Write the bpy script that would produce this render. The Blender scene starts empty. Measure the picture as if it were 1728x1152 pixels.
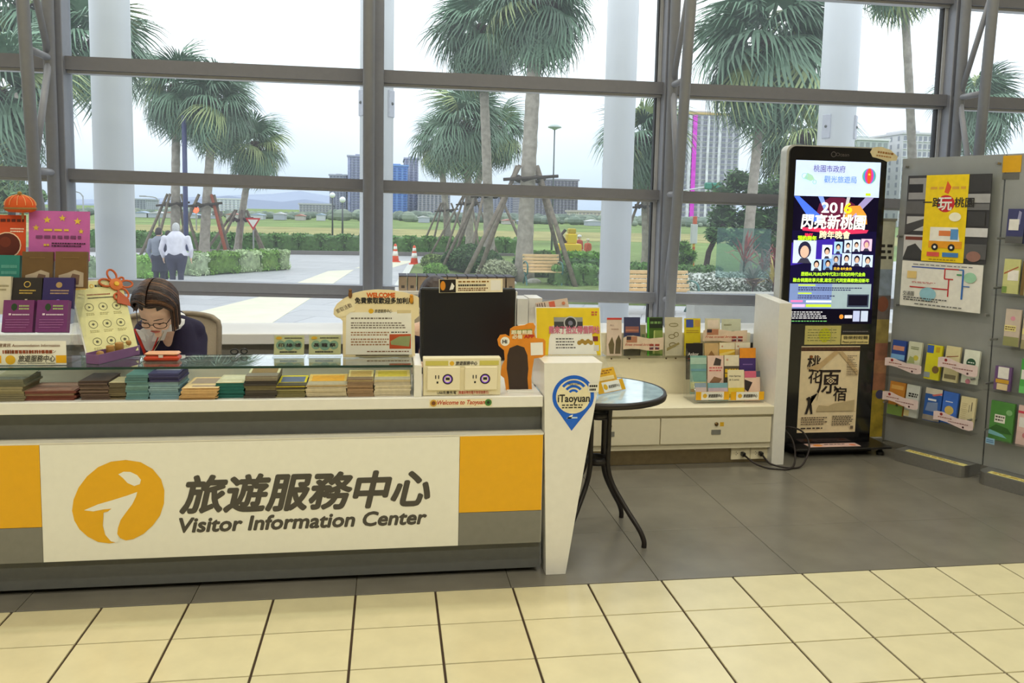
import bpy, bmesh, math, random
from mathutils import Vector, Matrix, noise
random.seed(7)
SC = bpy.context.scene
COL = SC.collection
PI = math.pi

# ------------------------------------------------------------------ camera
FPX, CPY = 1372.4, 492.8
YAW, PIT, ROL = .15032, .09696, .02077
EYE = Vector((0, 0, 1.45))
FW = Vector((math.sin(YAW)*math.cos(PIT), math.cos(YAW)*math.cos(PIT), -math.sin(PIT)))
_r = Vector((math.cos(YAW), -math.sin(YAW), 0)); _u = _r.cross(FW)
RT = _r*math.cos(ROL) + _u*math.sin(ROL); UP = RT.cross(FW)
cam = bpy.data.cameras.new('camera'); camo = bpy.data.objects.new('camera', cam); COL.objects.link(camo)
cam.sensor_width = 36; cam.sensor_fit = 'HORIZONTAL'; cam.lens = 36*FPX/1728
cam.shift_y = -(576-CPY)/1728; cam.clip_end = 20000; cam.clip_start = .05
M = Matrix((RT, UP, -FW)).transposed().to_4x4(); M.translation = EYE
camo.matrix_world = M; SC.camera = camo

# ------------------------------------------------------------------ sky, exposure, lamps
SC.view_settings.view_transform = 'Standard'; SC.view_settings.look = 'None'
SC.view_settings.exposure = 0.0; SC.view_settings.gamma = 1.0
SC.view_settings.use_curve_mapping = False
SC.cycles.max_bounces = 8; SC.cycles.transparent_max_bounces = 24; SC.cycles.sample_clamp_indirect = 6
SC.cycles.caustics_reflective = False; SC.cycles.caustics_refractive = False
world = bpy.data.worlds.new('overcast_sky'); SC.world = world; world.use_nodes = True
nt = world.node_tree; nt.nodes.clear()
wo = nt.nodes.new('ShaderNodeOutputWorld'); wb = nt.nodes.new('ShaderNodeBackground')
tc = nt.nodes.new('ShaderNodeTexCoord'); sp = nt.nodes.new('ShaderNodeSeparateXYZ')
rp = nt.nodes.new('ShaderNodeValToRGB'); nz = nt.nodes.new('ShaderNodeTexNoise'); mx = nt.nodes.new('ShaderNodeMix')
mx.data_type = 'RGBA'
nz.inputs['Scale'].default_value = 3.0; nz.inputs['Detail'].default_value = 5
rp.color_ramp.elements[0].position = 0.0; rp.color_ramp.elements[0].color = (.40, .46, .55, 1)
rp.color_ramp.elements[1].position = .22; rp.color_ramp.elements[1].color = (1.0, 1.0, 1.02, 1)
cr = nt.nodes.new('ShaderNodeValToRGB'); cr.color_ramp.elements[0].position = .35; cr.color_ramp.elements[1].position = .62
cr.color_ramp.elements[0].color = (.86, .92, 1.0, 1); cr.color_ramp.elements[1].color = (1, 1, 1, 1)
mx.blend_type = 'MULTIPLY'; mx.inputs['Factor'].default_value = .8
L = nt.links.new
L(tc.outputs['Generated'], sp.inputs[0]); L(sp.outputs['Z'], rp.inputs[0]); L(tc.outputs['Generated'], nz.inputs['Vector'])
L(nz.outputs['Fac'], cr.inputs[0]); L(rp.outputs[0], mx.inputs['A']); L(cr.outputs[0], mx.inputs['B'])
L(mx.outputs['Result'], wb.inputs['Color']); wb.inputs['Strength'].default_value = 1.9; L(wb.outputs[0], wo.inputs[0])

def strip_lamp(name, x, y, z, lx, ly, watts, color):
    l = bpy.data.lights.new(name, 'AREA'); l.shape = 'RECTANGLE'; l.size = lx; l.size_y = ly; l.energy = watts; l.color = color
    o = bpy.data.objects.new(name, l); COL.objects.link(o); o.location = (x, y, z); return o
WARM = (1.0, .95, .79)
for i, (yy, w) in enumerate(((4.65, 190), (.9, 180), (-2.6, 300))):       # the hall's ceiling strip lamps
    strip_lamp('ceiling_strip_lamp', .3, yy, 6.05, 11.0, .16, w, WARM)

# ------------------------------------------------------------------ pixel rays (1728x1152) to points at a stated depth
def ray(x, y): return FW + RT*((x-864)/FPX) - UP*((y-CPY)/FPX)
def at(x, y, Y): d = ray(x, y); return EYE + d*(Y/d.y)
def atz(x, y, Z): d = ray(x, y); return EYE + d*((Z-EYE.z)/d.z)
def onpl(x, y, P, n): d = ray(x, y); return EYE + d*((P-EYE).dot(n)/d.dot(n))

# ------------------------------------------------------------------ materials
def s2l(c):
    c = c/255.0
    return c/12.92 if c <= .04045 else ((c+.055)/1.055)**2.4
MATS = {}
def mat(rgb, rough=.55, metal=0, var=.06, scale=30, bump=0, emit=0, name=None, rnd=0, alpha=1, spec=.5, coat=0, trans=0):
    key = (tuple(rgb), rough, metal, var, scale, bump, emit, name, rnd, alpha, spec, coat, trans)
    if key in MATS: return MATS[key]
    m = bpy.data.materials.new(name or 'finish_%02x%02x%02x' % tuple(int(c) for c in rgb)); m.use_nodes = True
    nt = m.node_tree; b = nt.nodes['Principled BSDF']; base = [s2l(c) for c in rgb]
    b.inputs['Roughness'].default_value = rough; b.inputs['Metallic'].default_value = metal
    b.inputs['Specular IOR Level'].default_value = spec
    if coat: b.inputs['Coat Weight'].default_value = coat; b.inputs['Coat Roughness'].default_value = .08
    tcn = nt.nodes.new('ShaderNodeTexCoord'); n = nt.nodes.new('ShaderNodeTexNoise'); n.inputs['Scale'].default_value = scale
    n.inputs['Detail'].default_value = 3
    nt.links.new(tcn.outputs['Object'], n.inputs['Vector'])
    r = nt.nodes.new('ShaderNodeValToRGB'); r.color_ramp.elements[0].position = .3; r.color_ramp.elements[1].position = .7
    r.color_ramp.elements[0].color = [max(0, c*(1-var)) for c in base]+[1]
    r.color_ramp.elements[1].color = [min(1, c*(1+var)) for c in base]+[1]
    nt.links.new(n.outputs['Fac'], r.inputs[0]); out = r.outputs[0]
    if rnd:
        oi = nt.nodes.new('ShaderNodeObjectInfo'); h = nt.nodes.new('ShaderNodeHueSaturation')
        ml = nt.nodes.new('ShaderNodeMapRange'); ml.inputs['To Min'].default_value = 1-rnd; ml.inputs['To Max'].default_value = 1+rnd
        nt.links.new(oi.outputs['Random'], ml.inputs[0]); nt.links.new(ml.outputs[0], h.inputs['Value'])
        nt.links.new(out, h.inputs['Color']); out = h.outputs[0]
    nt.links.new(out, b.inputs['Base Color'])
    if emit:
        nt.links.new(out, b.inputs['Emission Color']); b.inputs['Emission Strength'].default_value = emit
    if bump:
        bp = nt.nodes.new('ShaderNodeBump'); bp.inputs['Strength'].default_value = bump; bp.inputs['Distance'].default_value = .01
        nt.links.new(n.outputs['Fac'], bp.inputs['Height']); nt.links.new(bp.outputs[0], b.inputs['Normal'])
    if alpha < 1: b.inputs['Alpha'].default_value = alpha
    if trans: b.inputs['Transmission Weight'].default_value = trans
    MATS[key] = m; return m
def sheet_glass(name, tint, ior=1.45, rough=.0, haze=0.0, hazecol=(1, 1, 1), power=4.5, gain=.8):
    m = bpy.data.materials.new(name); m.use_nodes = True; nt = m.node_tree; nt.nodes.clear()
    o = nt.nodes.new('ShaderNodeOutputMaterial'); lw = nt.nodes.new('ShaderNodeLayerWeight'); lw.inputs['Blend'].default_value = .5; pw_ = nt.nodes.new('ShaderNodeMath'); pw_.operation = 'POWER'; pw_.inputs[1].default_value = power; f = nt.nodes.new('ShaderNodeMath'); f.operation = 'MULTIPLY_ADD'; r0 = ((ior-1)/(ior+1))**2; f.inputs[1].default_value = gain; f.inputs[2].default_value = r0; nt.links.new(lw.outputs['Facing'], pw_.inputs[0]); nt.links.new(pw_.outputs[0], f.inputs[0])
    t = nt.nodes.new('ShaderNodeBsdfTransparent'); t.inputs['Color'].default_value = (*tint, 1)
    g = nt.nodes.new('ShaderNodeBsdfGlossy'); g.inputs['Roughness'].default_value = rough
    x = nt.nodes.new('ShaderNodeMixShader'); nt.links.new(f.outputs[0], x.inputs[0]); nt.links.new(g.outputs[0], x.inputs[2])
    if haze:
        d = nt.nodes.new('ShaderNodeBsdfTranslucent'); d.inputs['Color'].default_value = (*hazecol, 1); n = nt.nodes.new('ShaderNodeTexNoise')
        n.inputs['Scale'].default_value = 6; mr = nt.nodes.new('ShaderNodeMapRange'); mr.inputs['To Min'].default_value = haze*.6; mr.inputs['To Max'].default_value = haze*1.4
        tcn = nt.nodes.new('ShaderNodeTexCoord'); nt.links.new(tcn.outputs['Object'], n.inputs['Vector'])
        nt.links.new(n.outputs['Fac'], mr.inputs[0]); y = nt.nodes.new('ShaderNodeMixShader')
        nt.links.new(mr.outputs[0], y.inputs[0]); nt.links.new(t.outputs[0], y.inputs[1]); nt.links.new(d.outputs[0], y.inputs[2])
        nt.links.new(y.outputs[0], x.inputs[1])
    else: nt.links.new(t.outputs[0], x.inputs[1])
    nt.links.new(x.outputs[0], o.inputs[0]); return m

# ------------------------------------------------------------------ mesh collector
class MB:
    def __init__(s): s.v = []; s.f = []; s.mi = []; s.mats = []; s.cur = 0
    def use(s, m):
        if m not in s.mats: s.mats.append(m)
        s.cur = s.mats.index(m); return s
    def add(s, vs, fs):
        b = len(s.v); s.v += [tuple(v) for v in vs]
        for f in fs: s.f.append([b+i for i in f]); s.mi.append(s.cur)
        return s
    def box(s, x0, x1, y0, y1, z0, z1, M=None):
        vs = [Vector((x, y, z)) for x in (x0, x1) for y in (y0, y1) for z in (z0, z1)]
        if M: vs = [M @ v for v in vs]
        return s.add(vs, [(0, 1, 3, 2), (4, 6, 7, 5), (0, 4, 5, 1), (2, 3, 7, 6), (0, 2, 6, 4), (1, 5, 7, 3)])
    def cbox(s, x0, x1, y0, y1, z0, z1, c=.01, M=None):      # box with chamfered edges
        vs = []; 
        for X in (x0, x1):
            for Y in (y0, y1):
                for Z in (z0, z1):
                    sx = c if X == x0 else -c; sy = c if Y == y0 else -c; sz = c if Z == z0 else -c
                    vs += [Vector((X, Y+sy, Z+sz)), Vector((X+sx, Y, Z+sz)), Vector((X+sx, Y+sy, Z))]
        if M: vs = [M @ v for v in vs]
        b = bmesh.new(); bv = [b.verts.new(v) for v in vs]
        r = bmesh.ops.convex_hull(b, input=bv); b.verts.index_update()
        s.add([v.co for v in b.verts], [[v.index for v in f.verts] for f in b.faces]); b.free(); return s
    def prism(s, pts, t, M=None, z0=0.0):                    # outline in local xy, from z0 to z0+t
        n = len(pts); a = sum(pts[i][0]*pts[(i+1) % n][1]-pts[(i+1) % n][0]*pts[i][1] for i in range(n))
        if a < 0: pts = pts[::-1]
        vs = [Vector((p[0], p[1], z0)) for p in pts] + [Vector((p[0], p[1], z0+t)) for p in pts]
        if M: vs = [M @ v for v in vs]
        return s.add(vs, [list(range(n))[::-1], list(range(n, 2*n))] + [(i, (i+1) % n, n+(i+1) % n, n+i) for i in range(n)])
    def tube(s, pts, r, n=8, closed=False, flat=1.0):
        pts = [Vector(p) for p in pts]; k = len(pts); rs = r if isinstance(r, (list, tuple)) else [r]*k
        up = None; rings = []
        for i, p in enumerate(pts):
            if closed: d = pts[(i+1) % k]-pts[i-1]
            else: d = pts[min(i+1, k-1)]-pts[max(i-1, 0)]
            d = d.normalized() if d.length > 1e-9 else Vector((0, 0, 1))
            if up is None: up = Vector((0, 0, 1)) if abs(d.z) < .9 else Vector((1, 0, 0))
            a = d.cross(up)
            if a.length < 1e-6: a = d.orthogonal()
            a.normalize(); b = a.cross(d).normalized(); up = b
            rings.append([p+a*(math.cos(2*PI*j/n)*rs[i])+b*(math.sin(2*PI*j/n)*rs[i]*flat) for j in range(n)])
        vs = [v for q in rings for v in q]; fs = []
        for i in range(k if closed else k-1):
            i2 = (i+1) % k
            for j in range(n): fs.append((i*n+j, i*n+(j+1) % n, i2*n+(j+1) % n, i2*n+j))
        if not closed: fs += [list(range(n))[::-1], [(k-1)*n+j for j in range(n)]]
        return s.add(vs, fs)
    def lathe(s, prof, n=24, M=None):
        vs = []; k = len(prof); fs = []
        for r, z in prof:
            for j in range(n):
                v = Vector((r*math.cos(2*PI*j/n), r*math.sin(2*PI*j/n), z)); vs.append(M @ v if M else v)
        for i in range(k-1):
            for j in range(n): fs.append((i*n+j, i*n+(j+1) % n, (i+1)*n+(j+1) % n, (i+1)*n+j))
        fs += [list(range(n))[::-1], [(k-1)*n+j for j in range(n)]]
        return s.add(vs, fs)
    def ball(s, c, r, nu=16, nv=10, M=None):
        r = r if isinstance(r, (tuple, list)) else (r, r, r); c = Vector(c); vs = []; fs = []
        for i in range(nv+1):
            th = PI*i/nv
            for j in range(nu):
                v = Vector((r[0]*math.sin(th)*math.cos(2*PI*j/nu), r[1]*math.sin(th)*math.sin(2*PI*j/nu), r[2]*math.cos(th)))
                vs.append((M @ v if M else v)+c)
        for i in range(nv):
            for j in range(nu): fs.append((i*nu+j, (i+1)*nu+j, (i+1)*nu+(j+1) % nu, i*nu+(j+1) % nu))
        return s.add(vs, fs)
    def build(s, name, m=None, parent=None, smooth=False, bevel=0, world=False):
        me = bpy.data.meshes.new(name); me.from_pydata(s.v, [], s.f); me.update()
        for x in (s.mats or [m]): me.materials.append(x)
        if s.mats and len(s.mats) > 1: me.polygons.foreach_set('material_index', s.mi)
        if smooth: me.polygons.foreach_set('use_smooth', [True]*len(me.polygons))
        o = bpy.data.objects.new(name, me); COL.objects.link(o)
        if parent is not None:
            o.parent = parent
            if world: o.matrix_parent_inverse = parent.matrix_basis.inverted()
        if bevel:
            b = o.modifiers.new('edge', 'BEVEL'); b.width = bevel; b.segments = 2; b.limit_method = 'ANGLE'; b.angle_limit = math.radians(50)
        return o
def tag(o, label=None, cat=None, group=None, kind=None):
    if label: o['label'] = label
    if cat: o['category'] = cat
    if group: o['group'] = group
    if kind: o['kind'] = kind
    return o
def thing(name, label, cat, loc=(0, 0, 0), rz=0, group=None, kind=None):
    o = bpy.data.objects.new(name, None); COL.objects.link(o); o.empty_display_size = .05
    o.location = loc; o.rotation_euler = (0, 0, rz); return tag(o, label, cat, group, kind)
def copy_obj(o, parent=None):
    c = o.copy(); COL.objects.link(c)
    if parent is not None: c.parent = parent
    return c

# ------------------------------------------------------------------ flat cards: origin bottom-left, axes u (right) and v (up), normal towards the viewer
class Card:
    def __init__(s, O, U, V, w=None, h=None):
        s.O = Vector(O); U = Vector(U); V = Vector(V); s.w = w or U.length; s.h = h or V.length
        s.U = U.normalized(); s.N = s.U.cross(V).normalized(); s.V = s.N.cross(s.U).normalized()
    def M(s, u=0, v=0, d=0):                                  # u, v as fractions of the card, d metres proud
        m = Matrix((s.U, s.V, s.N)).transposed().to_4x4(); m.translation = s.O+s.U*(u*s.w)+s.V*(v*s.h)+s.N*d; return m
    def P(s, u, v, d=0): return s.O+s.U*(u*s.w)+s.V*(v*s.h)+s.N*d
    def slab(s, mb, t): return mb.prism([(0, 0), (s.w, 0), (s.w, s.h), (0, s.h)], t, s.M(0, 0, -t))
    def rect(s, mb, m, u0, v0, u1, v1, d=.0004):
        mb.use(m); return mb.prism([(0, 0), ((u1-u0)*s.w, 0), ((u1-u0)*s.w, (v1-v0)*s.h), (0, (v1-v0)*s.h)], .0004, s.M(u0, v0, d))
    def poly(s, mb, m, pts, d=.0006, t=.0004):
        mb.use(m); return mb.prism([(u*s.w, v*s.h) for u, v in pts], t, s.M(0, 0, d))
    def disc(s, mb, m, u, v, r, d=.0006, n=20, ry=None, t=.0004):   # r as metres
        mb.use(m); return mb.prism([(r*math.cos(2*PI*i/n), (ry or r)*math.sin(2*PI*i/n)) for i in range(n)], t, s.M(u, v, d))
    def ring(s, mb, m, u, v, r, w, d=.0006, n=20, ry=None):
        ry = ry or r; mb.use(m)
        for i in range(n):
            a, b = 2*PI*i/n, 2*PI*(i+1)/n
            mb.prism([(r*math.cos(a), ry*math.sin(a)), (r*math.cos(b), ry*math.sin(b)), ((r-w)*math.cos(b), (ry-w)*math.sin(b)), ((r-w)*math.cos(a), (ry-w)*math.sin(a))], .0004, s.M(u, v, d))
    def rows(s, mb, m, u0, v0, u1, v1, n, fill=.5, seed=1, d=.0006, word=.03, ragged=.25):      # rows of print too small to read
        R = random.Random(seed); dv = (v1-v0)/n
        for i in range(n):
            va = v1-(i+1)*dv+dv*(1-fill)/2; vb = va+dv*fill; u = u0; end = u1-(R.random()*ragged*(u1-u0))
            while u < end:
                ww = word*(.5+R.random()); s.rect(mb, m, u, va, min(u+ww, u1), vb, d); u += ww+word*.35
TEXTS = []
def text(body, size, m, M, parent, name='lettering', align='LEFT', bold=0, shear=0, width=None, d=.0008, space=1.0, extrude=.0002):
    c = bpy.data.curves.new(name, 'FONT'); c.body = body; c.size = size; c.align_x = align; c.shear = shear
    c.space_character = space; c.extrude = extrude; c.resolution_u = 3; c.materials.append(m)
    o = bpy.data.objects.new(name, c); COL.objects.link(o); TEXTS.append((o, parent, M @ Matrix.Translation((0, 0, d)), width, bold)); return o
def finish_text():
    bpy.context.view_layer.update(); dg = bpy.context.evaluated_depsgraph_get()
    for o, parent, M, width, bold in TEXTS:
        me = bpy.data.meshes.new_from_object(o.evaluated_get(dg)); nm = o.name.split('.')[0]
        if width and len(me.vertices):
            xs = [v.co.x for v in me.vertices]; k = width/max(1e-6, max(xs)-min(xs)); x0 = min(xs) if o.data.align_x == 'LEFT' else 0
            me.transform(Matrix.Diagonal((k, 1, 1, 1)) @ Matrix.Translation((-x0, 0, 0)))
        if bold and len(me.vertices):                         # heavier strokes: the glyphs laid several times, a hair apart
            V0 = [v.co.copy() for v in me.vertices]; P0_ = [list(f.vertices) for f in me.polygons]; k = len(V0); mm = me.materials[0]; vs = []; fs = []
            for j in range(9):
                a = 2*PI*j/8; r = bold if j < 8 else 0; sft = Vector((r*math.cos(a), r*math.sin(a), .00002*j)); vs += [v+sft for v in V0]; fs += [[q+j*k for q in f] for f in P0_]
            me = bpy.data.meshes.new(nm); me.from_pydata(vs, [], fs); me.materials.append(mm)
        bpy.data.objects.remove(o); n = bpy.data.objects.new(nm, me); COL.objects.link(n)
        n.parent = parent; n.matrix_parent_inverse = parent.matrix_world.inverted(); n.matrix_basis = M
def zz(x0, y0, s, pts): return [(x0+u*s, y0+v*s) for u, v in pts]

WHITE = mat((236, 234, 228), .35, var=.02, name='white_laminate', coat=.2)
CREAMW = mat((232, 228, 214), .4, var=.02, name='cream_laminate')
DKGREY = mat((96, 98, 98), .5, var=.05, name='dark_grey_laminate')
MIDGREY = mat((128, 127, 120), .5, var=.04, name='mid_grey_film')
YELLOW = mat((238, 178, 18), .35, var=.02, name='golden_yellow_film')
INK = mat((42, 40, 38), .6, name='dark_ink'); BLACK = mat((14, 14, 17), .35, name='black_gloss', coat=.3)
PAPER = mat((240, 238, 230), .7, var=.02, name='white_paper'); CREAM = mat((240, 230, 198), .7, var=.02, name='cream_paper')
RED = mat((200, 40, 36), .6); GOLD = mat((226, 178, 40), .5); STEEL = mat((168, 168, 166), .32, metal=.85, var=.05, scale=60, name='brushed_steel')
ALU = mat((142, 145, 156), .45, metal=.3, var=.03, name='grey_aluminium'); ALUB = mat((126, 127, 136), .5, metal=.25, var=.03, name='bronze_grey_aluminium')
PAINTED = mat((148, 151, 161), .42, var=.03, name='grey_painted_steel')
LTALU = mat((196, 198, 204), .4, metal=.3, var=.03, name='pale_aluminium')
ACRYL = sheet_glass('clear_acrylic', (.985, .99, .99), 1.22, .02, .012)
PANE = sheet_glass('window_glass', (.95, .98, .975), 1.33, 0, .035, (.9, .95, 1))
# ================================================================== the room
TILE = mat((215, 206, 168), .24, var=.05, scale=9, name='cream_floor_tile', rnd=.035)
SLATE = mat((116, 112, 102), .27, var=.10, scale=5, name='dark_stone_tile', rnd=.03, bump=.02)
GROUT = mat((62, 44, 28), .8, var=.2, name='brown_grout')
fl = MB().box(-9, 9, -8, 5.4, -.12, -.006).build('floor', GROUT); tag(fl, kind='structure')
TX0, TPX, TPY = -1.322, .3006, .2545
def shared(mesh_obj, name, loc, parent):
    o = bpy.data.objects.new(name, mesh_obj.data); COL.objects.link(o); o.parent = parent; o.location = loc; return o
t0 = MB().cbox(-TPX/2+.0042, TPX/2-.0042, -TPY/2+.0027, TPY/2-.0027, -.02, 0, .0012).build('tile', TILE, fl)
first = True; far = MB()
for i in range(-28, 36):
    for j in range(0, 43):
        x = TX0+(i+.5)*TPX; y = 3.002-(j+.5)*TPY
        if x < -9 or x > 9: continue
        if -5 <= i <= 16 and j < 7:
            if first: t0.location = (x, y, 0); first = False
            else: shared(t0, 'tile', (x, y, 0), fl)
        else: far.box(x-TPX/2+.004, x+TPX/2-.004, y-TPY/2+.0016, y+TPY/2-.0016, -.02, 0)
tag(far.build('tile_field', TILE, fl), kind='stuff')
ys = [3.004, 3.505, 4.09, 4.68, 5.27]; s0 = {}
for k in range(4):
    a, b = ys[k], ys[k+1]
    for i in range(-9, 9):
        xa = -.12+i*.596
        if k not in s0:
            s0[k] = MB().cbox(-.298+.0012, .298-.0012, a+.0012, b-.0012, -.02, 0, .0008).build('stone_tile', SLATE, fl); s0[k].location = (xa+.298, 0, 0)
        else: shared(s0[k], 'stone_tile', (xa+.298, 0, 0), fl)
edge = MB()
for x0, x1 in ((-9, -.12-9*.596), (-.12+9*.596, 9)): edge.box(x0, x1, 3.005, 5.3, -.02, 0)
edge.build('stone_border', SLATE, fl)
CEIL = mat((205, 203, 196), .8, var=.02, name='ceiling_board'); WALLM = mat((178, 174, 165), .75, var=.03, name='hall_wall_paint')
tag(MB().box(-9, 9, -8, 5.4, 6.15, 6.3).build('ceiling', CEIL), kind='structure')
tag(MB().box(-9, 9, -8.2, -8, 0, 6.15).build('wall_back', WALLM), kind='structure')
tag(MB().box(-9.2, -9, -8, 5.4, 0, 6.15).build('wall_left', WALLM), kind='structure')
tag(MB().box(9, 9.2, -8, 5.4, 0, 6.15).build('wall_right', WALLM), kind='structure')
# low wall and white ledge under the glazing
tag(MB().box(-9, 9, 4.86, 5.42, 0, .665).build('wall_front', mat((150, 148, 142), .6, name='grey_wall_panel')), kind='structure')
tag(MB().cbox(-9, 9, 4.80, 5.27, .665, .728, .004).build('trim_1', mat((236, 236, 236), .4, var=.01, name='white_ledge')), kind='structure')

# ------------------------------------------------------------------ glazed wall in five bays
GY = 5.3
MULX = [-5.65, -3.79, -1.936, -.076, 1.805, 3.856, 5.9, 8.9]
def tz(k, x):   # top height of each transom
    return {0: .966-.018*x, 1: 1.640-.0105*x, 2: 2.322+.002*x, 3: 3.02, 4: 3.72, 5: 4.45, 6: 5.2, 7: 6.0}[k]
DARKGASKET = mat((36, 36, 40), .6, name='black_gasket')
for n in range(len(MULX)-1):
    xa, xb = MULX[n]+.034, MULX[n+1]-.034
    w = thing('window_%d' % (n+1), None, None, (MULX[n], GY, 0), kind='structure')
    OX = -MULX[n]
    # mullion on the right edge of the bay
    mu = MB().cbox(MULX[n+1]+OX-.034, MULX[n+1]+OX+.034, -.09, .06, 0.72, 6.15, .004).build('mullion', ALU, w)
    MB().box(MULX[n+1]+OX-.056, MULX[n+1]+OX-.0345, -.005, .055, 0.72, 6.15).build('glazing_bead', LTALU, mu)
    MB().box(MULX[n+1]+OX-.0625, MULX[n+1]+OX-.0565, .006, .05, 0.72, 6.15).build('gasket', DARKGASKET, mu)
    prev = .728
    for k in range(8):
        th = (.062, .064, .078, .078, .08, .08, .08, .1)[k]
        za, zb = tz(k, xa), tz(k, xb)
        if k == 0 and 1 <= n <= 2:
            MB().prism([(xa+OX, za-.086), (xb+OX, zb-.086), (xb+OX, zb-.05), (xa+OX, za-.05)], .07, Matrix(((1, 0, 0, 0), (0, 0, -1, .02), (0, 1, 0, 0), (0, 0, 0, 1)))).build('lower_rail', ALUB, w)
        t = MB().prism([(xa+OX, za-th), (xb+OX, zb-th), (xb+OX, zb), (xa+OX, za)], .1, Matrix(((1, 0, 0, 0), (0, 0, -1, .045), (0, 1, 0, 0), (0, 0, 0, 1)))).build('transom', ALU if k == 0 else ALUB, w)
        MB().prism([(xa+OX, za-th-.016), (xb+OX, zb-th-.016), (xb+OX, zb-th), (xa+OX, za-th)], .06, Matrix(((1, 0, 0, 0), (0, 0, -1, .04), (0, 1, 0, 0), (0, 0, 0, 1)))).build('bead', LTALU, t)
        # pane below this transom
        p0, p1 = (prev if k == 0 else tz(k-1, xa)), (prev if k == 0 else tz(k-1, xb))
        MB().prism([(xa+OX-.01, p0-.01), (xb+OX+.01, p1-.01), (xb+OX+.01, zb-th+.01), (xa+OX-.01, za-th+.01)], .008, Matrix(((1, 0, 0, 0), (0, 0, -1, .034), (0, 1, 0, 0), (0, 0, 0, 1)))).build('pane', PANE, w)
# ------------------------------------------------------------------ tubular truss posts inside the glazing
TR = [(-1.958, 'leftmost tubular steel truss post, beside the purple poster stand'), (-.128, 'tubular steel truss post behind the welcome board'),
      (1.808, 'tubular steel truss post behind the green brochure shelf'), (3.86, 'tubular steel truss post behind the grey display panels')]
for q, (x, lab) in enumerate(TR):
    t = thing('truss_post', lab, 'post', (x, 5.17, .728), group='truss posts along the glazing')
    zt = 6.15-.728
    def d(z): return {0: .31, 1: .24, 2: .24, 3: .24}[q]+{0: .075, 1: .06, 2: .085, 3: .03}[q]*((z+.728)-2.3)
    MB().tube([(0, 0, 0), (0, 0, zt)], .033, 14).build('rear_chord', PAINTED, t, True)
    MB().tube([(0, -max(.05, d(0)), 0), (0, -d(zt), zt)], .033, 14).build('front_chord', PAINTED, t, True)
    zs = [tz(k, x)-.03-.728 for k in range(8)]
    for k in range(0, 8):
        z = zs[k]
        if q == 1 and k == 0: continue
        MB().tube([(0, .09, z), (0, -d(z), z)], .02, 10).build('strut', PAINTED, t, True)
    for k in range(7):
        a, b = (zs[k], zs[k+1])
        p = [(0, 0, a), (0, -d(b), b)] if k % 2 == 0 else [(0, -d(a), a), (0, 0, b)]
        if q == 0 or q == 3: p = [(0, -d(a), a), (0, 0, b)] if k % 2 == 1 else [(0, 0, a), (0, -d(b), b)]
        MB().tube(p, .019, 10).build('diagonal', PAINTED, t, True)
# thin translucent grey rectangle just inside the glass beside the kiosk
c = [at(1211, 384, 5.29), at(1302, 386, 5.29), at(1298, 470, 5.29), at(1207, 468, 5.29)]
fr = MB().add([v+Vector((0, dy, 0)) for dy in (.0, .002) for v in c], [(3, 2, 1, 0), (4, 5, 6, 7), (0, 1, 5, 4), (2, 3, 7, 6), (1, 2, 6, 5), (3, 0, 4, 7)])
tag(fr.build('translucent_sheet', sheet_glass('translucent_grey', (.74, .82, .80), 1.3, .1, .12, (.6, .72, .72))), 'translucent grey film square on the pane beside the kiosk', 'overlay')
# ================================================================== reception counter
CF = 3.10
FRONT = Card((0, CF, 0), (1, 0, 0), (0, 0, 1), 1, 1)          # front plane, u = X and v = Z in metres
ctr = thing('reception_counter', 'long white and grey reception counter with yellow corner panels and large lettering', 'counter', (-.49, 3.4, 0))
def cpart(mb, name, m, bevel=0, parent=None): 
    o = mb.build(name, m, parent or ctr, bevel=bevel)
    if parent is None: o.matrix_parent_inverse = Matrix.Translation((.49, -3.4, 0))
    return o
cpart(MB().box(-1.59, .61, CF+.012, CF+.3, .135, .582), 'body', CREAMW)
cpart(MB().box(-1.252, .275, CF, CF+.011, .136, .580), 'sign_panel', mat((242, 241, 232), .3, var=.015, name='white_sign_panel', coat=.3), .001)
for x0, x1 in ((-1.59, -1.2535), (.2765, .606)):
    cpart(MB().box(x0, x1, CF, CF+.011, .270, .578), 'yellow_panel', YELLOW, .001)
    cpart(MB().box(x0, x1, CF, CF+.011, .136, .2685), 'grey_panel', MIDGREY, .001)
cpart(MB().box(-1.59, .61, CF+.03, CF+.3, .02, .135), 'plinth', DKGREY)
cpart(MB().box(-1.60, .606, CF+.06, CF+.3, .582, .690), 'recess', DKGREY)
cpart(MB().box(-1.59, .61, CF, CF+.06, .578, .584), 'panel_cap', CREAMW)
cpart(MB().cbox(-1.60, .603, CF, CF+.30, .690, .735, .003), 'shelf', WHITE)
cpart(MB().box(-1.60, .094, CF+.265, CF+.285, .735, .852), 'shelf_back', CREAMW)
cpart(MB().cbox(.0955, .125, CF+.002, CF+.26, .735, .862, .002), 'divider', WHITE)
cpart(MB().box(-1.60, .603, CF+.301, CF+.68, .66, .690), 'desk_top', WHITE)
cpart(MB().box(-1.60, -1.57, CF+.285, CF+.70, 0, .66), 'desk_side', WHITE)
cpart(MB().box(.57, .60, CF+.285, CF+.70, 0, .66), 'desk_side', WHITE)
for s in (1, -1):        # tapered end gables, mirrored at the two ends
    X = (lambda v: v) if s == 1 else (lambda v: -.98-v)
    pts = [(X(.631), .001), (X(.712), .001), (X(.819), .735), (X(.607), .735)]
    XZm = lambda dpt: Matrix(((1, 0, 0, 0), (0, 0, -1, CF-.004+dpt), (0, 1, 0, 0), (0, 0, 0, 1)))
    cpart(MB().prism(pts, .11, XZm(.11)), 'end_gable', WHITE); cpart(MB().prism([(X(.607), .735), (X(.819), .735), (X(.838), .866), (X(.603), .866)], .27, XZm(.27)), 'end_block', WHITE)
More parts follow.
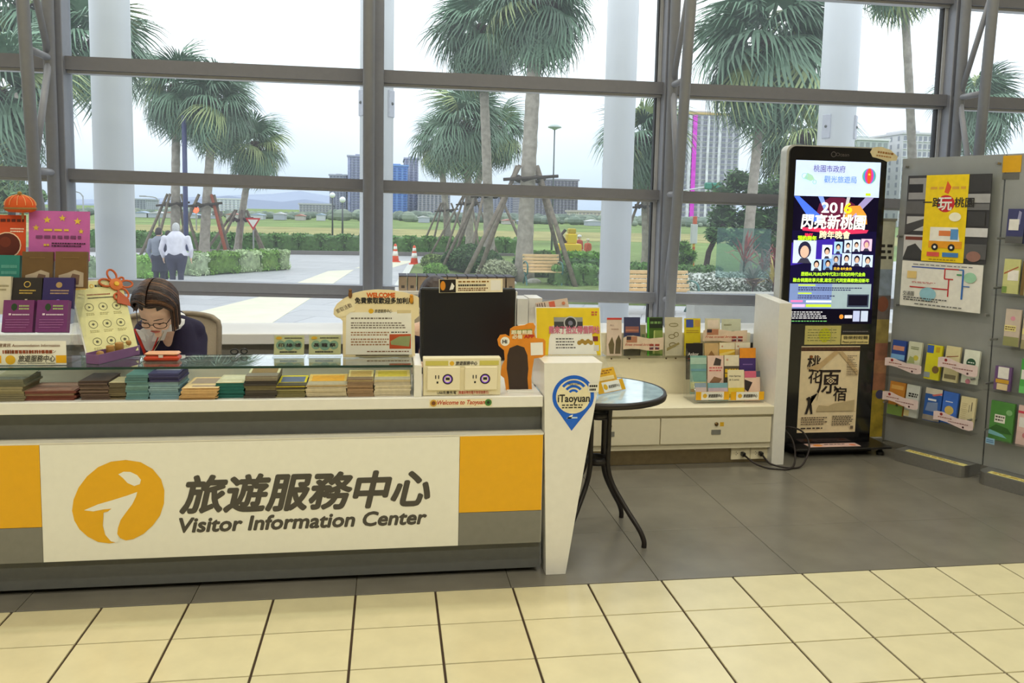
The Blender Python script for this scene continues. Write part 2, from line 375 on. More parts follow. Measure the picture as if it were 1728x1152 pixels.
# lettering on the front
sgn = thing  # (front lettering are parts of the counter)
GREYL = mat((78, 74, 68), .45, name='grey_lettering')
fm = MB(); Z8 = lambda pts: [(p.x, p.z) for p in (at(x, y, CF) for x, y in zz(0, 680, .3125, pts))]
n = 40; circ = []
for i in range(n):
    a = 2*PI*i/n; circ.append((640+252*math.cos(a)*math.cos(.2)+0*math.sin(a), 530-226*math.sin(a)-30*math.cos(a)*.4))
FRONT.poly(fm, YELLOW, Z8([(390, 580), (398, 520), (425, 455), (470, 395), (530, 345), (600, 315), (680, 306), (760, 318), (825, 355), (870, 410), (888, 470), (886, 540), (865, 605), (825, 660), (775, 705), (720, 733), (680, 740), (650, 728), (634, 705), (634, 672), (648, 633), (680, 588), (668, 560), (560, 590), (556, 660), (568, 708), (592, 736), (628, 750), (590, 756), (530, 748), (475, 720), (430, 680), (402, 632)]), .0012)
FRONT.poly(fm, mat((242, 241, 232), .3, var=.015, name='white_sign_panel', coat=.3), Z8([(455, 577), (530, 545), (610, 522), (690, 497), (742, 478), (736, 502), (714, 546), (680, 590), (652, 630), (638, 672), (634, 705), (645, 735), (632, 752), (600, 744), (572, 712), (558, 664), (564, 612), (588, 580), (604, 568), (560, 572), (505, 583)]), .002)
FRONT.poly(fm, mat((242, 241, 232), .3, var=.015, name='white_sign_panel', coat=.3), Z8([(640, 383), (668, 369), (705, 370), (742, 388), (762, 413), (756, 436), (726, 446), (690, 430), (664, 402)]), .002)
cpart(fm, 'round_logo', None)
text('旅遊服務中心', .152, GREYL, FRONT.M(-.768, .318, 0), ctr, 'chinese_lettering', bold=.0055, shear=.22, width=.925)
text('Visitor Information Center', .078, GREYL, FRONT.M(-.772, .232, 0), ctr, 'english_lettering', bold=.0028, shear=.2, width=.92)
# welcome strip on the shelf edge
ws = Card(at(724, 688, CF), (1, 0, 0), (0, 0, 1), .245, .03); ws.O.z = .697
wm = MB(); wm.use(CREAM); ws.slab(wm, .0005)
for v in wm.v: pass
BROWN = mat((120, 72, 40), .6); GREEN = mat((70, 128, 60), .6)
ws.disc(wm, mat((206, 160, 60), .6), .07, .5, .0135); ws.disc(wm, BROWN, .07, .5, .008, .001); ws.disc(wm, GREEN, .94, .5, .0135); ws.disc(wm, mat((30, 50, 30), .6), .94, .5, .006, .001)
tag(wm.build('welcome_sticker', None), 'cream Welcome to Taoyuan sticker on the counter shelf edge', 'sticker')
bpy.data.objects['welcome_sticker'].location.y = -.0012
text('Welcome to Taoyuan', .024, mat((196, 70, 30), .6), ws.M(.13, .3, .001), bpy.data.objects['welcome_sticker'], bold=.0004, shear=.25, width=.185)
# pin shaped wifi sticker on the end gable
GF = Card((0, CF-.004, 0), (1, 0, 0), (0, 0, 1), 1, 1); wf = MB(); BLUE = mat((10, 98, 214), .4, name='wifi_blue')
def pinpts(k):
    c0 = at(967, 668, CF); R = .0845*k; pts = []; tip = at(964, 726, CF)
    for i in range(33):
        a = math.radians(-28+236*i/32); pts.append((c0.x+R*math.cos(a), c0.z+R*1.0*math.sin(a)))
    return pts, (tip.x, tip.z-.0*k), c0
pp, tip, c0 = pinpts(1)
GF.poly(wf, BLUE, pp+[tip], .0006)
GF.disc(wf, mat((238, 228, 190), .5), c0.x, c0.z, .070, .0014, 32, .070)
for r, w in ((.060, .011), (.041, .010), (.024, .009)):
    for i in range(12):
        a, b = math.radians(38+104*i/12), math.radians(38+104*(i+1)/12)
        wf.use(BLUE).prism([(q*math.cos(t), q*math.sin(t)) for q, t in ((r, a), (r, b), (r-w, b), (r-w, a))], .0004, GF.M(c0.x, c0.z+.005, .002))
GF.rows(wf, INK, c0.x-.045, c0.z-.05, c0.x+.045, c0.z-.03, 2, .5, 3, .002, .012)
lab = Card(at(992, 661, CF), (1, 0, 0), (0, 0, 1), .042, .036); lab.O.y = CF-.006
lab.rect(wf, PAPER, 0, 0, 1, 1, .0012); lab.rows(wf, INK, .1, .1, .95, .9, 2, .6, 5, .002, .12)
GF.rect(wf, mat((200, 224, 240), .5), tip[0]-.018, tip[1]+.05, tip[0]+.022, tip[1]+.056, .0016)
GF.poly(wf, PAPER, [(tip[0]-.022, tip[1]+.05), (tip[0]-.002, tip[1]+.05), (tip[0]+.004, tip[1]+.066), (tip[0]-.008, tip[1]+.062)], .0016)
st = wf.build('wifi_sticker', None); tag(st, 'blue map pin shaped iTaoyuan wifi sticker on the counter end', 'sticker')
text('iTaoyuan', .043, INK, GF.M(c0.x-.062, c0.z-.022, .002), st, bold=.0008, width=.128)
text('FREE WIFI', .010, INK, GF.M(c0.x-.022, c0.z+.046, .003), st, width=.044)
# glass top over the leaflet shelf
GLTOP = sheet_glass('counter_glass', (.90, .96, .95), 1.5, .0, power=2.2, gain=.9)
gl = thing('glass_countertop', 'clear glass sheet with dark green edge on top of the counter', 'glass top', (-.77, 3.22, .853))
MB().box(-.805, .86, -.115, .135, 0, .0085).build('sheet', GLTOP, gl)
MB().box(-.805, .86, -.1185, -.1155, 0, .0088).build('front_edge', mat((10, 52, 46), .15, name='green_glass_edge'), gl)

# ------------------------------------------------------------------ stacks of leaflets on the shelf (front left px, right px, top px, spread)
def stack(label, xl, xr, yt, body, top, Yf=3.125, depth=.15, layers=9, jit=.003, skew=0, rot=0, top2=None, group='leaflet stacks on the counter shelf', lean=0):
    a, b = at(xl, 672, Yf), at(xr, 672, Yf); w = (b.x-a.x); zt = at((xl+xr)/2, yt, Yf).z; h = max(.012, zt-.7355)
    s = thing('leaflet_stack', label, 'leaflets', ((a.x+b.x)/2, Yf+depth/2, .7355), math.radians(rot), group)
    R = random.Random(int(xl*3+yt)); mb = MB(); cols = body if isinstance(body, list) else [body]; dz = h/layers
    for i in range(layers):
        dx, dy = R.uniform(-jit, jit)+skew*(i/layers), R.uniform(-jit, jit)
        mb.use(cols[min(len(cols)-1, int(i*len(cols)/layers))]); mb.box(-w/2+dx, w/2+dx, -depth/2+dy, depth/2+dy, i*dz+.0003, (i+1)*dz-.0003)
    mb.build('leaflets', None, s)
    m = MB(); tw = w*.98; t = MB(); Mt = Matrix.Translation((skew, 0, h)) @ Matrix.Rotation(math.radians(lean), 4, 'X')
    t.use(top); t.box(-tw/2, tw/2, -depth/2, depth/2, 0, .0015, Mt)
    if top2:
        t.use(top2); t.box(-tw*.42, tw*.42, -depth*.1, depth*.38, .0015, .002, Mt); t.box(-tw*.3, tw*.4, -depth*.4, -depth*.28, .0015, .002, Mt)
    t.build('cover', None, s); return s
c_ = lambda r, g, b: mat((r, g, b), .65, var=.08, scale=60)
stack('untidy grey green leaflet stack at the far left of the shelf', -18, 40, 640, [c_(120, 112, 86), c_(142, 132, 100), c_(118, 116, 96)], c_(176, 166, 128), jit=.007, lean=4)
stack('low pile of dark red booklets on the shelf', 40, 126, 660, [c_(112, 58, 44), c_(150, 120, 96), c_(104, 52, 44)], c_(146, 104, 84), layers=4, jit=.006, top2=c_(172, 130, 108))
stack('purple brown leaflet stack beside the dark red booklets', 134, 183, 643, [c_(96, 76, 66), c_(110, 90, 78), c_(92, 74, 68)], c_(86, 68, 58), jit=.006, layers=12)
stack('small olive brown leaflet stack with cream top', 184, 213, 646, [c_(104, 92, 64), c_(96, 86, 66)], c_(198, 182, 142), jit=.005, Yf=3.13, depth=.11)
stack('teal blue leaflet stack left of the navy one', 213, 251, 633, [c_(96, 136, 138), c_(110, 148, 148), c_(88, 128, 132)], c_(92, 138, 134), layers=10)
stack('navy and pale blue leaflet stack', 252, 302, 630, [c_(112, 146, 158), c_(126, 156, 166), c_(60, 58, 104)], c_(76, 74, 118), layers=12, top2=c_(180, 180, 196), lean=3)
stack('peach coloured brochure stack sticking out in front', 303, 364, 655, [c_(196, 158, 106), c_(212, 174, 120)], c_(236, 204, 150), Yf=3.108, depth=.2, jit=.005, skew=.012, top2=c_(176, 150, 130))
stack('dark teal stack with cream booklet on top', 364, 412, 646, [c_(18, 92, 84), c_(20, 100, 92), c_(28, 106, 98)], c_(218, 208, 170), Yf=3.13, top2=c_(230, 222, 190))
stack('dark brown stack topped by a tilted cream magazine', 412, 466, 634, [c_(70, 62, 54), c_(120, 110, 80), c_(60, 54, 50), c_(140, 128, 112)], c_(228, 220, 180), jit=.005, lean=7, skew=.006, top2=c_(150, 120, 70))
stack('bright yellow magazine stack', 466, 515, 650, [c_(120, 112, 70), c_(140, 132, 84), c_(84, 76, 60)], c_(240, 216, 30), jit=.004, top2=c_(110, 120, 150), lean=5)
stack('wide white paper stack with orange printed tops', 517, 585, 648, [c_(198, 184, 152), c_(206, 192, 160), c_(190, 176, 148)], c_(240, 200, 110), top2=c_(244, 176, 50), lean=6)
stack('brown stack with cream cover, second from the glass end', 586, 630, 640, [c_(150, 122, 92), c_(158, 128, 96), c_(140, 114, 88)], c_(226, 206, 140), top2=c_(204, 168, 96), lean=5)
stack('white leaflet stack at the right end of the shelf', 632, 693, 640, [c_(206, 194, 166), c_(212, 200, 172), c_(196, 184, 160)], c_(232, 208, 130), top2=c_(214, 190, 70), lean=5)

# ------------------------------------------------------------------ things on the right half of the counter
eb = thing('power_outlet_box', 'cream box with two sockets and purple ringed usb chargers', 'socket box', (.283, CF+.02, .7355))
MB().cbox(-.152, .152, 0, .045, 0, .15, .003).build('box', mat((236, 226, 192), .4, var=.015, name='ivory_plastic'), eb)
EC = Card((.131, CF+.02, .7355), (1, 0, 0), (0, 0, 1), .304, .15)
pm = MB(); EC.rect(pm, mat((206, 196, 96), .5), .03, .80, .97, .92); EC.rect(pm, mat((240, 234, 206), .5), .32, .77, .72, .93, .0008)
EC.disc(pm, GOLD, .365, .855, .009, .0014); o = pm.build('print', None, eb); o.matrix_parent_inverse = Matrix.Translation((-.283, -CF-.02, -.7355))
text('旅遊服務中心', .017, GREYL, EC.M(.41, .815, .001), eb, width=.085, shear=.2, bold=.0004)
text('USB免費充電', .0135, INK, EC.M(.18, .05, .0006), eb, width=.075); text('(貴重財物充電不負保管責任)', .0135, RED, EC.M(.45, .05, .0006), eb, width=.12)
for k in (0, 1):
    u = .05+k*.48
    m = MB(); EC2 = Card(EC.P(u, .16), (1, 0, 0), (0, 0, 1), .128, .092)
    pl = MB().prism([(0, 0), (.128, 0), (.128, .092), (0, .092)], .012, EC2.M(0, 0, 0)).build('socket_plate', mat((240, 230, 200), .35, var=.01, name='ivory_gloss_plastic'), eb, bevel=.003)
    pl.matrix_parent_inverse = Matrix.Translation((-.283, -CF-.02, -.7355))
    for uu, vv, ww, hh in ((.24, .5, .004, .014), (.33, .5, .004, .014), (.285, .3, .007, .008)): m.use(INK).prism([(0, 0), (ww, 0), (ww, hh), (0, hh)], .0006, EC2.M(uu, vv, .0122))
    EC2.ring(m, INK, .62, .48, .0205, .005, .0124, 24); EC2.ring(m, mat((120, 60, 200), .4, emit=.4), .62, .48, .0155, .003, .0124, 24); EC2.rect(m, INK, .56, .44, .68, .55, .0124)
    o = m.build('socket', None, pl)
# black monitor
mo = thing('monitor', 'black flat monitor standing behind the cream socket box', 'monitor', (.335, 3.50, .691))
MB().cbox(-.205, .205, -.05, -.015, .118, .435, .006).build('casing', BLACK, mo)
MB().box(-.19, .183, -.0512, -.05, .132, .422).build('screen', mat((10, 10, 20), .4, name='dark_screen'), mo)
MB().tube([(0, 0, .01), (0, 0, .25)], .022, 10).build('neck', BLACK, mo, True); MB().cbox(-.1, .1, -.08, .09, 0, .014, .004).build('foot', BLACK, mo)
MB().box(-.05, .05, -.016, .012, .2, .3).build('hinge', BLACK, mo)
# strip card taped to the top of the monitor
sc = Card(at(741, 494, 3.44), (1, 0, .018), (0, 0, 1), .272, .058); sm = MB(); sm.use(CREAM); sc.slab(sm, .001)
sc.rect(sm, mat((26, 18, 14), .6), 0.01, .02, .26, .98); sc.disc(sm, mat((220, 140, 30), .6), .06, .52, .011, .0009, 16, .02); sc.poly(sm, PAPER, [(.16, .2), (.2, .75), (.24, .5), (.22, .25)], .0009)
sc.rows(sm, mat((150, 110, 50), .6), .3, .72, .78, .88, 1, .7, 3, word=.05); sc.rows(sm, INK, .3, .45, .8, .62, 1, .8, 5, word=.02); sc.rows(sm, mat((120, 80, 40), .6), .3, .1, .8, .38, 2, .6, 8)
sc.rect(sm, PAPER, .81, .14, .97, .9, .0006)
s = sm.build('strip_card', None); tag(s, 'narrow cream and black card fixed along the monitor top', 'card')
# orange die-cut standee (plain brown shape where a mascot is printed)
Y0 = 3.19; ORG = mat((226, 140, 34), .5, name='orange_card'); DBR = mat((58, 42, 34), .6, name='dark_brown_print')
sp_ = [(p.x, p.z) for p in (at(x, y, Y0) for x, y in zz(680, 440, .2605, [(668, 838), (656, 760), (632, 740), (640, 680), (660, 640), (655, 580), (620, 550), (612, 510), (630, 480), (665, 475), (690, 490), (695, 440), (720, 425), (790, 415), (815, 402), (845, 402), (858, 425), (850, 460), (862, 500), (910, 505), (924, 520), (922, 610), (900, 625), (850, 632), (838, 700), (832, 760), (836, 836)]))]
std = thing('counter_standee', 'orange die-cut card standee with Hi bubble and APP lettering', 'standee', (.52, Y0, .7355))
SF = Card((0, Y0, 0), (1, 0, 0), (0, 0, 1), 1, 1)
def wpart(mb, name, root, m=None): 
    o = mb.build(name, m, root); o.matrix_parent_inverse = Matrix.Translation(-root.location) if abs(root.rotation_euler.z) < 1e-9 else root.matrix_basis.inverted(); return o
wpart(MB().prism(sp_, .004, SF.M(0, 0, -.004)), 'board', std, ORG)
def zp(pts, Y=Y0): return [(p.x, p.z) for p in (at(x, y, Y) for x, y in zz(680, 440, .2605, pts))]
m = MB(); SF.poly(m, DBR, zp([(688, 832), (682, 760), (672, 700), (676, 610), (690, 565), (740, 545), (785, 560), (806, 610), (812, 700), (806, 760), (812, 832)]), .0006)
b = zp([(661, 521)])[0]; SF.disc(m, PAPER, b[0], b[1], .0185, .001); SF.poly(m, PAPER, zp([(826, 530), (906, 527), (908, 608), (828, 612)]), .001)
SF.poly(m, mat((140, 150, 70), .6), zp([(700, 450), (835, 440), (838, 462), (702, 474)]), .001)
wpart(m, 'print', std); text('Hi', .022, INK, SF.M(b[0]-.012, b[1]-.008, .0016), std, bold=.0006); q = zp([(785, 500)])[0]
text('APP', .019, RED, SF.M(q[0], q[1], .001), std, bold=.0008, width=.04); q = zp([(702, 470)])[0]
text('跟着熊趣', .018, CREAM, SF.M(q[0], q[1]-.002, .0016), std, bold=.0006, width=.085); q = zp([(708, 500)])[0]; text('必備', .018, CREAM, SF.M(q[0], q[1]-.001, .0016), std, bold=.0006, width=.04)
wpart(MB().box(.47, .575, Y0-.03, Y0+.05, .7355, .742), 'foot', std, PAPER)
# yellow poster in a clear stand on the counter end
pc = Card(at(905, 601, 3.27), Vector((.278, .0, .0)), at(897, 518, 3.32)-at(905, 601, 3.27)); ps = thing('poster_stand', 'clear stand with yellow and white camera poster at the counter end', 'poster', (.745, 3.29, .867))
m = MB(); m.use(PAPER); pc.slab(m, .003); YB = mat((240, 208, 20), .55)
pc.rect(m, YB, .015, .02, .985, .98); pc.poly(m, PAPER, [(.18, .03), (.93, .03), (.86, .42), (.88, .62), (.26, .62), (.2, .35)], .001)
pc.rect(m, mat((60, 60, 62), .5), .28, .56, .72, .78, .0016); pc.rect(m, mat((150, 150, 148), .5), .28, .70, .72, .79, .0022); pc.disc(m, mat((40, 40, 44), .4), .53, .67, .026, .003); pc.ring(m, mat((190, 190, 190), .4), .53, .67, .029, .005, .0034)
pc.disc(m, mat((120, 120, 140), .4), .53, .67, .01, .0036)
for k in range(5): pc.disc(m, mat((178, 140, 50), .5), .66+.045*k, .27+.03*(k % 2), .0095, .002)
pc.rect(m, mat((120, 30, 40), .6), .87, .3, .95, .4, .002); pc.rows(m, mat((90, 84, 80), .6), .3, .14, .6, .38, 4, .4, 5, .002, .03); pc.rect(m, mat((216, 210, 204), .6), .88, .1, .96, .22, .002)
pc.rows(m, mat((200, 90, 60), .6), .86, .82, .95, .92, 2, .6, 3, .002, .04)
wpart(m, 'poster', ps); text('熊來了拍立得借問站', .034, mat((206, 112, 136), .5), pc.M(.2, .47, .003), ps, bold=.0009, width=.215)
A = MB(); c2 = Card(pc.P(-.02, -.02, .0045), pc.U, pc.V, pc.w*1.05, pc.h*1.06); c2.slab(A, .002); A.box(.60, .89, 3.235, 3.345, .8668, .869); wpart(A, 'acrylic_holder', ps, ACRYL)
# ------------------------------------------------------------------ leaflets and cards
def design(card, spec, root, world=True):
    m = MB(); d = .0006; few = sum(it[0] in 'rdop' for it in spec) <= 3
    for it in spec:
        k = it[0]
        if few and m.f and k != 't':
            o = m.build('print', None, root); m = MB()
            if world: o.matrix_parent_inverse = root.matrix_basis.inverted()
        if k == 't':
            _, body, size, rgb, u, v = it[:6]; kw = it[6] if len(it) > 6 else {}
            text(body, size, mat(rgb, .6), card.M(u, v, d+.0004), root, **kw); continue
        c = mat(it[1], .6)
        if k == 'r': card.rect(m, c, *it[2:6], d)
        elif k == 'd': card.disc(m, c, it[2], it[3], it[4], d, 18, it[5] if len(it) > 5 else None)
        elif k == 'o': card.ring(m, c, it[2], it[3], it[4], it[5], d, 18, it[6] if len(it) > 6 else None)
        elif k == 'p': card.poly(m, c, it[2], d)
        elif k == 'w': card.rows(m, c, *it[2:7], **(it[7] if len(it) > 7 else {}), d=d)
        d += .0003
    if m.f:
        o = m.build('print', None, root)
        if world: o.matrix_parent_inverse = root.matrix_basis.inverted()
def leaflet(label, card, base, spec=(), th=.006, group=None, name='brochure', cat='brochure', rough=.5, back=None):
    mb = MB().use(mat(base, rough, var=.05)); card.slab(mb, th)
    o = mb.build(name, None); tag(o, label, cat, group); design(card, spec, o, False); return o
def cardpx(xl, yt, xr, yb, Y, lean=.03, yaw=0, slope=0):
    bl, br = at(xl, yb, Y), at(xr, yb, Y); tl = at(xl, yt, Y+lean)
    U = Vector((br.x-bl.x, yaw, slope)); return Card(bl, U, Vector((0, lean, tl.z-bl.z)), h=math.hypot(lean, tl.z-bl.z))

# ---- tiered stand at the left end of the glass
GZ = .8625
rk = thing('brochure_rack', 'clear tiered leaflet rack with lodging banner on the left of the glass', 'rack', (-1.4, 3.22, GZ))
A = MB()
for (y0, z0, z1, xl, xr) in ((3.150, GZ, .905, -20, 112), (3.205, .875, .99, -20, 120), (3.25, .95, 1.06, -20, 145), (3.29, 1.02, 1.10, -20, 150)):
    A.box(at(xl, 560, y0).x, at(xr, 560, y0).x, y0-.0035, y0-.001, z0, z1)
xr_ = at(114, 560, 3.16).x
A.prism([(3.15, GZ), (3.33, GZ), (3.33, 1.16), (3.30, 1.16), (3.15, .905)], .003, Matrix(((0, 0, 1, xr_), (1, 0, 0, 0), (0, 1, 0, 0), (0, 0, 0, 1))))
A.box(at(-20, 560, 3.15).x, xr_, 3.15, 3.33, GZ, GZ+.003)
wpart(A, 'acrylic', rk, ACRYL)
bc = Card(Vector((at(-16, 600, 3.144).x, 3.144, .864)), (1, 0, 0), (0, 0, 1), at(112, 600, 3.144).x-at(-16, 600, 3.144).x, .088)
m = MB(); m.use(PAPER); bc.slab(m, .001); bc.rect(m, YELLOW, 0, .08, .14, .40); bc.rect(m, YELLOW, .86, .08, 1, .40); bc.rect(m, mat((236, 232, 214), .6), .14, .0, .84, .44, .0007)
bc.disc(m, GOLD, .26, .22, .017, .0014); bc.rows(m, mat((150, 70, 40), .6), .16, .46, .86, .64, 1, .8, 4, .0008, .03); wpart(m, 'banner', rk)
text('旅遊服務中心', .026, GREYL, bc.M(.36, .16, .001), rk, width=.125, shear=.2, bold=.0005); text('Visitor Information Center', .008, GREYL, bc.M(.35, .05, .001), rk, width=.13)
text('住宿資訊 Accommodation Information', .015, BROWN, bc.M(.06, .76, .0008), rk, width=.22, shear=.2); text('宿泊インフォメーション', .015, BROWN, bc.M(.2, .5, .0012), rk, width=.17)
LG = 'lodging brochures on the left rack'
def tree_logo(): return [('d', (24, 60, 24), .36, .78, .010, .013), ('r', (24, 50, 20), .34, .66, .38, .74), ('w', (170, 190, 120), .52, .68, .85, .86, 2), ('r', (220, 200, 220), .2, .52, .28, .58), ('w', (225, 205, 225), .32, .50, .88, .58, 1), ('w', (170, 110, 170), .12, .1, .9, .42, 4, {'fill': .25})]
leaflet('purple tree logo brochure at the front, nearer the frame edge', cardpx(2, 506, 54, 560, 3.165, .03), (112, 44, 104), tree_logo(), .03, LG)
leaflet('purple tree logo brochure at the front, beside the yellow card sign', cardpx(59, 506, 112, 560, 3.165, .03), (108, 42, 108), tree_logo(), .03, LG)
leaflet('black brochure with gold crest in the rack', cardpx(18, 468, 68, 520, 3.225, .03), (30, 22, 16), [('o', (200, 170, 80), .5, .78, .012, .003), ('w', (200, 170, 80), .25, .45, .8, .62, 2), ('r', (200, 190, 160), .46, .12, .54, .3)], .02, LG)
leaflet('navy blue brochure with gold flower in the rack', cardpx(70, 468, 122, 520, 3.225, .03), (38, 24, 92), [('d', (170, 140, 90), .52, .76, .011), ('w', (180, 150, 120), .25, .44, .85, .62, 2), ('d', (150, 120, 220), .52, .22, .008)], .02, LG)
SH = [('p', (176, 160, 140), [(.12, .04), (.12, .35), (.4, .42), (.62, .5), (.9, .42), (.9, .04)]), ('p', (110, 84, 70), [(.4, .08), (.55, .4), (.78, .36), (.75, .1)]), ('w', (130, 100, 60), .25, .8, .75, .86, 1)]
leaflet('brown brochure with a photo of pale cloth, behind the black one', cardpx(36, 424, 88, 486, 3.265, .02), (104, 78, 44), SH, .016, LG)
leaflet('brown brochure with a photo of pale cloth, behind the navy one', cardpx(92, 424, 146, 486, 3.265, .02), (110, 82, 46), SH, .016, LG)
leaflet('teal brochure stack at the left edge of the rack', cardpx(-12, 430, 32, 500, 3.26, .02), (40, 124, 116), [('w', (90, 160, 150), .3, .5, .9, .8, 2)], .03, LG)
leaflet('cream white brochure below the teal stack', cardpx(-14, 466, 17, 530, 3.22, .02), (208, 200, 176), [('w', (170, 160, 130), .2, .6, .9, .8, 2)], .02, LG)
def star(u, v, r, rgb, w, h): return ('p', rgb, [(u+(r if i % 2 == 0 else r*.42)*math.sin(PI*i/5)/w, v+(r if i % 2 == 0 else r*.42)*math.cos(PI*i/5)/h) for i in range(10)])
pk = cardpx(48, 355, 151, 440, 3.335, .02, slope=.0); pk.U = Vector((1, 0, .0)).normalized()
w_, h_ = pk.w, pk.h; GS = (224, 188, 70)
leaflet('pink purple poster with gold stars behind the leaflet rack', pk, (196, 100, 176), [star(.12, .66, .013, GS, w_, h_), star(.3, .82, .015, GS, w_, h_), star(.55, .86, .014, GS, w_, h_), star(.8, .8, .015, GS, w_, h_), star(.86, .6, .011, GS, w_, h_),
    ('w', (120, 60, 110), .12, .42, .86, .54, 1, {'word': .08}), ('w', GS, .25, .58, .7, .66, 1, {'word': .1}), ('w', (60, 26, 56), .38, .28, .95, .38, 2), ('w', GS, .25, .28, .34, .36, 1)], .003, name='poster', cat='poster')
og = cardpx(-14, 362, 43, 450, 3.33, .02)
leaflet('orange red poster with round dark dish photo at the left edge', og, (206, 76, 34), [('o', (236, 200, 170), .45, .42, .05, .004), ('d', (88, 26, 14), .45, .42, .046), ('d', (110, 40, 22), .4, .48, .02), ('w', (90, 30, 20), .05, .84, .95, .95, 1, {'word': .12}), ('w', (240, 220, 200), .55, .66, .95, .76, 2)], .003, name='poster', cat='poster')
# orange padded hat ornament over the posters
hp = at(34, 347, 3.33); ht = thing('orange_hat', 'small orange cap ornament perched above the left posters', 'ornament', hp)
m = MB(); ORH = mat((208, 84, 26), .7)
m.use(ORH).lathe([(.004, .040), (.03, .036), (.05, .018), (.056, -.004), (.054, -.018), (.04, -.024), (.005, -.026)], 20, Matrix.Diagonal((1, .45, 1, 1)))
m.build('crown', None, ht, True)
m = MB()
for k in range(6): 
    a = PI*k/6; m.tube([(.0573*math.cos(a)*math.cos(t), .026*math.sin(a)*math.cos(t), .002+.040*math.sin(t)) for t in [PI*i/12 for i in range(13)]], .0012, 5)
m.build('seam', mat((230, 170, 110), .7), ht)
MB().lathe([(.057, -.006), (.0595, -.010), (.057, -.014)], 20, Matrix.Diagonal((1, .46, 1, 1))).build('band', mat((150, 110, 60), .7), ht); MB().ball((0, 0, .046), .008).build('button', mat((150, 120, 50), .6), ht, True)
MB().box(-.004, .004, .018, .022, -.09, -.02).build('stick', mat((180, 150, 110), .7), ht)

# ---- yellow card sign with nine round icons
BL, TL = at(148, 600, 3.225), at(119, 476, 3.34); V = TL-BL; ud = Vector((V.y, -V.x, 0)).normalized(); BR = onpl(234, 592, BL, Vector((ud.y, -ud.x, 0))); U = ud*(BR-BL).dot(ud); BR = BL+U; sg = Card(BL, U, V); cs = thing('icon_sign', 'pale yellow card sign with nine round icons in a clear stand', 'sign', (BL+BR)/2)
m = MB(); m.use(mat((240, 234, 172), .55)); M4 = [BL, BR, BR+V, TL]; nrm = sg.N
# the card is a parallelogram in perspective only: build it square to its own axes
sg.slab(m, .003); sg.rect(m, PAPER, -.03, -.01, .0, 1.02, -.001); sg.rect(m, PAPER, -.012, 1.0, 1.0, 1.02, -.001)
sg.rect(m, YELLOW, .06, .89, .26, .97); sg.ring(m, GOLD, .38, .93, .008, .003)
sg.rows(m, INK, .44, .91, .66, .95, 1, .8, 2); sg.rows(m, mat((150, 60, 40), .6), .25, .80, .72, .82, 1, .8, 3, word=.02); sg.rows(m, INK, .25, .755, .8, .775, 1, .8, 4, word=.02)
IC = mat((92, 92, 70), .6)
for r in range(3):
    for c in range(3):
        u, v = .24+.27*c, .64-.235*r
        sg.ring(m, IC, u, v, .0165, .0018, .0006, 20); sg.disc(m, IC, u, v, .006, .0006, 3+c+r); sg.rows(m, mat((170, 160, 100), .6), u-.09, v-.115, u+.09, v-.075, 2, .4, r*3+c)
wpart(m, 'card', cs)
A = MB(); c2 = Card(sg.P(-.02, -.02, .004), sg.U, sg.V, sg.w*1.04, sg.h*1.02); c2.slab(A, .002)
b0 = BL.copy(); A.add([TL, BL, BL+Vector((-.05, .06, 0)), TL+Vector((-.001, .002, 0)), BL+Vector((-.052, .06, -.0)), BL+Vector((.0, .0, -.018))], [(0, 1, 2), (1, 5, 4, 2)]); wpart(A, 'acrylic', cs, ACRYL)
# paper flower clipped on that sign
fc = sg.P(.86, .93, .006); fl_ = thing('paper_flower', 'orange brown looped paper flower clipped to the yellow card sign', 'ornament', fc)
Fm = sg.M(.86, .93, .006) @ Matrix.Scale(1.15, 4); m = MB(); FO = mat((190, 92, 40), .6)
for k, (a, rr, cx) in enumerate(((100, 1.15, .036), (165, 1.1, .034), (0, 1.05, .036), (-62, 1.1, .038), (-100, .6, .046), (40, .6, .026))):
    a = math.radians(a); c0 = Vector((math.cos(a)*cx, math.sin(a)*cx, 0)); t = []
    for i in range(16):
        b = 2*PI*i/16; p = Vector((math.cos(b)*.019*rr, math.sin(b)*.0125*rr, 0)); p.rotate(Matrix.Rotation(a, 3, 'Z')); t.append(Fm @ (c0+p))
    lm = MB(); lm.tube(t, .0042, 6, True); wpart(lm, 'loop', fl_, FO)
wpart(MB().lathe([(.022, -.003), (.022, .003), (.012, .005), (.004, .0055)], 16, Fm), 'center', fl_, mat((206, 110, 40), .6)); wpart(MB().lathe([(.009, .005), (.008, .009), (.003, .0095)], 12, Fm), 'bead', fl_, GOLD)
wpart(MB().prism([(-.012, -.07), (.03, -.085), (.03, -.06), (0, -.02)], .003, Fm), 'tail', fl_, mat((176, 84, 48), .6))
# ---- purple tray of wooden stamps
p0, p1, p2 = atz(146, 616, GZ), atz(167, 615, GZ), atz(236, 598, GZ)
bx = Card(p1, (p2-p1), Vector((0, 0, .045)), h=.04); ang = math.atan2((p2-p1).y, (p2-p1).x); L_ = (p2-p1).length
tb = thing('stamp_tray', 'open purple cardboard tray on the glass holding wooden stamps', 'tray', (p1+p2)/2, ang)
PUR = mat((132, 92, 138), .65, name='purple_card')
for nm, a in (('front', (-L_/2, L_/2, 0, .003, 0, .036)), ('back', (-L_/2, L_/2, .052, .055, 0, .04)), ('side', (-L_/2, -L_/2+.003, .003, .052, 0, .036)), ('side', (L_/2-.003, L_/2, .003, .052, 0, .038)), ('base', (-L_/2, L_/2, 0, .055, 0, .002))):
    MB().box(*a).build(nm, PUR, tb)
Mt = tb.matrix_basis
WD = mat((172, 128, 64), .55, var=.2, scale=40, name='stamp_wood')
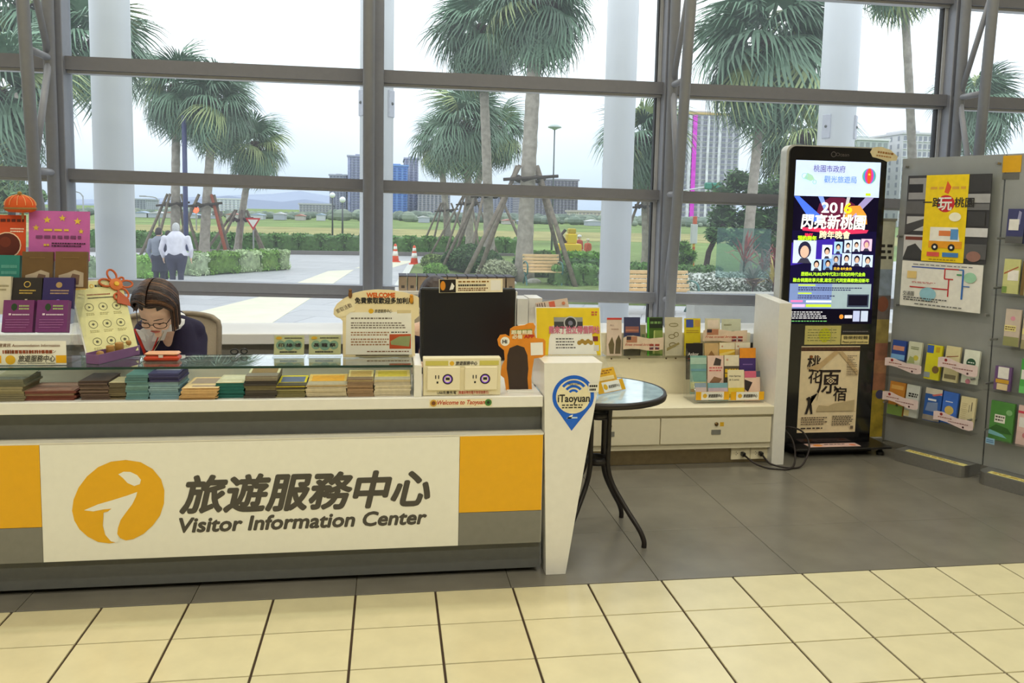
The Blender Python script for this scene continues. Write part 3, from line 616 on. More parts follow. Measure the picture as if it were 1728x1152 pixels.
for k, (u, r, h, sh) in enumerate(((-.33, .0135, .040, 'knob'), (-.09, .0145, .052, 'cylinder'), (.13, .0155, .056, 'cylinder'), (.36, .011, .055, 'waisted'))):
    c = Mt @ Vector((u*L_, .026, .0035)); s = thing('rubber_stamp', ['short round wooden stamp at the left of the purple tray', 'plain wooden stamp, second in the purple tray', 'tallest thick wooden stamp in the purple tray', 'waisted wooden stamp at the right of the purple tray'][k], 'stamp', c, group='stamps in the purple tray')
    pr = {'knob': [(r, 0), (r, .02), (r*1.05, .028), (r*.8, h-.003), (r*.3, h)], 'cylinder': [(r, 0), (r, h-.003), (r*.9, h), (r*.3, h+.0005)], 'waisted': [(r, 0), (r, .03), (r*.7, .035), (r*1.05, .048), (r*.8, h), (r*.3, h+.001)]}[sh]
    MB().lathe(pr, 18).build('handle', WD, s, True); MB().lathe([(r*1.02, 0), (r*1.02, .006)], 18).build('rubber_die', INK, s)
# ---- red spectacle case
p0, p1 = atz(240, 612, GZ), atz(302, 609, GZ); W_ = (p1-p0).length
ca = thing('spectacle_case', 'red plastic case with pale lid lying on the glass', 'case', ((p0+p1)/2+Vector((0, .03, 0))))
MB().cbox(-W_/2, W_/2, -.028, .028, 0, .021, .007).build('base', mat((206, 66, 26), .4), ca, bevel=.003); MB().cbox(-W_/2+.002, W_/2-.002, -.026, .028, .0215, .034, .007).build('lid', mat((226, 170, 130), .35), ca, bevel=.003); MB().box(-.008, .008, -.0295, -.027, .016, .026).build('clasp', mat((240, 220, 200), .3), ca)
# ---- two small green cards in clear holders
for k, (xl, xr, lab) in enumerate(((462, 513, 'small green card in clear holder farther from the welcome board'), (521, 575, 'small green card in clear holder beside the welcome board'))):
    c = cardpx(xl, 566, xr, 599, 3.30, .02); c.O.z = GZ+.006; h = thing('card_holder', lab, 'card', (c.O+c.U*c.w/2), group='green cards on the glass')
    m = MB(); m.use(mat((198, 200, 150), .6)); c.slab(m, .002); c.ring(m, mat((120, 160, 140), .6), .5, .5, .022, .016, .0006); c.ring(m, mat((130, 166, 140), .6), .22, .5, .018, .01, .0006); c.ring(m, mat((130, 166, 140), .6), .78, .5, .018, .01, .0006)
    c.disc(m, GOLD, .16, .86, .012, .0012, 18, .006); c.rows(m, INK, .34, .82, .95, .9, 1, .7, 3, .001, .03); c.rows(m, INK, .2, .1, .85, .2, 1, .8, 5, .001, .03); wpart(m, 'card', h)
    text('印 綠 禮' if k == 0 else '長 龍 祭', .016, INK, c.M(.14, .42, .0016), h, width=.088, bold=.0004)
    A = MB(); c2 = Card(c.P(-.03, -.05, .004), c.U, c.V, c.w*1.06, c.h*1.1); c2.slab(A, .002); A.box(c.O.x-.003, c.O.x+c.w+.003, 3.27, 3.335, GZ, GZ+.003); wpart(A, 'acrylic', h, ACRYL)
# ---- welcome board with arched top
WY = 3.30; WB = thing('welcome_board', 'cream arched welcome board with text sheet beside the monitor', 'board', (at(640, 612, WY).x, WY, GZ))
WF = Card((0, WY, 0), (1, 0, 0), (0, 0, 1), 1, 1); wz = lambda pts: [(p.x, p.z) for p in (at(x, y, WY) for x, y in zz(380, 440, .22576, pts))]
outl = wz([(880, 720), (878, 450), (862, 432), (830, 420), (810, 400), (812, 360), (835, 320), (880, 285), (925, 262), (960, 240), (1040, 222), (1140, 214), (1240, 218), (1340, 235), (1420, 260), (1448, 275), (1450, 410), (1415, 440), (1420, 720)]); 
wpart(MB().prism(outl, .005, WF.M(0, 0, -.005)), 'board', WB, mat((238, 222, 180), .6, var=.02, name='cream_board'))
m = MB(); WF.poly(m, PAPER, wz([(905, 385), (1390, 380), (1396, 700), (900, 700)]), .0006); WF.poly(m, mat((214, 196, 150), .6), wz([(1285, 368), (1388, 368), (1388, 390), (1285, 392)]), .001)
WF.poly(m, mat((240, 228, 190), .6), wz([(815, 395), (835, 335), (880, 295), (935, 272), (965, 290), (985, 320), (965, 345), (970, 372), (930, 388), (905, 410), (850, 425)]), .0012)
WF.poly(m, mat((190, 80, 40), .5), wz([(1228, 548), (1388, 546), (1388, 656), (1228, 656)]), .0012); WF.poly(m, mat((150, 160, 110), .5), wz([(1235, 600), (1300, 565), (1385, 560), (1375, 640), (1240, 625)]), .0016)
b = wz([(1090, 375)])[0]; WF.disc(m, GOLD, b[0], b[1], .010, .0012)
for (a, bb, cc, dd, n, sd, cl) in ((940, 418, 1245, 440, 1, 1, mat((120, 110, 100), .6)), (940, 455, 1362, 508, 3, 2, mat((130, 120, 110), .6)), (940, 525, 1225, 562, 2, 3, mat((170, 130, 100), .6)), (940, 575, 1225, 636, 3, 4, mat((170, 130, 100), .6)), (1060, 668, 1392, 684, 1, 5, BROWN), (1240, 525, 1362, 540, 1, 6, INK)):
    q = wz([(a, dd), (cc, bb)]); WF.rows(m, cl, q[0][0], q[0][1], q[1][0], q[1][1], n, .5, sd, .0012, .009, .1)
wpart(m, 'print', WB); q = wz([(1058, 272)])[0]; text('WELCOME', .026, mat((216, 96, 20), .5), WF.M(q[0], q[1], 0), WB, bold=.0012, width=.112)
q = wz([(970, 314)])[0]; text('免費索取歡迎多加利用', .026, INK, WF.M(q[0], q[1], .0008), WB, bold=.0008, width=.232); q = wz([(1115, 386)])[0]; text('旅遊服務中心', .016, INK, WF.M(q[0], q[1], .0008), WB, width=.07, shear=.2)
q = wz([(838, 392)])[0]; text('索取活動', .02, mat((70, 40, 40), .5), WF.M(q[0], q[1], .001) @ Matrix.Rotation(.45, 4, 'Z'), WB, width=.065)
for x, y, cl in ((935, 250, (120, 80, 40)), (1392, 290, (206, 140, 30))):
    q = at(380+x*.22576, 440+y*.22576, WY); wpart(MB().ball((q.x, WY-.004, q.z), (.008, .005, .016)).ball((q.x, WY-.004, q.z+.016), .007), 'charm', WB, mat(cl, .6))
wpart(MB().box(at(600, 610, WY).x, at(690, 610, WY).x, WY, WY+.05, GZ, GZ+.004), 'foot', WB, PAPER)

# ---- scissors lying at the back of the glass, handles towards the clerk
p0 = atz(402, 600, GZ); sc_ = thing('scissors', 'black handled scissors near the small green cards', 'scissors', (p0.x, 3.345, GZ+.001)); HB = mat((18, 18, 20), .4)
for s, w in ((-1, .014), (1, .012)):
    c0 = Vector((s*.018, 0, .012)); MB().tube([c0+Vector((w*math.cos(2*PI*i/18), .004*s, .010*math.sin(2*PI*i/18))) for i in range(18)], .003, 6, True).build('handle', HB, sc_, True)
MB().prism([(-.006, 0), (.006, 0), (.001, -.09)], .002, Matrix.Translation((0, -.005, .002))).build('blade', STEEL, sc_)
# ================================================================== people
SKIN = mat((236, 196, 168), .5, var=.04, scale=60, name='skin'); HAIRD = mat((48, 32, 26), .4, var=.25, scale=80, name='dark_brown_hair')
HAIRL = mat((108, 74, 48), .4, var=.25, scale=80, name='lighter_brown_hair')
def caps(mb, p0, r0, p1, r1, n=14):
    p0, p1 = Vector(p0), Vector(p1); d = p1-p0; L_ = d.length; k = 5; pts = []; rs = []
    u = d.normalized() if L_ > 1e-6 else Vector((0, 0, 1))
    for i in range(k): a = PI/2*(1-i/k); pts.append(p0-u*r0*math.sin(a)); rs.append(max(.0008, r0*math.cos(a)))
    pts += [p0, p1]; rs += [r0, r1]
    for i in range(1, k+1): a = PI/2*i/k; pts.append(p1+u*r1*math.sin(a)); rs.append(max(.0008, r1*math.cos(a)))
    mb.tube(pts, rs, n)
def fuse(o, vox, it=4):
    r = o.modifiers.new('fuse', 'REMESH'); r.mode = 'VOXEL'; r.voxel_size = vox; r.use_smooth_shade = True
    s = o.modifiers.new('soften', 'SMOOTH'); s.iterations = it; s.factor = .5; return o
def head_shape(mb, HM):                                   # head in its own frame: face towards -y, crown +z, 0.225 m tall
    vs = []; nu, nv = 28, 20; b = MB().ball((0, 0, 0), (.074, .093, .112), nu, nv)
    for v in b.v:
        x, y, z = v
        if z < 0: t = -z/.112; x *= 1-.38*t*t; y = y*(1-.15*t) - .012*t
        if y < -.06: y = -.06+(y+.06)*.72
        vs.append(HM @ Vector((x, y, z)))
    mb.add(vs, b.f)
    mb.ball(HM @ Vector((0, -.092, -.028)), .0135, 10, 8); caps(mb, HM @ Vector((0, -.086, .005)), .008, HM @ Vector((0, -.094, -.026)), .011, 8)
    mb.ball(HM @ Vector((0, -.078, -.093)), .017, 10, 8); mb.ball(HM @ Vector((0, -.083, -.058)), (.02, .01, .010), 10, 8)
    for s in (-1, 1):
        mb.ball(HM @ Vector((s*.074, .005, -.012)), .013, 8, 6); mb.ball(HM @ Vector((s*.074, .008, .008)), .014, 8, 6)
        mb.ball(HM @ Vector((s*.036, -.068, -.038)), .024, 10, 8)
def hand(mb, c, fwd, side, s=1.0):
    c, fwd, side = Vector(c), Vector(fwd).normalized(), Vector(side).normalized(); up = side.cross(fwd)
    caps(mb, c, .018, c+fwd*.05, .02); caps(mb, c+side*.018, .016, c+fwd*.05+side*.022, .015); caps(mb, c-side*.016, .016, c+fwd*.05-side*.02, .015)
    for k, l in enumerate((.062, .072, .068, .052)):
        b = c+fwd*.058+side*(.029-.019*k); m_ = b+fwd*l*.55-up*.006; caps(mb, b, .0085, m_, .008, 8); caps(mb, m_, .008, m_+fwd*l*.4-up*.018, .0068, 8)
    b = c+side*.026; m_ = b+side*.026+fwd*.028; caps(mb, b, .0105, m_, .0095, 8); caps(mb, m_, .0095, m_+fwd*.026-side*.002, .008, 8)

# ---- clerk bent over the desk
HC = Vector((-.985, 3.665, 1.018)); HM = Matrix.Translation(HC) @ Matrix.Rotation(-.14, 4, 'Z') @ Matrix.Rotation(math.radians(45), 4, 'X') @ Matrix.Rotation(.06, 4, 'Y')
wom = thing('person', 'clerk in navy cardigan and red lanyard bent over the desk, wearing glasses', 'person', (-.97, 4.1, 0))
b = MB(); head_shape(b, HM)
NB = Vector((-.975, 3.80, .915)); caps(b, HM @ Vector((0, .02, -.06)), .05, NB, .055)
caps(b, NB, .06, (-.972, 3.90, .80), .115); caps(b, (-.972, 3.90, .80), .115, (-.97, 4.02, .60), .115); caps(b, (-.97, 4.02, .60), .12, (-.97, 4.08, .535), .135)
SHL, SHR = Vector((-.885, 3.86, .845)), Vector((-1.10, 3.86, .845))
for s, S in ((1, SHL), (-1, SHR)):
    caps(b, NB+Vector((0, .03, -.03)), .055, S, .052); E_ = S+Vector((s*.02, .0, -.095)); E_.y = 3.80
    caps(b, S, .048, E_, .038); Wd = Vector((-.97+s*.07, 3.56, .742)); E2 = E_+Vector((0, -.03, 0)); E2.z = .735
    caps(b, E_, .038, Wd, .024); hand(b, Wd, (-s*.5, -.86, .0), (-s*.86, .5, 0))
    caps(b, (-.97+s*.08, 4.06, .525), .085, (-.97+s*.1, 3.66, .52), .06); caps(b, (-.97+s*.1, 3.66, .52), .055, (-.97+s*.1, 3.70, .09), .036); caps(b, (-.97+s*.1, 3.71, .06), .036, (-.97+s*.1, 3.56, .04), .03)
wb_ = wpart(b, 'body', wom, SKIN); fuse(wb_, .0065)
c = MB(); caps(c, (-.972, 3.86, .862), .085, (-.972, 3.90, .80), .128); caps(c, (-.972, 3.90, .80), .128, (-.97, 4.02, .60), .126)
for s, S in ((1, SHL), (-1, SHR)):
    caps(c, Vector((-.972+s*.04, 3.84, .885)), .058, S, .062); E_ = S+Vector((s*.02, 0, -.095)); E_.y = 3.80; caps(c, S, .061, E_, .05); caps(c, E_, .05, Vector((-.97+s*.085, 3.60, .744)), .034)
caps(c, (-.925, 3.80, .925), .042, (-.885, 3.85, .885), .055); caps(c, (-.912, 3.79, .90), .045, (-.905, 3.80, .80), .065); caps(c, (-1.02, 3.85, .925), .045, (-1.09, 3.87, .885), .055); caps(c, (-1.04, 3.79, .90), .045, (-1.045, 3.80, .80), .065); caps(c, (-.975, 3.90, .93), .05, (-.972, 3.92, .86), .09)
fuse(wpart(c, 'cardigan', wom, mat((34, 28, 58), .85, var=.12, scale=150, name='navy_knit')), .009)
t = MB()
for s in (1, -1): caps(t, (-.97+s*.08, 4.06, .525), .092, (-.97+s*.1, 3.66, .52), .067); caps(t, (-.97+s*.1, 3.66, .52), .062, (-.97+s*.1, 3.70, .12), .046)
caps(t, (-.97, 4.03, .58), .128, (-.97, 4.08, .535), .142); fuse(wpart(t, 'trousers', wom, mat((30, 30, 36), .85)), .011)
t = MB()
for s in (1, -1): caps(t, (-.97+s*.1, 3.71, .045), .042, (-.97+s*.1, 3.55, .04), .036)
fuse(wpart(t, 'shoes', wom, BLACK), .01)
# shirt front, collar, lanyard
def pw(x, y, Y): return at(x, y, Y)
sh = MB(); vs = [pw(231, 560, 3.735), pw(243, 552, 3.70), pw(262, 550, 3.70), pw(277, 553, 3.735), pw(266, 575, 3.735), pw(252, 600, 3.745), pw(240, 580, 3.735)]
ctr_ = sum(vs, Vector())/len(vs)+Vector((0, -.012, 0)); sh.add(vs+[ctr_]+[v+Vector((0, .03, 0)) for v in vs], [(i, (i+1) % 7, 7) for i in range(7)]+[(i, 8+i, 8+(i+1) % 7, (i+1) % 7) for i in range(7)]+[tuple(range(14, 7, -1))])
wpart(sh, 'shirt', wom, mat((226, 226, 226), .7, name='white_cotton'))
for pts in ([(229, 556), (243, 560), (247, 576), (238, 572)], [(284, 552), (262, 556), (256, 576), (276, 574)]):
    k = MB(); v0 = [pw(x, y, 3.715) for x, y in pts]; k.add([v for v in v0]+[v+Vector((0, .012, 0)) for v in v0], [(3, 2, 1, 0), (4, 5, 6, 7), (0, 1, 5, 4), (1, 2, 6, 5), (2, 3, 7, 6), (3, 0, 4, 7)]); wpart(k, 'collar', wom, mat((232, 232, 232), .7, name='white_cotton_collar'))
cr_ = MB(); cr_.tube([NB+Vector((.060*math.cos(2*PI*i/20), -.012+.060*math.sin(2*PI*i/20), .022+.020*math.sin(2*PI*i/20))) for i in range(20)], .020, 8, True); wpart(cr_, 'collar_band', wom, mat((232, 232, 232), .7, name='white_cotton_collar'))
LN = mat((196, 44, 30), .6, name='red_lanyard')
wpart(MB().tube([pw(228, 555, 3.73), pw(234, 570, 3.715), pw(241, 586, 3.715), pw(247, 603, 3.725)], .0075, 6, flat=.35).tube([pw(270, 562, 3.722), pw(264, 576, 3.712), pw(258, 590, 3.715), pw(252, 603, 3.725)], .0075, 6, flat=.35), 'lanyard', wom, LN)
wpart(MB().tube([pw(279, 545, 3.73), pw(276, 560, 3.715), pw(268, 578, 3.712), pw(258, 595, 3.72)], .0018, 5), 'cardigan_trim', wom, mat((190, 180, 150), .6))
# face details
def hp_(x, y, z): return HM @ Vector((x, y, z))
fd = MB()
for s in (-1, 1): fd.tube([hp_(s*.014, -.0935, .022), hp_(s*.03, -.092, .027), hp_(s*.05, -.080, .022)], [.002, .0028, .0015], 6)
wpart(fd, 'eyebrows', wom, HAIRD)
fd = MB()
for s in (-1, 1): fd.tube([hp_(s*.016, -.089, -.002), hp_(s*.031, -.0895, -.007), hp_(s*.046, -.081, -.002)], [.0012, .002, .0012], 6)
wpart(fd, 'eyelashes', wom, INK)
wpart(MB().tube([hp_(-.020, -.090, -.058), hp_(0, -.096, -.056), hp_(.020, -.090, -.058)], [.002, .0045, .002], 8), 'lips', wom, mat((196, 104, 96), .5))
g = MB()
for s in (-1, 1):
    g.tube([hp_(s*.034+.026*math.copysign(abs(math.cos(a))**.6, math.cos(a)), -.101+.012*abs(math.cos(a))*(1 if s*math.cos(a) > 0 else .2), -.004+.017*math.copysign(abs(math.sin(a))**.7, math.sin(a))) for a in [2*PI*i/24 for i in range(24)]], .0018, 6, True)
    g.tube([hp_(s*.06, -.088, .0), hp_(s*.078, -.04, .004), hp_(s*.080, .01, .006)], .0016, 6)
g.tube([hp_(-.009, -.102, .002), hp_(0, -.104, .005), hp_(.009, -.102, .002)], .0016, 6); wpart(g, 'glasses', wom, mat((46, 22, 14), .25, name='dark_brown_frame'))
# hair: under-shell plus combed locks from a centre parting
def scalp(x, y, z, k=1.0): return HM @ Vector((x*k, y*k, z*k))
hs = MB(); hb = MB().ball((0, .006, .008), (.082, .098, .118), 28, 20)
keep = [not (v[1] < -.035 and v[2] < .068-.35*abs(v[0])) and v[2] > -.075+(.0 if v[1] > 0 else .03) for v in hb.v]
hs.add([HM @ Vector(v) for v in hb.v], [f for f in hb.f if all(keep[i] for i in f)])
hr = wpart(hs, 'hair', wom, HAIRD); md = hr.modifiers.new('thick', 'SOLIDIFY'); md.thickness = .008; md.offset = -1
R = random.Random(3); la = MB(); lb = MB()
for s in (-1, 1):
    for i in range(46):
        y0 = -.080+.165*(i/45)**.9; pts = []; rs = []; end = R.uniform(2.5, 2.9) if s == 1 else R.uniform(1.55, 1.8)
        n = 13; bb = .106
        for j in range(n):
            f = j/(n-1); ph = .03+f*end; yy = y0+(.052 if y0 < -.03 else .02)*f*(1.15 if y0 < -.05 else .7)+R.uniform(-.001, .001)
            cs = math.sqrt(max(.08, 1-(min(abs(yy), .1)/bb)**2)); kk = 1.0+R.uniform(0, .012)
            x = s*(.0905*cs+.004)*math.sin(min(ph, 1.62))*kk; z = .010+(.122*cs+.004)*math.cos(ph)*kk
            if ph > 1.5 and s == 1 and pts: q = pts[-1]+Vector((.001, .0, -.0145)); pts.append(q); rs.append(.0062*(1-.35*f)); continue
            if ph > 1.5: z = .010-(ph-1.5)*.115; x = s*(.086*cs+.006)*(1 if s == 1 else .98)
            pts.append(HM @ Vector((x-.004, yy, z))); rs.append(.0062*(1-.35*f) if j else .003)
        (lb if R.random() < .34 else la).tube(pts, rs, 6, flat=.6)
wpart(la, 'dark_locks', wom, HAIRD); wpart(lb, 'light_locks', wom, HAIRL)
# small tied tuft on her right side
tf = MB()
for i in range(7): tf.tube([hp_(-.078, -.01+.006*i, .02), hp_(-.095, -.012+.006*i, .008-.003*i), hp_(-.102, -.02+.008*i, -.02-.004*i)], [.004, .005, .0015], 5)
wpart(tf, 'tied_tuft', wom, HAIRL)

# ---- second clerk, only hair seen above the monitor
P2 = at(734, 480, 4.05); w2 = thing('person', 'seated clerk with dark hair mostly hidden behind the black monitor', 'person', (P2.x, 4.15, 0))
H2 = Matrix.Translation((P2.x, 4.05, at(734, 467, 4.05).z-.118)) @ Matrix.Rotation(.35, 4, 'X'); b = MB(); head_shape(b, H2); nb = Vector((P2.x, 4.1, H2.translation.z-.14))
caps(b, H2 @ Vector((0, .02, -.06)), .05, nb, .055); caps(b, nb, .07, nb+Vector((0, .06, -.3)), .12); caps(b, nb+Vector((0, .06, -.3)), .12, (P2.x, 4.2, .55), .13)
for s in (-1, 1):
    S = nb+Vector((s*.16, .03, -.06)); caps(b, nb, .05, S, .05); E_ = S+Vector((s*.05, -.05, -.2)); caps(b, S, .045, E_, .036); Wd = Vector((P2.x+s*.08, 3.74, .755)); caps(b, E_, .036, Wd, .024); hand(b, Wd, (-s*.3, -.95, 0), (-s*.95, .3, 0))
    caps(b, (P2.x+s*.08, 4.18, .52), .085, (P2.x+s*.1, 3.86, .5), .06); caps(b, (P2.x+s*.1, 3.86, .5), .055, (P2.x+s*.1, 3.9, .08), .036); caps(b, (P2.x+s*.1, 3.9, .05), .036, (P2.x+s*.1, 3.76, .04), .03)
fuse(wpart(b, 'body', w2, SKIN), .009); c = MB(); caps(c, nb+Vector((0, .02, -.06)), .08, nb+Vector((0, .06, -.3)), .132); caps(c, nb+Vector((0, .06, -.3)), .132, (P2.x, 4.2, .56), .138)
for s in (-1, 1): S = nb+Vector((s*.16, .03, -.06)); caps(c, nb+Vector((0, .02, -.04)), .06, S, .06); E_ = S+Vector((s*.05, -.05, -.2)); caps(c, S, .057, E_, .046); caps(c, E_, .046, Vector((P2.x+s*.08, 3.78, .755)), .033)
fuse(wpart(c, 'cardigan', w2, mat((34, 28, 58), .85, var=.12, scale=150, name='navy_knit')), .011)
hs = MB(); hb = MB().ball((0, .006, .008), (.084, .1, .12), 24, 18); keep = [not (v[1] < -.03 and v[2] < .05) and v[2] > -.09 for v in hb.v]
hs.add([H2 @ Vector(v) for v in hb.v], [f for f in hb.f if all(keep[i] for i in f)]); hr = wpart(hs, 'hair', w2, HAIRD); md = hr.modifiers.new('thick', 'SOLIDIFY'); md.thickness = .01; md.offset = -1
# chairs
def office_chair(label, x, y, rz=0, col=(186, 172, 150), top=.95):
    t = thing('office_chair', label, 'chair', (x, y, 0), rz, 'office chairs behind the counter'); M_ = mat(col, .8, var=.06, scale=200, name='tan_mesh'); n = 20; h0, h1, w = .52, top, .235
    vs = []; rows = 12
    for i in range(rows+1):
        v = i/rows; z = h0+(h1-h0)*v; wv = w*(1-.0*v)
        k = max(0, (v-.82)/.18); wv = w*(1-.16*(1-math.sqrt(max(0, 1-k*k)))) if k > 0 else w
        for j in range(n+1):
            u = -1+2*j/n; vs.append((u*wv, .0-.06*u*u+.05*v, z-(.012*k*k*abs(u)**4)))
    fs = [(i*(n+1)+j, i*(n+1)+j+1, (i+1)*(n+1)+j+1, (i+1)*(n+1)+j) for i in range(rows) for j in range(n)]
    bk = MB().add(vs, fs).build('backrest', M_, t, True); s = bk.modifiers.new('thick', 'SOLIDIFY'); s.thickness = .018
    ed = [vs[i*(n+1)] for i in range(rows+1)]+[vs[rows*(n+1)+j] for j in range(1, n)]+[vs[i*(n+1)+n] for i in range(rows, -1, -1)]
    MB().tube(ed, .013, 8).build('back_frame', mat((150, 138, 120), .5), t, True)
    MB().cbox(-.24, .24, -.42, .02, .36, .425, .02).build('seat', M_, t, bevel=.01)
    MB().tube([(0, -.02, .38), (0, .05, .42), (0, .06, .62)], .022, 8).build('back_bracket', DKGREY, t); MB().tube([(0, -.2, .1), (0, -.2, .36)], .025, 10).build('column', DKGREY, t)
    for k in range(5):
        a = 2*PI*k/5; lg = MB().tube([(0, -.2, .09), (.26*math.cos(a), -.2+.26*math.sin(a), .06)], .017, 8).build('leg', DKGREY, t); MB().ball((.26*math.cos(a), -.2+.26*math.sin(a), .028), .028, 10, 8).build('caster', INK, lg)
    return t
cx = at(375, 560, 4.30).x-.245
office_chair('tan mesh office chair behind the clerk in the navy cardigan', cx, 4.30, .0, top=at(320, 530, 4.30).z)
office_chair('tan mesh office chair hidden behind the black monitor', P2.x, 4.44, 0, top=.9)
# ================================================================== back furniture
zc = at(690, 491, 4.55).z; xa, xb = at(668, 500, 4.55).x, at(872, 500, 4.55).x; xd = at(985, 560, 4.55).x
wc = thing('white_cabinet', 'white back cabinet behind the monitor with file boxes on it', 'cabinet', ((xa+xb)/2, 4.66, 0))
for nm, a in (('body', (xa, xb, 4.56, 4.79, 0, zc-.02)), ('top', (xa-.005, xb+.005, 4.55, 4.79, zc-.02, zc))): wpart(MB().cbox(*a, .002), nm, wc, WHITE)
for k in range(2): 
    x0 = xa+(xb-xa)*k/2; d_ = wpart(MB().box(x0+.004, x0+(xb-xa)/2-.004, 4.545, 4.56, .06, zc-.03), 'door', wc, WHITE); MB().box(x0+.02, x0+.03, 4.53, 4.545, .5, .6).build('handle', STEEL, d_).matrix_parent_inverse = Matrix.Identity(4)
wl = thing('low_white_cabinet', 'lower white cabinet behind the yellow poster', 'cabinet', ((xb+xd)/2, 4.66, 0)); zl = at(880, 548, 4.55).z
wpart(MB().cbox(xb+.01, xd, 4.55, 4.79, 0, zl, .003), 'body', wl, WHITE); wpart(MB().box(xb+.02, xd-.01, 4.54, 4.55, .06, zl-.03), 'door', wl, WHITE)
FB = [(673, 687), (688, 703), (705, 720), (722, 737), (739, 754), (756, 771), (773, 788), (790, 805), (807, 822), (824, 838), (840, 853), (855, 869)]
for k, (a, b_) in enumerate(FB):
    x0, x1 = at(a, 480, 4.57).x, at(b_, 480, 4.57).x; zt = at(a, 465+k*.2, 4.57).z
    o = thing('file_box', ['first', 'second', 'third', 'fourth', 'fifth', 'sixth', 'seventh', 'eighth', 'ninth', 'tenth', 'eleventh', 'last'][k]+' grey brown file box along the white cabinet top, from the welcome board', 'file box', ((x0+x1)/2, 4.66, zc), group='file boxes on the white cabinet')
    w = (x1-x0)/2
    MB().box(-w+.001, w-.001, -.088, .1, .0005, zt-zc-.004).build('box', mat((168, 150, 130), .7, var=.08), o); MB().box(-w, w, -.09, .1, zt-zc-.004, zt-zc).build('lid', mat((70, 72, 90), .6), o); MB().box(-w*.4, w*.4, -.0892, -.088, .015, .03).build('label', mat((90, 84, 80), .6), o)
for k, (a, b_, yt, Yq, lab) in enumerate(((871, 894, 494, 4.56, 'white magazine file beside the monitor'), (890, 918, 493, 4.60, 'white magazine file behind the printed magazines'))):
    p = at((a+b_)/2, yt+10, Yq); w = (at(b_, 520, Yq).x-at(a, 520, Yq).x)/2*.8; o = thing('magazine_file', lab, 'magazine file', (p.x, Yq+.09, zl), group='white magazine files')
    hh = p.z-zl
    for nm, q in (('side', (-w, -w+.004, -.09, .1, 0, hh)), ('side', (w-.004, w, -.09, .1, 0, hh)), ('front', (-w+.004, w-.004, -.09, -.086, 0, hh)), ('back', (-w+.004, w-.004, .096, .1, 0, hh)), ('top', (-w+.004, w-.004, -.086, .096, hh-.004, hh-.0005))): MB().box(*q).build(nm, WHITE, o)
mg = Card(at(912, 528, 4.5), Vector((1, 0, .16)), Vector((-.06, .05, .13)), at(966, 520, 4.5).x-at(912, 520, 4.5).x, .135); mg.O.z = zl+.002
leaflet('tilted pale magazine with orange block above the yellow poster', mg, (206, 184, 164), [('r', (120, 90, 80), .02, .1, .06, .95), ('r', (90, 70, 64), .09, .1, .12, .95), ('r', (120, 90, 80), .16, .1, .2, .95), ('r', (110, 84, 74), .25, .1, .28, .95), ('r', (206, 90, 56), .40, .1, .58, .95), ('r', (150, 140, 130), .8, .3, .92, .6), ('d', (196, 120, 80), .85, .8, .01)], .02, name='magazine', cat='magazine')
# ---- low display bench
BF = 4.40; bn = thing('display_bench', 'low cream display bench with two locked drawers and white side panel', 'bench', (1.65, 4.6, 0)); gx0, gx1 = 2.236, 2.312
CRB = mat((234, 226, 200), .42, var=.02, name='cream_bench')
wpart(MB().cbox(xd+.012, gx0, BF, 4.79, .306, .356, .003), 'ledge', bn, CRB)
wpart(MB().prism([(BF, .002), (4.72, .002), (4.72, .985), (BF, .962)], gx1-gx0, Matrix(((0, 0, 1, gx0), (1, 0, 0, 0), (0, 1, 0, 0), (0, 0, 0, 1)))), 'side_panel', bn, WHITE)
wpart(MB().box(xd+.012, gx0, 4.765, 4.79, .356, .735), 'back_panel', bn, CRB)
wpart(MB().box(xd+.012, gx0, BF+.03, 4.79, .10, .306), 'carcass', bn, CRB)
for a, b_ in ((xd+.02, 1.548), (1.554, gx0-.006)):
    dr = wpart(MB().cbox(a, b_, BF+.012, BF+.03, .136, .290, .002), 'drawer', bn, CRB); cx = (a+b_)/2
    if a > 1.5: cx = at(1210, 720, BF).x
    else: cx = at(1030, 720, BF).x
    o = MB().box(cx-.028, cx+.028, BF+.008, BF+.0125, .19, .218).build('handle', STEEL, dr); o = MB().lathe([(.011, 0), (.011, .008), (.007, .012), (.002, .0125)], 14, Matrix.Translation((cx, BF+.013, .252)) @ Matrix.Rotation(PI/2, 4, 'X')).build('lock', mat((120, 96, 60), .35, metal=.8), dr)
    if a > 1.5: MB().box(cx+.022, cx+.046, BF+.0105, BF+.0125, .238, .262).build('sticker', GOLD, dr)
wpart(MB().box(xd+.012, gx0, BF+.07, 4.79, .002, .10), 'kick_plate', bn, mat((150, 134, 104), .3, metal=.7, var=.1, name='bronze_steel'))
# sockets and cords
sk = thing('wall_socket', 'ivory double socket plate on the bench kick plate', 'socket', (at(1265, 760, BF+.07).x, BF+.07, .02)); w = at(1298, 760, BF+.07).x-at(1233, 760, BF+.07).x
for k in (0, 1): 
    p = MB().cbox(-w/2+k*w/2+.001, -w/2+(k+1)*w/2-.001, -.012, 0, 0, .07, .003).build('plate', mat((238, 228, 196), .4, name='ivory_plate'), sk)
    m = MB()
    for dx, dz in ((.03, .045), (.03, .028), (.038, .036)): m.box(-w/2+k*w/2+dx, -w/2+k*w/2+dx+.004, -.0126, -.012, dz, dz+.004)
    m.build('holes', INK, p)
    MB().cbox(-w/2+k*w/2+.058-.01*k, -w/2+k*w/2+.08-.01*k, -.045, -.012, .025, .05, .004).build('plug', BLACK, p)
sx, sy = sk.location.x, BF+.07
def cord(label, pts, r=.0055): tag(MB().tube(pts, r, 8).build('electric_lead', mat((34, 24, 22), .5, name='cord_rubber'), smooth=True), label, 'cord', 'power cords by the kiosk')
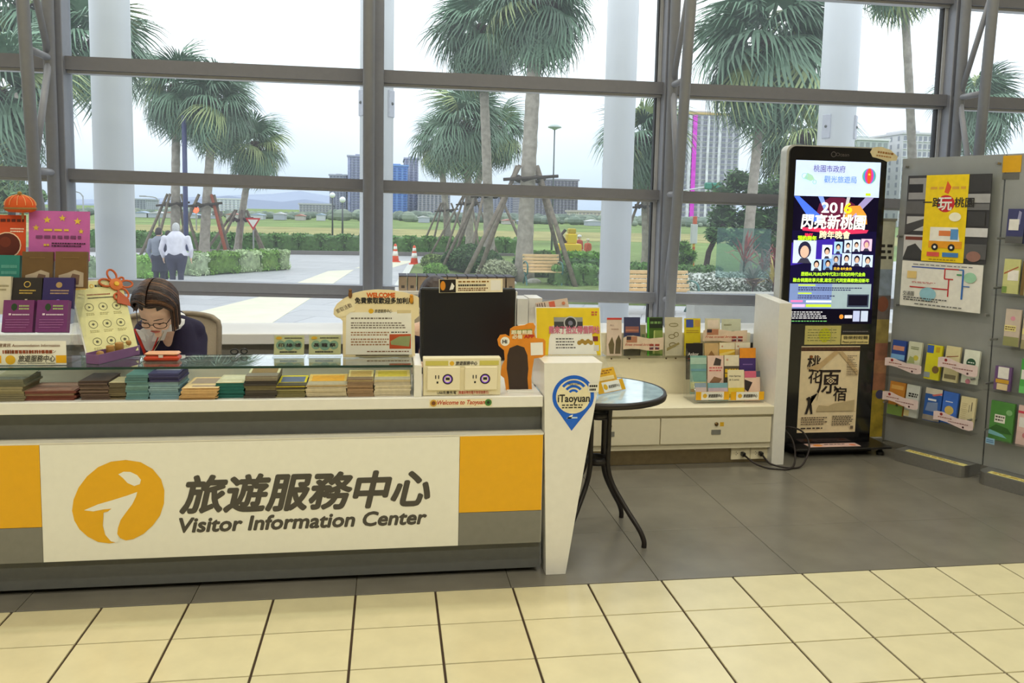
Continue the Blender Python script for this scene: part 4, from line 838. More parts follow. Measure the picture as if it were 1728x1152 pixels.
def smoothpath(p, n=6):
    p = [Vector(q) for q in p]; o = []
    for i in range(len(p)-1):
        a, b_, c, d_ = p[max(i-1, 0)], p[i], p[i+1], p[min(i+2, len(p)-1)]
        for j in range(n): t = j/n; o.append(.5*((2*b_)+(c-a)*t+(2*a-5*b_+4*c-d_)*t*t+(3*b_-a-3*c+d_)*t**3))
    return o+[p[-1]]
cord('dark power cord looping from the nearer socket to the kiosk', smoothpath([(sx-w/2+.07, sy-.045, .055), (sx-.02, sy-.12, .03), (sx+.05, 4.33, .007), (gx1-.02, 4.30, .007), (gx1+.05, 4.36, .03), (gx1+.09, 4.46, .11), (gx1+.07, 4.52, .17), (gx1+.03, 4.6, .2)]))
cord('dark power cord from the socket by the side panel to the kiosk base', smoothpath([(sx+.06, sy-.045, .055), (gx0-.02, 4.36, .02), (gx1+.01, 4.32, .007), (gx1+.09, 4.34, .02), (gx1+.17, 4.42, .10), (gx1+.16, 4.48, .17), (gx1+.09, 4.49, .20), (gx1+.03, 4.56, .19)]))
# ---- shelf of brochures on the bench back
SY = 4.735; sh = thing('acrylic_shelf', 'clear acrylic leaflet shelf fixed to the bench back', 'shelf', (at(1140, 600, SY).x, SY, at(1140, 600, SY).z)); z0 = at(1140, 601, SY).z; x0, x1 = at(1018, 600, SY).x, at(1258, 600, SY).x
A = MB(); A.box(x0, x1, SY-.028, 4.7645, z0-.006, z0-.002); A.box(x0, x1, SY-.03, SY-.027, z0-.006, z0+.07); wpart(A, 'acrylic', sh, ACRYL)
m = MB()
for px_ in (1030, 1060, 1122, 1138, 1205): m.lathe([(.005, 0), (.005, .006)], 8, Matrix.Translation((at(px_, 603, SY).x, SY-.02, z0-.008)) @ Matrix.Rotation(PI/2, 4, 'X'))
wpart(m, 'screws', sh, mat((90, 70, 50), .4, metal=.6))
BG = 'brochures on the acrylic shelf'
def bro(label, xl, yt, xr, yb, rgb, spec=(), Y=SY, lean=.025, th=.008, group=BG): 
    c = cardpx(xl, yt, xr, yb, Y, lean)
    if group != BG and c.O.z < .3625: c.h -= (.3625-c.O.z); c.O.z = .3625
    leaflet(label, c, rgb, spec, th, group)
bro('white brochure with red top edge and sepia plant drawing', 1024, 536, 1049, 600, (226, 204, 186), [('r', (210, 60, 50), 0, .95, 1, 1), ('t', 'ALL', .016, (150, 120, 110), .2, .78), ('w', (160, 120, 100), .3, .68, .8, .72, 1), ('p', (110, 96, 60), [(.2, .05), (.1, .3), (.35, .5), (.5, .3), (.45, .05)]), ('p', (96, 84, 56), [(.55, .05), (.6, .4), (.8, .55), (.95, .4), (.9, .05)])])
bro('brochure with dusk blue harbour photo', 1053, 535, 1080, 600, (58, 62, 100), [('r', (150, 96, 90), .08, .6, .92, .76), ('r', (196, 130, 100), .1, .64, .9, .68), ('r', (110, 126, 160), 0, .42, 1, .5), ('r', (60, 56, 36), 0, 0, 1, .36)])
bro('narrow olive brochure between the harbour and green ones', 1081, 548, 1090, 600, (150, 146, 110), [('r', (90, 110, 70), .2, .4, .8, .7)])
bro('dark green brochure with pale green leaf picture', 1092, 535, 1118, 600, (70, 104, 30), [('r', (24, 40, 16), .15, .72, 1, .98), ('w', (120, 160, 90), .2, .8, .9, .92, 1, {'word': .15}), ('r', (130, 150, 70), .45, .05, 1, .66), ('r', (80, 180, 40), 0, 0, .12, 1), ('p', (190, 200, 120), [(.35, .05), (.42, .65), (.5, .66), (.48, .05)])])
bro('grey white brochure with brown swirl drawing', 1122, 535, 1151, 600, (202, 194, 168), [('o', (120, 110, 60), .5, .8, .03, .004, .012), ('o', (120, 108, 60), .4, .5, .022, .004, .014), ('o', (120, 108, 60), .65, .55, .016, .004), ('o', (120, 108, 60), .45, .28, .024, .005, .016), ('p', (150, 136, 84), [(.1, .2), (.8, .35), (.85, .3), (.1, .12)])])
bro('yellow brochure with blue corner square on the acrylic shelf', 1155, 537, 1182, 600, (216, 196, 30), [('r', (60, 80, 160), .1, .76, .55, .97), ('r', (206, 160, 60), .62, .78, .95, .96), ('r', (130, 120, 70), .55, .05, .95, .35), ('w', (180, 150, 40), .1, .6, .9, .7, 2)])
bro('cream brochure with pink heading beside the yellow one', 1190, 537, 1215, 600, (214, 208, 180), [('r', (230, 214, 196), .15, .74, .9, .96), ('r', (170, 164, 90), .1, .56, .95, .72)])
bro('pale brochure with dark green round emblem', 1218, 538, 1250, 600, (200, 204, 180), [('d', (44, 70, 44), .6, .55, .024, .02), ('o', (120, 140, 110), .6, .55, .034, .003, .03), ('w', (150, 150, 120), .1, .8, .5, .88, 1)])
FL = 'free travel brochure tags'
def ftag(label, x0, y0, x1, y1, Y):
    a, b_ = at(x0, y1, Y), at(x1, y1, Y); w = b_.x-a.x; h = at(x0, y0, Y).z-a.z; c = Card(a, (1, 0, 0), (0, 0, 1), w, h)
    o = MB().prism([(u*w, v*h) for u, v in [(0, .1), (0, .85), (.1, .98), (.25, 1), (.45, .9), (.65, .8), (.85, .85), (1, .88), (1, .1), (.85, .0), (.6, .02), (.4, .12), (.2, .14)]], .0015, c.M()).build('brochure_tag', mat((232, 210, 186), .6)); tag(o, label, 'tag', FL)
    m = MB(); c.rect(m, mat((190, 130, 100), .6), .08, .55, .34, .95, .0018); c.rect(m, mat((60, 50, 60), .6), .08, .72, .19, .95, .0022); m.build('american_flag', None, o); m = MB(); c.rect(m, mat((150, 70, 60), .6), .65, .08, .9, .45, .0018)
    for q in ((.65, .24, .9, .3), (.755, .08, .79, .45)): c.rect(m, mat((240, 225, 215), .6), *q, .0024)
    c.poly(m, mat((70, 60, 90), .6), [(.66, .1), (.7, .1), (.76, .22), (.72, .24)], .0024); c.poly(m, mat((70, 60, 90), .6), [(.89, .1), (.85, .1), (.8, .22), (.84, .24)], .0024); m.build('british_flag', None, o)
    text('Free travel brochures', .021, mat((196, 80, 60), .6), c.M(.05, .34, .0018), o, shear=.3, width=w*.85)
ftag('cream Free travel brochures tag with flags below the dusk photo', 1051, 566, 1119, 592, SY-.032); ftag('cream Free travel brochures tag with flags by the white side panel', 1186, 554, 1260, 578, SY-.032)
# ---- tiered rack standing on the ledge
RG = 'brochures in the tiered rack on the bench'; RY = 4.50
tr = thing('tiered_rack', 'clear tiered brochure rack with yellow banners standing on the bench', 'rack', (at(1230, 684, RY).x, RY+.05, .357)); A = MB(); rx0, rx1 = at(1172, 680, RY-.03).x, at(1289, 680, RY-.03).x
A.box(rx0, rx1, RY-.03, RY+.16, .3575, .3605); A.box(rx0, rx1, RY-.03, RY-.027, .3605, .43)
for k, (dy, z1) in enumerate(((.058, .44), (.116, .50))): A.box(rx0, rx1, RY+dy-.0025, RY+dy, .3605, z1)
for x in (rx0, rx1-.003): A.prism([(RY-.03, .36), (RY+.16, .36), (RY+.16, .66), (RY+.13, .66), (RY-.03, .43)], .003, Matrix(((0, 0, 1, x), (1, 0, 0, 0), (0, 1, 0, 0), (0, 0, 0, 1))))
wpart(A, 'acrylic', tr, ACRYL)
for a, b_ in ((1174, 1230), (1233, 1289)):
    c = cardpx(a, 661, b_, 675, RY-.034, 0); m = MB(); m.use(YELLOW); c.slab(m, .001); c.rect(m, PAPER, .16, .02, .84, .98); c.disc(m, GOLD, .27, .5, .013, .001); wpart(m, 'banner', tr); text('旅遊服務中心', .022, GREYL, c.M(.37, .34, .0012), tr, width=c.w*.42, shear=.2, bold=.0004)
def rb(*a, Y, **k): bro(*a, Y=Y, group=RG, **k)
rb('black brochure with white heading at the back of the tiered rack', 1158, 579, 1186, 640, (24, 16, 16), [('t', 'Ankor', .026, (230, 220, 210), .1, .66, {'bold': .0006}), ('w', (190, 70, 40), .1, .55, .9, .6, 1), ('w', (120, 40, 30), .1, .4, .9, .5, 2)], Y=RY+.12)
rb('tan brochure with arch drawing at the back of the tiered rack', 1189, 579, 1212, 640, (206, 172, 118), [('p', (150, 110, 60), [(.15, .1), (.15, .6), (.5, .8), (.85, .6), (.85, .1), (.7, .1), (.7, .5), (.5, .6), (.3, .5), (.3, .1)])], Y=RY+.12)
rb('yellow brochure with white heading at the back of the tiered rack', 1214, 578, 1240, 640, (236, 190, 50), [('r', (232, 220, 190), 0, .82, 1, 1), ('d', (200, 150, 120), .18, .9, .006), ('p', (250, 220, 120), [(0, .6), (1, .75), (1, .8), (0, .7)])], Y=RY+.12)
rb('white and orange brochure behind the purple one', 1241, 578, 1266, 640, (226, 190, 140), [('r', (236, 226, 200), 0, .82, 1, 1), ('d', (200, 150, 120), .18, .9, .006), ('r', (206, 110, 40), 0, .3, 1, .6)], Y=RY+.12)
rb('pale teal landscape brochure in the tiered rack', 1165, 600, 1192, 665, (128, 176, 166), [('r', (176, 206, 190), 0, .78, 1, .95), ('r', (110, 160, 176), 0, .6, 1, .66), ('r', (206, 210, 150), 0, .14, 1, .32), ('r', (170, 130, 50), 0, .06, 1, .14)], Y=RY+.065)
rb('pink and white sketch brochure in the tiered rack', 1194, 600, 1221, 665, (238, 206, 190), [('p', (70, 60, 56), [(.35, .75), (.5, .95), (.85, .9), (.8, .74)]), ('w', (216, 110, 110), .1, .58, .95, .72, 2, {'word': .12}), ('p', (150, 110, 80), [(.1, .3), (.4, .46), (.9, .4), (.7, .28)]), ('d', (60, 50, 46), .4, .12, .006)], Y=RY+.065)
rb('white headed brochure with yellow lettering in the tiered rack', 1222, 599, 1247, 665, (96, 86, 70), [('r', (232, 222, 196), 0, .72, 1, 1), ('d', (210, 160, 130), .2, .88, .007), ('w', (240, 200, 40), .05, .42, .95, .66, 2, {'word': .14, 'fill': .8})], Y=RY+.065)
rb('orange and purple brochure standing tall in the tiered rack', 1248, 587, 1275, 652, (70, 46, 120), [('r', (236, 150, 30), 0, .74, 1, 1), ('w', (150, 120, 190), .2, .55, .8, .6, 1), ('r', (120, 80, 50), .4, .05, .75, .25)], Y=RY+.079)
rb('small blue landscape leaflet at the front left of the tiered rack', 1174, 646, 1193, 676, (140, 160, 180), [('r', (206, 190, 190), 0, .5, 1, .75), ('r', (60, 120, 120), 0, .1, 1, .3)], Y=RY)
rb('wide blue landscape leaflet at the front of the tiered rack', 1196, 646, 1229, 676, (120, 168, 180), [('r', (196, 176, 190), 0, .5, 1, .72), ('r', (50, 110, 116), .3, .1, .9, .3)], Y=RY)
rb('cream Hot Spring brochure with yellow base in the tiered rack', 1229, 624, 1256, 676, (236, 226, 190), [('t', 'Hot Spring', .013, (60, 56, 50), .08, .78, {'width': .07}), ('t', '& Cuisine', .012, (60, 56, 50), .08, .66, {'width': .06}), ('r', (230, 206, 60), 0, .22, 1, .42), ('r', (190, 160, 40), 0, .1, 1, .22)], Y=RY+.01)
rb('pink black and white brochure at the right of the tiered rack', 1257, 626, 1283, 676, (236, 206, 186), [('r', (216, 100, 130), 0, .78, .75, 1), ('r', (80, 90, 110), .75, .8, 1, 1), ('p', (44, 36, 36), [(0, .4), (0, .72), (.5, .62), (.2, .3)])], Y=RY+.01)

# ================================================================== round bistro table
TC = (.935, 3.50); tz_ = .672
tb = thing('bistro_table', 'small round table with black rim and pale blue glass top', 'table', (TC[0], TC[1], 0)); BM = mat((34, 28, 26), .4, name='black_powder_coat')
RR = .298
prof = [(RR-.022, tz_-.026), (RR, tz_-.026), (RR+.004, tz_-.012), (RR, tz_), (RR-.012, tz_), (RR-.012, tz_-.006), (RR-.022, tz_-.006)]
m = MB(); n = 56
vs = [(r*math.cos(2*PI*j/n), r*math.sin(2*PI*j/n), z) for r, z in prof for j in range(n)]; k = len(prof)
m.add(vs, [(i*n+j, i*n+(j+1) % n, ((i+1) % k)*n+(j+1) % n, ((i+1) % k)*n+j) for i in range(k) for j in range(n)]).build('rim', BM, tb, True)
MB().lathe([(RR-.0125, tz_-.006), (RR-.0125, tz_-.0005)], n).build('glass_top', mat((168, 196, 208), .08, var=.2, scale=14, name='pebbled_blue_glass', coat=.5), tb)
for k in range(4):
    a = PI/4+k*PI/2; ca, sa = math.cos(a), math.sin(a); P = lambda r, z: (r*ca, r*sa, z)
    lg = MB().tube(smoothpath([P(.23, tz_-.03), P(.12, tz_-.03), P(.068, tz_-.06), P(.058, tz_-.14), P(.058, .42), P(.058, .33), P(.085, .25), P(.16, .15), P(.225, .075), P(.25, .03), P(.252, .0)], 5), .0115, 10).build('leg', BM, tb, True)
for z in (.555, .345):
    MB().tube([(.047*math.cos(2*PI*i/24), .047*math.sin(2*PI*i/24), z) for i in range(24)], .009, 8, True, 1.8).build('ring', BM, tb, True)
# leaflet holder on the table
hb_ = at(1030, 664, 3.40); ho = thing('leaflet_holder', 'slanted clear leaflet holder with yellow leaflets on the round table', 'holder', (hb_.x, 3.42, tz_+.001))
h0, h1 = at(1012, 660, 3.36), at(1053, 648, 3.50)
U = Vector((h1.x-h0.x, .10, 0)); O = Vector((h0.x, 3.37, tz_+.004)); N_ = Vector((U.y, -U.x, 0)).normalized()
c = Card(O, U, Vector((0, 0, 1))-N_*.5, h=.05); m = MB(); m.use(YELLOW); c.slab(m, .001); c.rect(m, PAPER, .2, .05, .85, .95); c.disc(m, GOLD, .3, .5, .013, .001); wpart(m, 'banner', ho); text('旅遊服務中心', .016, GREYL, c.M(.4, .35, .0012), ho, width=c.w*.42, shear=.2)
c3 = Card(O-N_*.05+Vector((0, 0, .035)), U, Vector((0, 0, 1))-N_*.5, h=.06)
leaflet('yellow leaflets in the slanted clear holder on the table', c3, (226, 176, 40), [('w', (150, 100, 30), .1, .55, .9, .9, 2, {'word': .1}), ('r', (240, 220, 160), .1, .1, .9, .4)], .012, name='leaflet', cat='leaflets')
A = MB(); ca = Card(O+N_*.003, U, Vector((0, 0, 1))-N_*.5, h=.07); ca.slab(A, .002); cb = Card(O-N_*.062, U, Vector((0, 0, 1))-N_*.5, h=.17); cb.slab(A, .002)
for f in (0, 1): q = O+U*f; A.add([q, q-N_*.10, q-N_*.15+Vector((0, 0, .15)), q-N_*.04+Vector((0, 0, .07))], [(0, 1, 2, 3)])
wpart(A, 'acrylic', ho, ACRYL)
# ================================================================== digital kiosk
KX, KY = 2.688, 4.62; ki = thing('digital_kiosk', 'tall black digital signage kiosk with bright event screen', 'kiosk', (KX, KY+.1, 0))
def rr(x0, x1, z0, z1, r, top=True):
    p = [(x0, z0), (x1, z0)]
    for cx, a0 in ((x1-r, 0), (x0+r, 90)):
        for i in range(9): a = math.radians(a0+90*i/8); p.append((cx+r*math.cos(a), z1-r+r*math.sin(a)))
    return p
XZ = lambda y: Matrix(((1, 0, 0, 0), (0, 0, -1, y), (0, 1, 0, 0), (0, 0, 0, 1)))
KC = Card((0, KY, 0), (1, 0, 0), (0, 0, 1), 1, 1)
wpart(MB().prism(rr(2.352, 3.006, .06, 1.893, .045), .075, XZ(KY+.095)), 'housing', ki, mat((206, 206, 200), .35, metal=.2, name='silver_housing'))
wpart(MB().prism(rr(2.366, 2.999, .062, 1.884, .04), .014, XZ(KY+.0185)), 'front_glass', ki, mat((12, 11, 15), .12, name='black_front_glass', coat=.4))
wpart(MB().box(2.40, 2.97, KY+.0955, KY+.13, .06, 1.6), 'rear_cover', ki, BLACK)
KD = KY+.0045
sw0, sw1, sz0, sz1 = 2.406, 2.958, .812, 1.802
S = Card((sw0, KD, sz0), (1, 0, 0), (0, 0, 1), sw1-sw0, sz1-sz0)
def em(r, g, b, e=.7): return mat((r, g, b), .5, var=.03, emit=e, name='lit_screen', spec=.1)
m = MB(); D = [.0004]
def R_(rgb, u0, v0, u1, v1, d=None, e=.95): D[0] += .00012; S.rect(m, em(*rgb, e), u0, v0, u1, v1, D[0])
def PL(rgb, pts, e=.95): D[0] += .00012; S.poly(m, em(*rgb, e), pts, D[0])
R_((22, 16, 60), 0, 0, 1, 1, e=.5)
R_((192, 210, 242), 0, .785, 1, 1)
R_((16, 10, 38), 0, .575, 1, .785, e=.5)
PL((96, 30, 60), [(.25, .64), (.3, .74), (.42, .78), (.58, .78), (.72, .74), (.76, .64), (.6, .58), (.4, .58)], .7)
PL((70, 110, 230), [(.0, .782), (.06, .782), (.34, .66), (.30, .62), (.2, .64)]); PL((120, 150, 235), [(.28, .784), (.34, .784), (.4, .70), (.36, .70)]); PL((190, 190, 200), [(.62, .784), (.66, .784), (.62, .68), (.59, .68)], .8); PL((150, 140, 190), [(.84, .784), (.94, .784), (.72, .66), (.66, .68)])
PL((220, 150, 60), [(.6, .66), (.66, .73), (.78, .735), (.86, .68), (.88, .62), (.8, .62), (.74, .69), (.68, .66)], .8)
PL((206, 50, 90), [(.1, .595), (.9, .585), (.88, .565), (.6, .555), (.12, .575)]); PL((60, 40, 170), [(0, .50), (.5, .53), (.6, .42), (0, .36)], .7)
# photo tiles: plain portraits
for (u0, v0, u1, v1, bg, hair) in ((.02, .375, .29, .515, (196, 210, 226), (40, 40, 70)), (.36, .40, .48, .49, (206, 218, 236), (20, 16, 24)), (.50, .435, .60, .51, (160, 200, 236), (22, 20, 26)), (.62, .445, .71, .52, (196, 214, 236), (24, 20, 26)), (.72, .45, .81, .525, (200, 214, 232), (40, 26, 24)), (.82, .455, .95, .53, (220, 190, 216), (150, 90, 150)), (.48, .365, .58, .43, (150, 170, 200), (60, 44, 50)), (.60, .365, .71, .44, (196, 214, 240), (40, 26, 30)), (.72, .36, .84, .435, (190, 206, 236), (36, 26, 34)), (.85, .355, .97, .43, (196, 216, 240), (24, 22, 28)), (.24, .33, .36, .40, (190, 216, 240), (30, 24, 30)), (.38, .335, .49, .405, (120, 160, 210), (34, 24, 26))):
    R_(bg, u0, v0, u1, v1); uc = (u0+u1)/2; D[0] += .0002; r = (u1-u0)*S.w*.28
    S.disc(m, em(*hair), uc, v0+(v1-v0)*.58, r, D[0]+.0002, 16, r*1.25); S.disc(m, em(226, 190, 170), uc, v0+(v1-v0)*.5, r*.68, D[0]+.0006, 16, r*.9); S.poly(m, em(60, 60, 80), [(uc-(u1-u0)*.3, v0), (uc+(u1-u0)*.3, v0), (uc+(u1-u0)*.15, v0+(v1-v0)*.22), (uc-(u1-u0)*.15, v0+(v1-v0)*.22)], D[0]+.0004)
D[0] += .0008
R_((120, 140, 190), .0, .095, .97, .25, e=.85); R_((150, 170, 176), .5, .095, .97, .25, e=.85); R_((60, 70, 90), .69, .105, .95, .185, e=.8); R_((24, 22, 40), .705, .115, .935, .178, e=.5)
for r in (((196, 230, 60), .1, .236, .3, .244), ((196, 230, 60), .1, .186, .26, .194), ((226, 120, 180), .02, .135, .16, .147), ((220, 180, 226), .02, .105, .19, .122), ((190, 220, 60), .2, .105, .5, .122), ((220, 236, 240), .2, .133, .5, .146)): R_(*r)
D[0] += .0003; S.rows(m, em(40, 40, 90), .1, .205, .9, .23, 2, .5, 3, D[0], .02); S.rows(m, em(50, 50, 100), .1, .155, .55, .18, 2, .5, 4, D[0], .02)
R_((14, 10, 30), 0, 0, 1, .09, e=.4); D[0] += .0002; S.rows(m, em(226, 226, 236), .01, .03, .56, .08, 4, .45, 6, D[0], .03, .4); S.rows(m, em(120, 200, 120), .01, .012, .5, .022, 1, .5, 7, D[0], .03)
D[0] += .0002; S.disc(m, em(230, 150, 60), .63, .045, .014, D[0]); S.rect(m, em(226, 226, 240), .67, .035, .76, .055, D[0]); S.rect(m, em(190, 200, 240), .77, .015, .85, .082, D[0]); S.rect(m, em(200, 214, 240), .865, .015, .95, .082, D[0])
# balloon emblem and map doodle in the header
for k, (rgb, rx) in enumerate((((150, 196, 120), .046), ((70, 160, 220), .040), ((216, 60, 160), .028), ((230, 90, 40), .014))): D[0] += .0002; S.disc(m, em(*rgb), .86, .915, rx, D[0], 22, .047)
D[0] += .0003; PL((250, 210, 60), [(.86+(.016 if i % 2 == 0 else .007)*math.sin(PI*i/5)/1, .925+(.016 if i % 2 == 0 else .007)*math.cos(PI*i/5)*.56) for i in range(10)]); R_((190, 214, 40), .83, .795, .89, .81)
D[0] += .0002; S.ring(m, em(150, 190, 210), .10, .905, .018, .003, D[0]); S.ring(m, em(150, 200, 170), .22, .87, .013, .003, D[0]); S.poly(m, em(170, 216, 190), [(.09, .89), (.13, .925), (.19, .91), (.22, .885), (.17, .875)], D[0])
wpart(m, 'screen', ki); q = D[0]+.0004
def st_(b, sz, rgb, u, v, w=None, bold=0, e=.95, **k): text(b, sz, em(*rgb, e), S.M(u, v, q), ki, 'screen_lettering', width=w, bold=bold, **k)
st_('桃園市政府', .045, (70, 50, 130), .2, .935, .205); st_('觀光旅遊局', .045, (70, 120, 190), .33, .872, .21)
st_('201', .085, (250, 250, 250), .32, .688, .135, .002); st_('6', .085, (250, 220, 40), .585, .688, .05, .002)
st_('閃亮新桃園', .095, (250, 248, 240), .09, .595, .42, .0022, shear=.1); st_('跨年晚會', .05, (240, 226, 190), .31, .533, .2, .0015)
st_('預約跨年', .03, (190, 240, 40), .06, .518, .12, .0012); st_('強打', .022, (236, 50, 90), .14, .54, .05, .001)
st_('北台 8大金台', .02, (240, 200, 60), .5, .337, .12, .0004)
st_('歷經60,70,80,90年代及21世紀的時代金曲', .026, (190, 240, 50), .12, .30, .42, .0005); st_('融合桃園故事元素,邀您三代同堂飆歌熱迎新年', .026, (190, 240, 50), .03, .262, .50, .0005)
text('Ocean', .03, mat((96, 90, 90), .3), KC.M(2.66, 1.832, -.0035), ki, 'maker_mark', width=.085)
m = MB(); KC.ring(m, mat((96, 90, 90), .3), 2.645, 1.842, .017, .004, -.0036); wpart(m, 'maker_emblem', ki)
# base plate with feet
bp = wpart(MB().cbox(2.44, 3.075, 4.50, 4.75, .048, .06, .003), 'base_plate', ki, mat((24, 22, 22), .35, name='black_base', coat=.2))
for x in (2.5, 3.03):
    for y in (4.55, 4.715): wpart(MB().lathe([(.024, .001), (.024, .02), (.012, .03), (.012, .048)], 14, Matrix.Translation((x, y, 0))), 'foot', ki, BLACK)
wpart(MB().box(2.47, 3.0, 4.60, 4.74, .008, .046), 'under_tray', ki, BLACK)
# papers on the kiosk
def note(label, x0, x1, z0, z1, base, spec, d=.0, name='notice', cat='notice'): c = Card((x0, KD-.0012-d, z0), (1, 0, 0), (0, 0, 1), x1-x0, z1-z0); return leaflet(label, c, base, spec, .0008, name=name, cat=cat), c
zig = [('p', (84, 56, 40), [(k/13, .95), ((k+1)/13, .95), ((k+.5)/13, .985)]) for k in range(13)]
arch = [('d', (40, 32, 28), .17, .405, .008), ('p', (40, 32, 28), [(.12, .40), (.16, .42), (.19, .40), (.30, .45), (.30, .46), (.2, .425), (.2, .36), (.22, .32), (.24, .22), (.21, .22), (.18, .30), (.15, .22), (.11, .22), (.15, .33), (.15, .37), (.13, .385)]), ('p', (70, 50, 36), [(.30, .38), (.305, .38), (.32, .44), (.305, .50), (.30, .50), (.315, .44)])]
o, c = note('cream calligraphy poster on the lower front of the kiosk', 2.507, 2.897, .128, .672, (242, 222, 184), [('r', (100, 66, 48), 0, .945, 1, .99)]+zig+[('d', (150, 90, 40), .17, .88, .010), ('w', (150, 120, 90), .22, .87, .32, .89, 1), ('p', (206, 176, 130), [(.1, .75), (.3, .8), (.55, .94), (.65, .94), (.3, .72)]), ('p', (206, 178, 134), [(.7, .94), (.98, .72), (.98, .66), (.62, .94)])]+arch+
    [('p', (200, 180, 140), [(.3, .25), (.34, .32), (.5, .31), (.6, .34), (.8, .36), (.95, .38), (.95, .25)]), ('w', (130, 110, 90), .78, .66, .96, .9, 12, {'fill': .4, 'word': .02, 'ragged': .6}), ('w', (110, 90, 70), .05, .09, .5, .19, 4, {'word': .03}), ('w', (90, 76, 60), .58, .08, .95, .2, 6, {'word': .03}), ('w', (50, 40, 34), .05, .04, .42, .07, 1, {'word': .06}), ('r', (120, 104, 86), .9, .04, .95, .075)], name='poster', cat='poster')
for b, sz, u, v, w in (('桃', .1, .11, .74, .088), ('花', .1, .14, .59, .088), ('原', .17, .30, .48, .15), ('宿', .095, .58, .38, .088)): text(b, sz, mat((44, 30, 26), .6), c.M(u, v, .003), o, width=w, bold=.001)
m = MB(); q2 = [(.5, .52), (.6, .6), (.5, .68), (.4, .6)]
for k, (rgb) in enumerate(((44, 30, 26), (242, 222, 184), (44, 30, 26), (242, 222, 184))): s_ = 1-.25*k; c.poly(m, mat(rgb, .6), [(.52+(a-.5)*s_*.9, .60+(b-.6)*s_*.62) for a, b in q2], .0042+.0004*k)
m.build('diamond_print', None, o)
note('yellow green handwritten notice below the kiosk screen', 2.524, 2.762, .682, .800, (206, 196, 120), [('d', (200, 200, 40), .55, .5, .04, .045), ('w', (130, 130, 80), .08, .15, .9, .85, 5, {'fill': .25, 'word': .08}), ('r', (180, 176, 110), .72, .1, .74, .9)])
o, c = note('cream printed label to the right of the yellow green notice', 2.768, 2.952, .684, .742, (224, 206, 140), [])
text('音樂輕輕聽', .024, INK, c.M(.06, .56, .001), o, width=.165); text('Please gently touch me', .018, INK, c.M(.03, .14, .001), o, width=.17, shear=.3)
note('small grey caption on the kiosk below the screen', 2.768, 2.952, .752, .775, (40, 38, 40), [('w', (120, 116, 116), .03, .2, .97, .8, 1, {'word': .04})])
c = Card(atz(1350, 742, .0608), Vector((1, 0, 0)), Vector((-.25, 1, 0)), .30, .09); c = Card(Vector((2.55, 4.535, .0616)), (1, 0, 0), (0, 1, 0), .34, .075)
leaflet('pink and orange card lying on the kiosk base plate', c, (226, 190, 180), [('d', (236, 150, 60), .2, .4, .03, .02), ('d', (226, 130, 90), .88, .4, .022, .016), ('w', (60, 40, 40), .35, .5, .75, .75, 1, {'word': .06}), ('w', (120, 80, 70), .05, .7, .3, .9, 1)], .0008, name='card', cat='card')
p = at(1494, 260, KD-.004); bz = [(-.10, .0), (-.085, .028), (-.06, .036), (-.03, .04), (.0, .034), (.03, .03), (.055, .014), (.085, -.004), (.08, -.03), (.05, -.034), (.02, -.044), (-.01, -.036), (-.05, -.03), (-.08, -.028)]
o = MB().prism(bz, .003, Matrix.Translation((p.x, KD-.001, p.z)) @ XZ(0) @ Matrix.Rotation(-.1, 4, 'Z')).build('cloud_tag', mat((220, 206, 168), .6)); tag(o, 'cream cloud shaped tag on the kiosk top corner', 'tag')
m = MB(); cc = Card((p.x-.06, KD-.0042, p.z-.02), (1, 0, -.1), (.1, 0, 1), .12, .045); cc.rows(m, mat((150, 100, 40), .6), .05, .5, .95, .95, 1, .6, 3, .0002, .1); cc.rows(m, mat((170, 120, 60), .6), .0, .1, .9, .4, 1, .6, 5, .0002, .08); m.build('print', None, o)
# printed roll-up banner standing behind the kiosk
rb_ = thing('rollup_banner', 'tall printed banner standing behind the right edge of the kiosk', 'banner', (3.03, 4.80, 0)); c = Card((2.96, 4.77, .05), (1, 0, 0), (0, 0, 1), .22, 1.40); m = MB(); m.use(mat((206, 206, 190), .6)); c.slab(m, .002)
for rgb, v0, v1 in (((196, 170, 60), 0, .22), ((190, 130, 100), .22, .30), ((206, 150, 110), .3, .36), ((180, 120, 96), .36, .44), ((176, 156, 90), .44, .55), ((120, 110, 110), .55, .66), ((150, 166, 190), .66, .78)): c.rect(m, mat(rgb, .6, var=.3, scale=14), 0, v0, 1, v1)
c.disc(m, mat((150, 90, 70), .6), .75, .62, .04, .001, 18, .05); c.disc(m, mat((90, 90, 130), .6), .85, .20, .03, .001); c.rows(m, INK, .5, .82, .95, .9, 3, .5, 3, .001, .2)
wpart(m, 'print', rb_); wpart(MB().cbox(2.95, 3.18, 4.755, 4.797, .002, .05, .006), 'base', rb_, STEEL); wpart(MB().tube([(3.06, 4.785, .05), (3.06, 4.785, 1.46)], .008, 8), 'pole', rb_, STEEL); wpart(MB().box(2.955, 3.185, 4.765, 4.79, 1.45, 1.465), 'top_rail', rb_, STEEL)

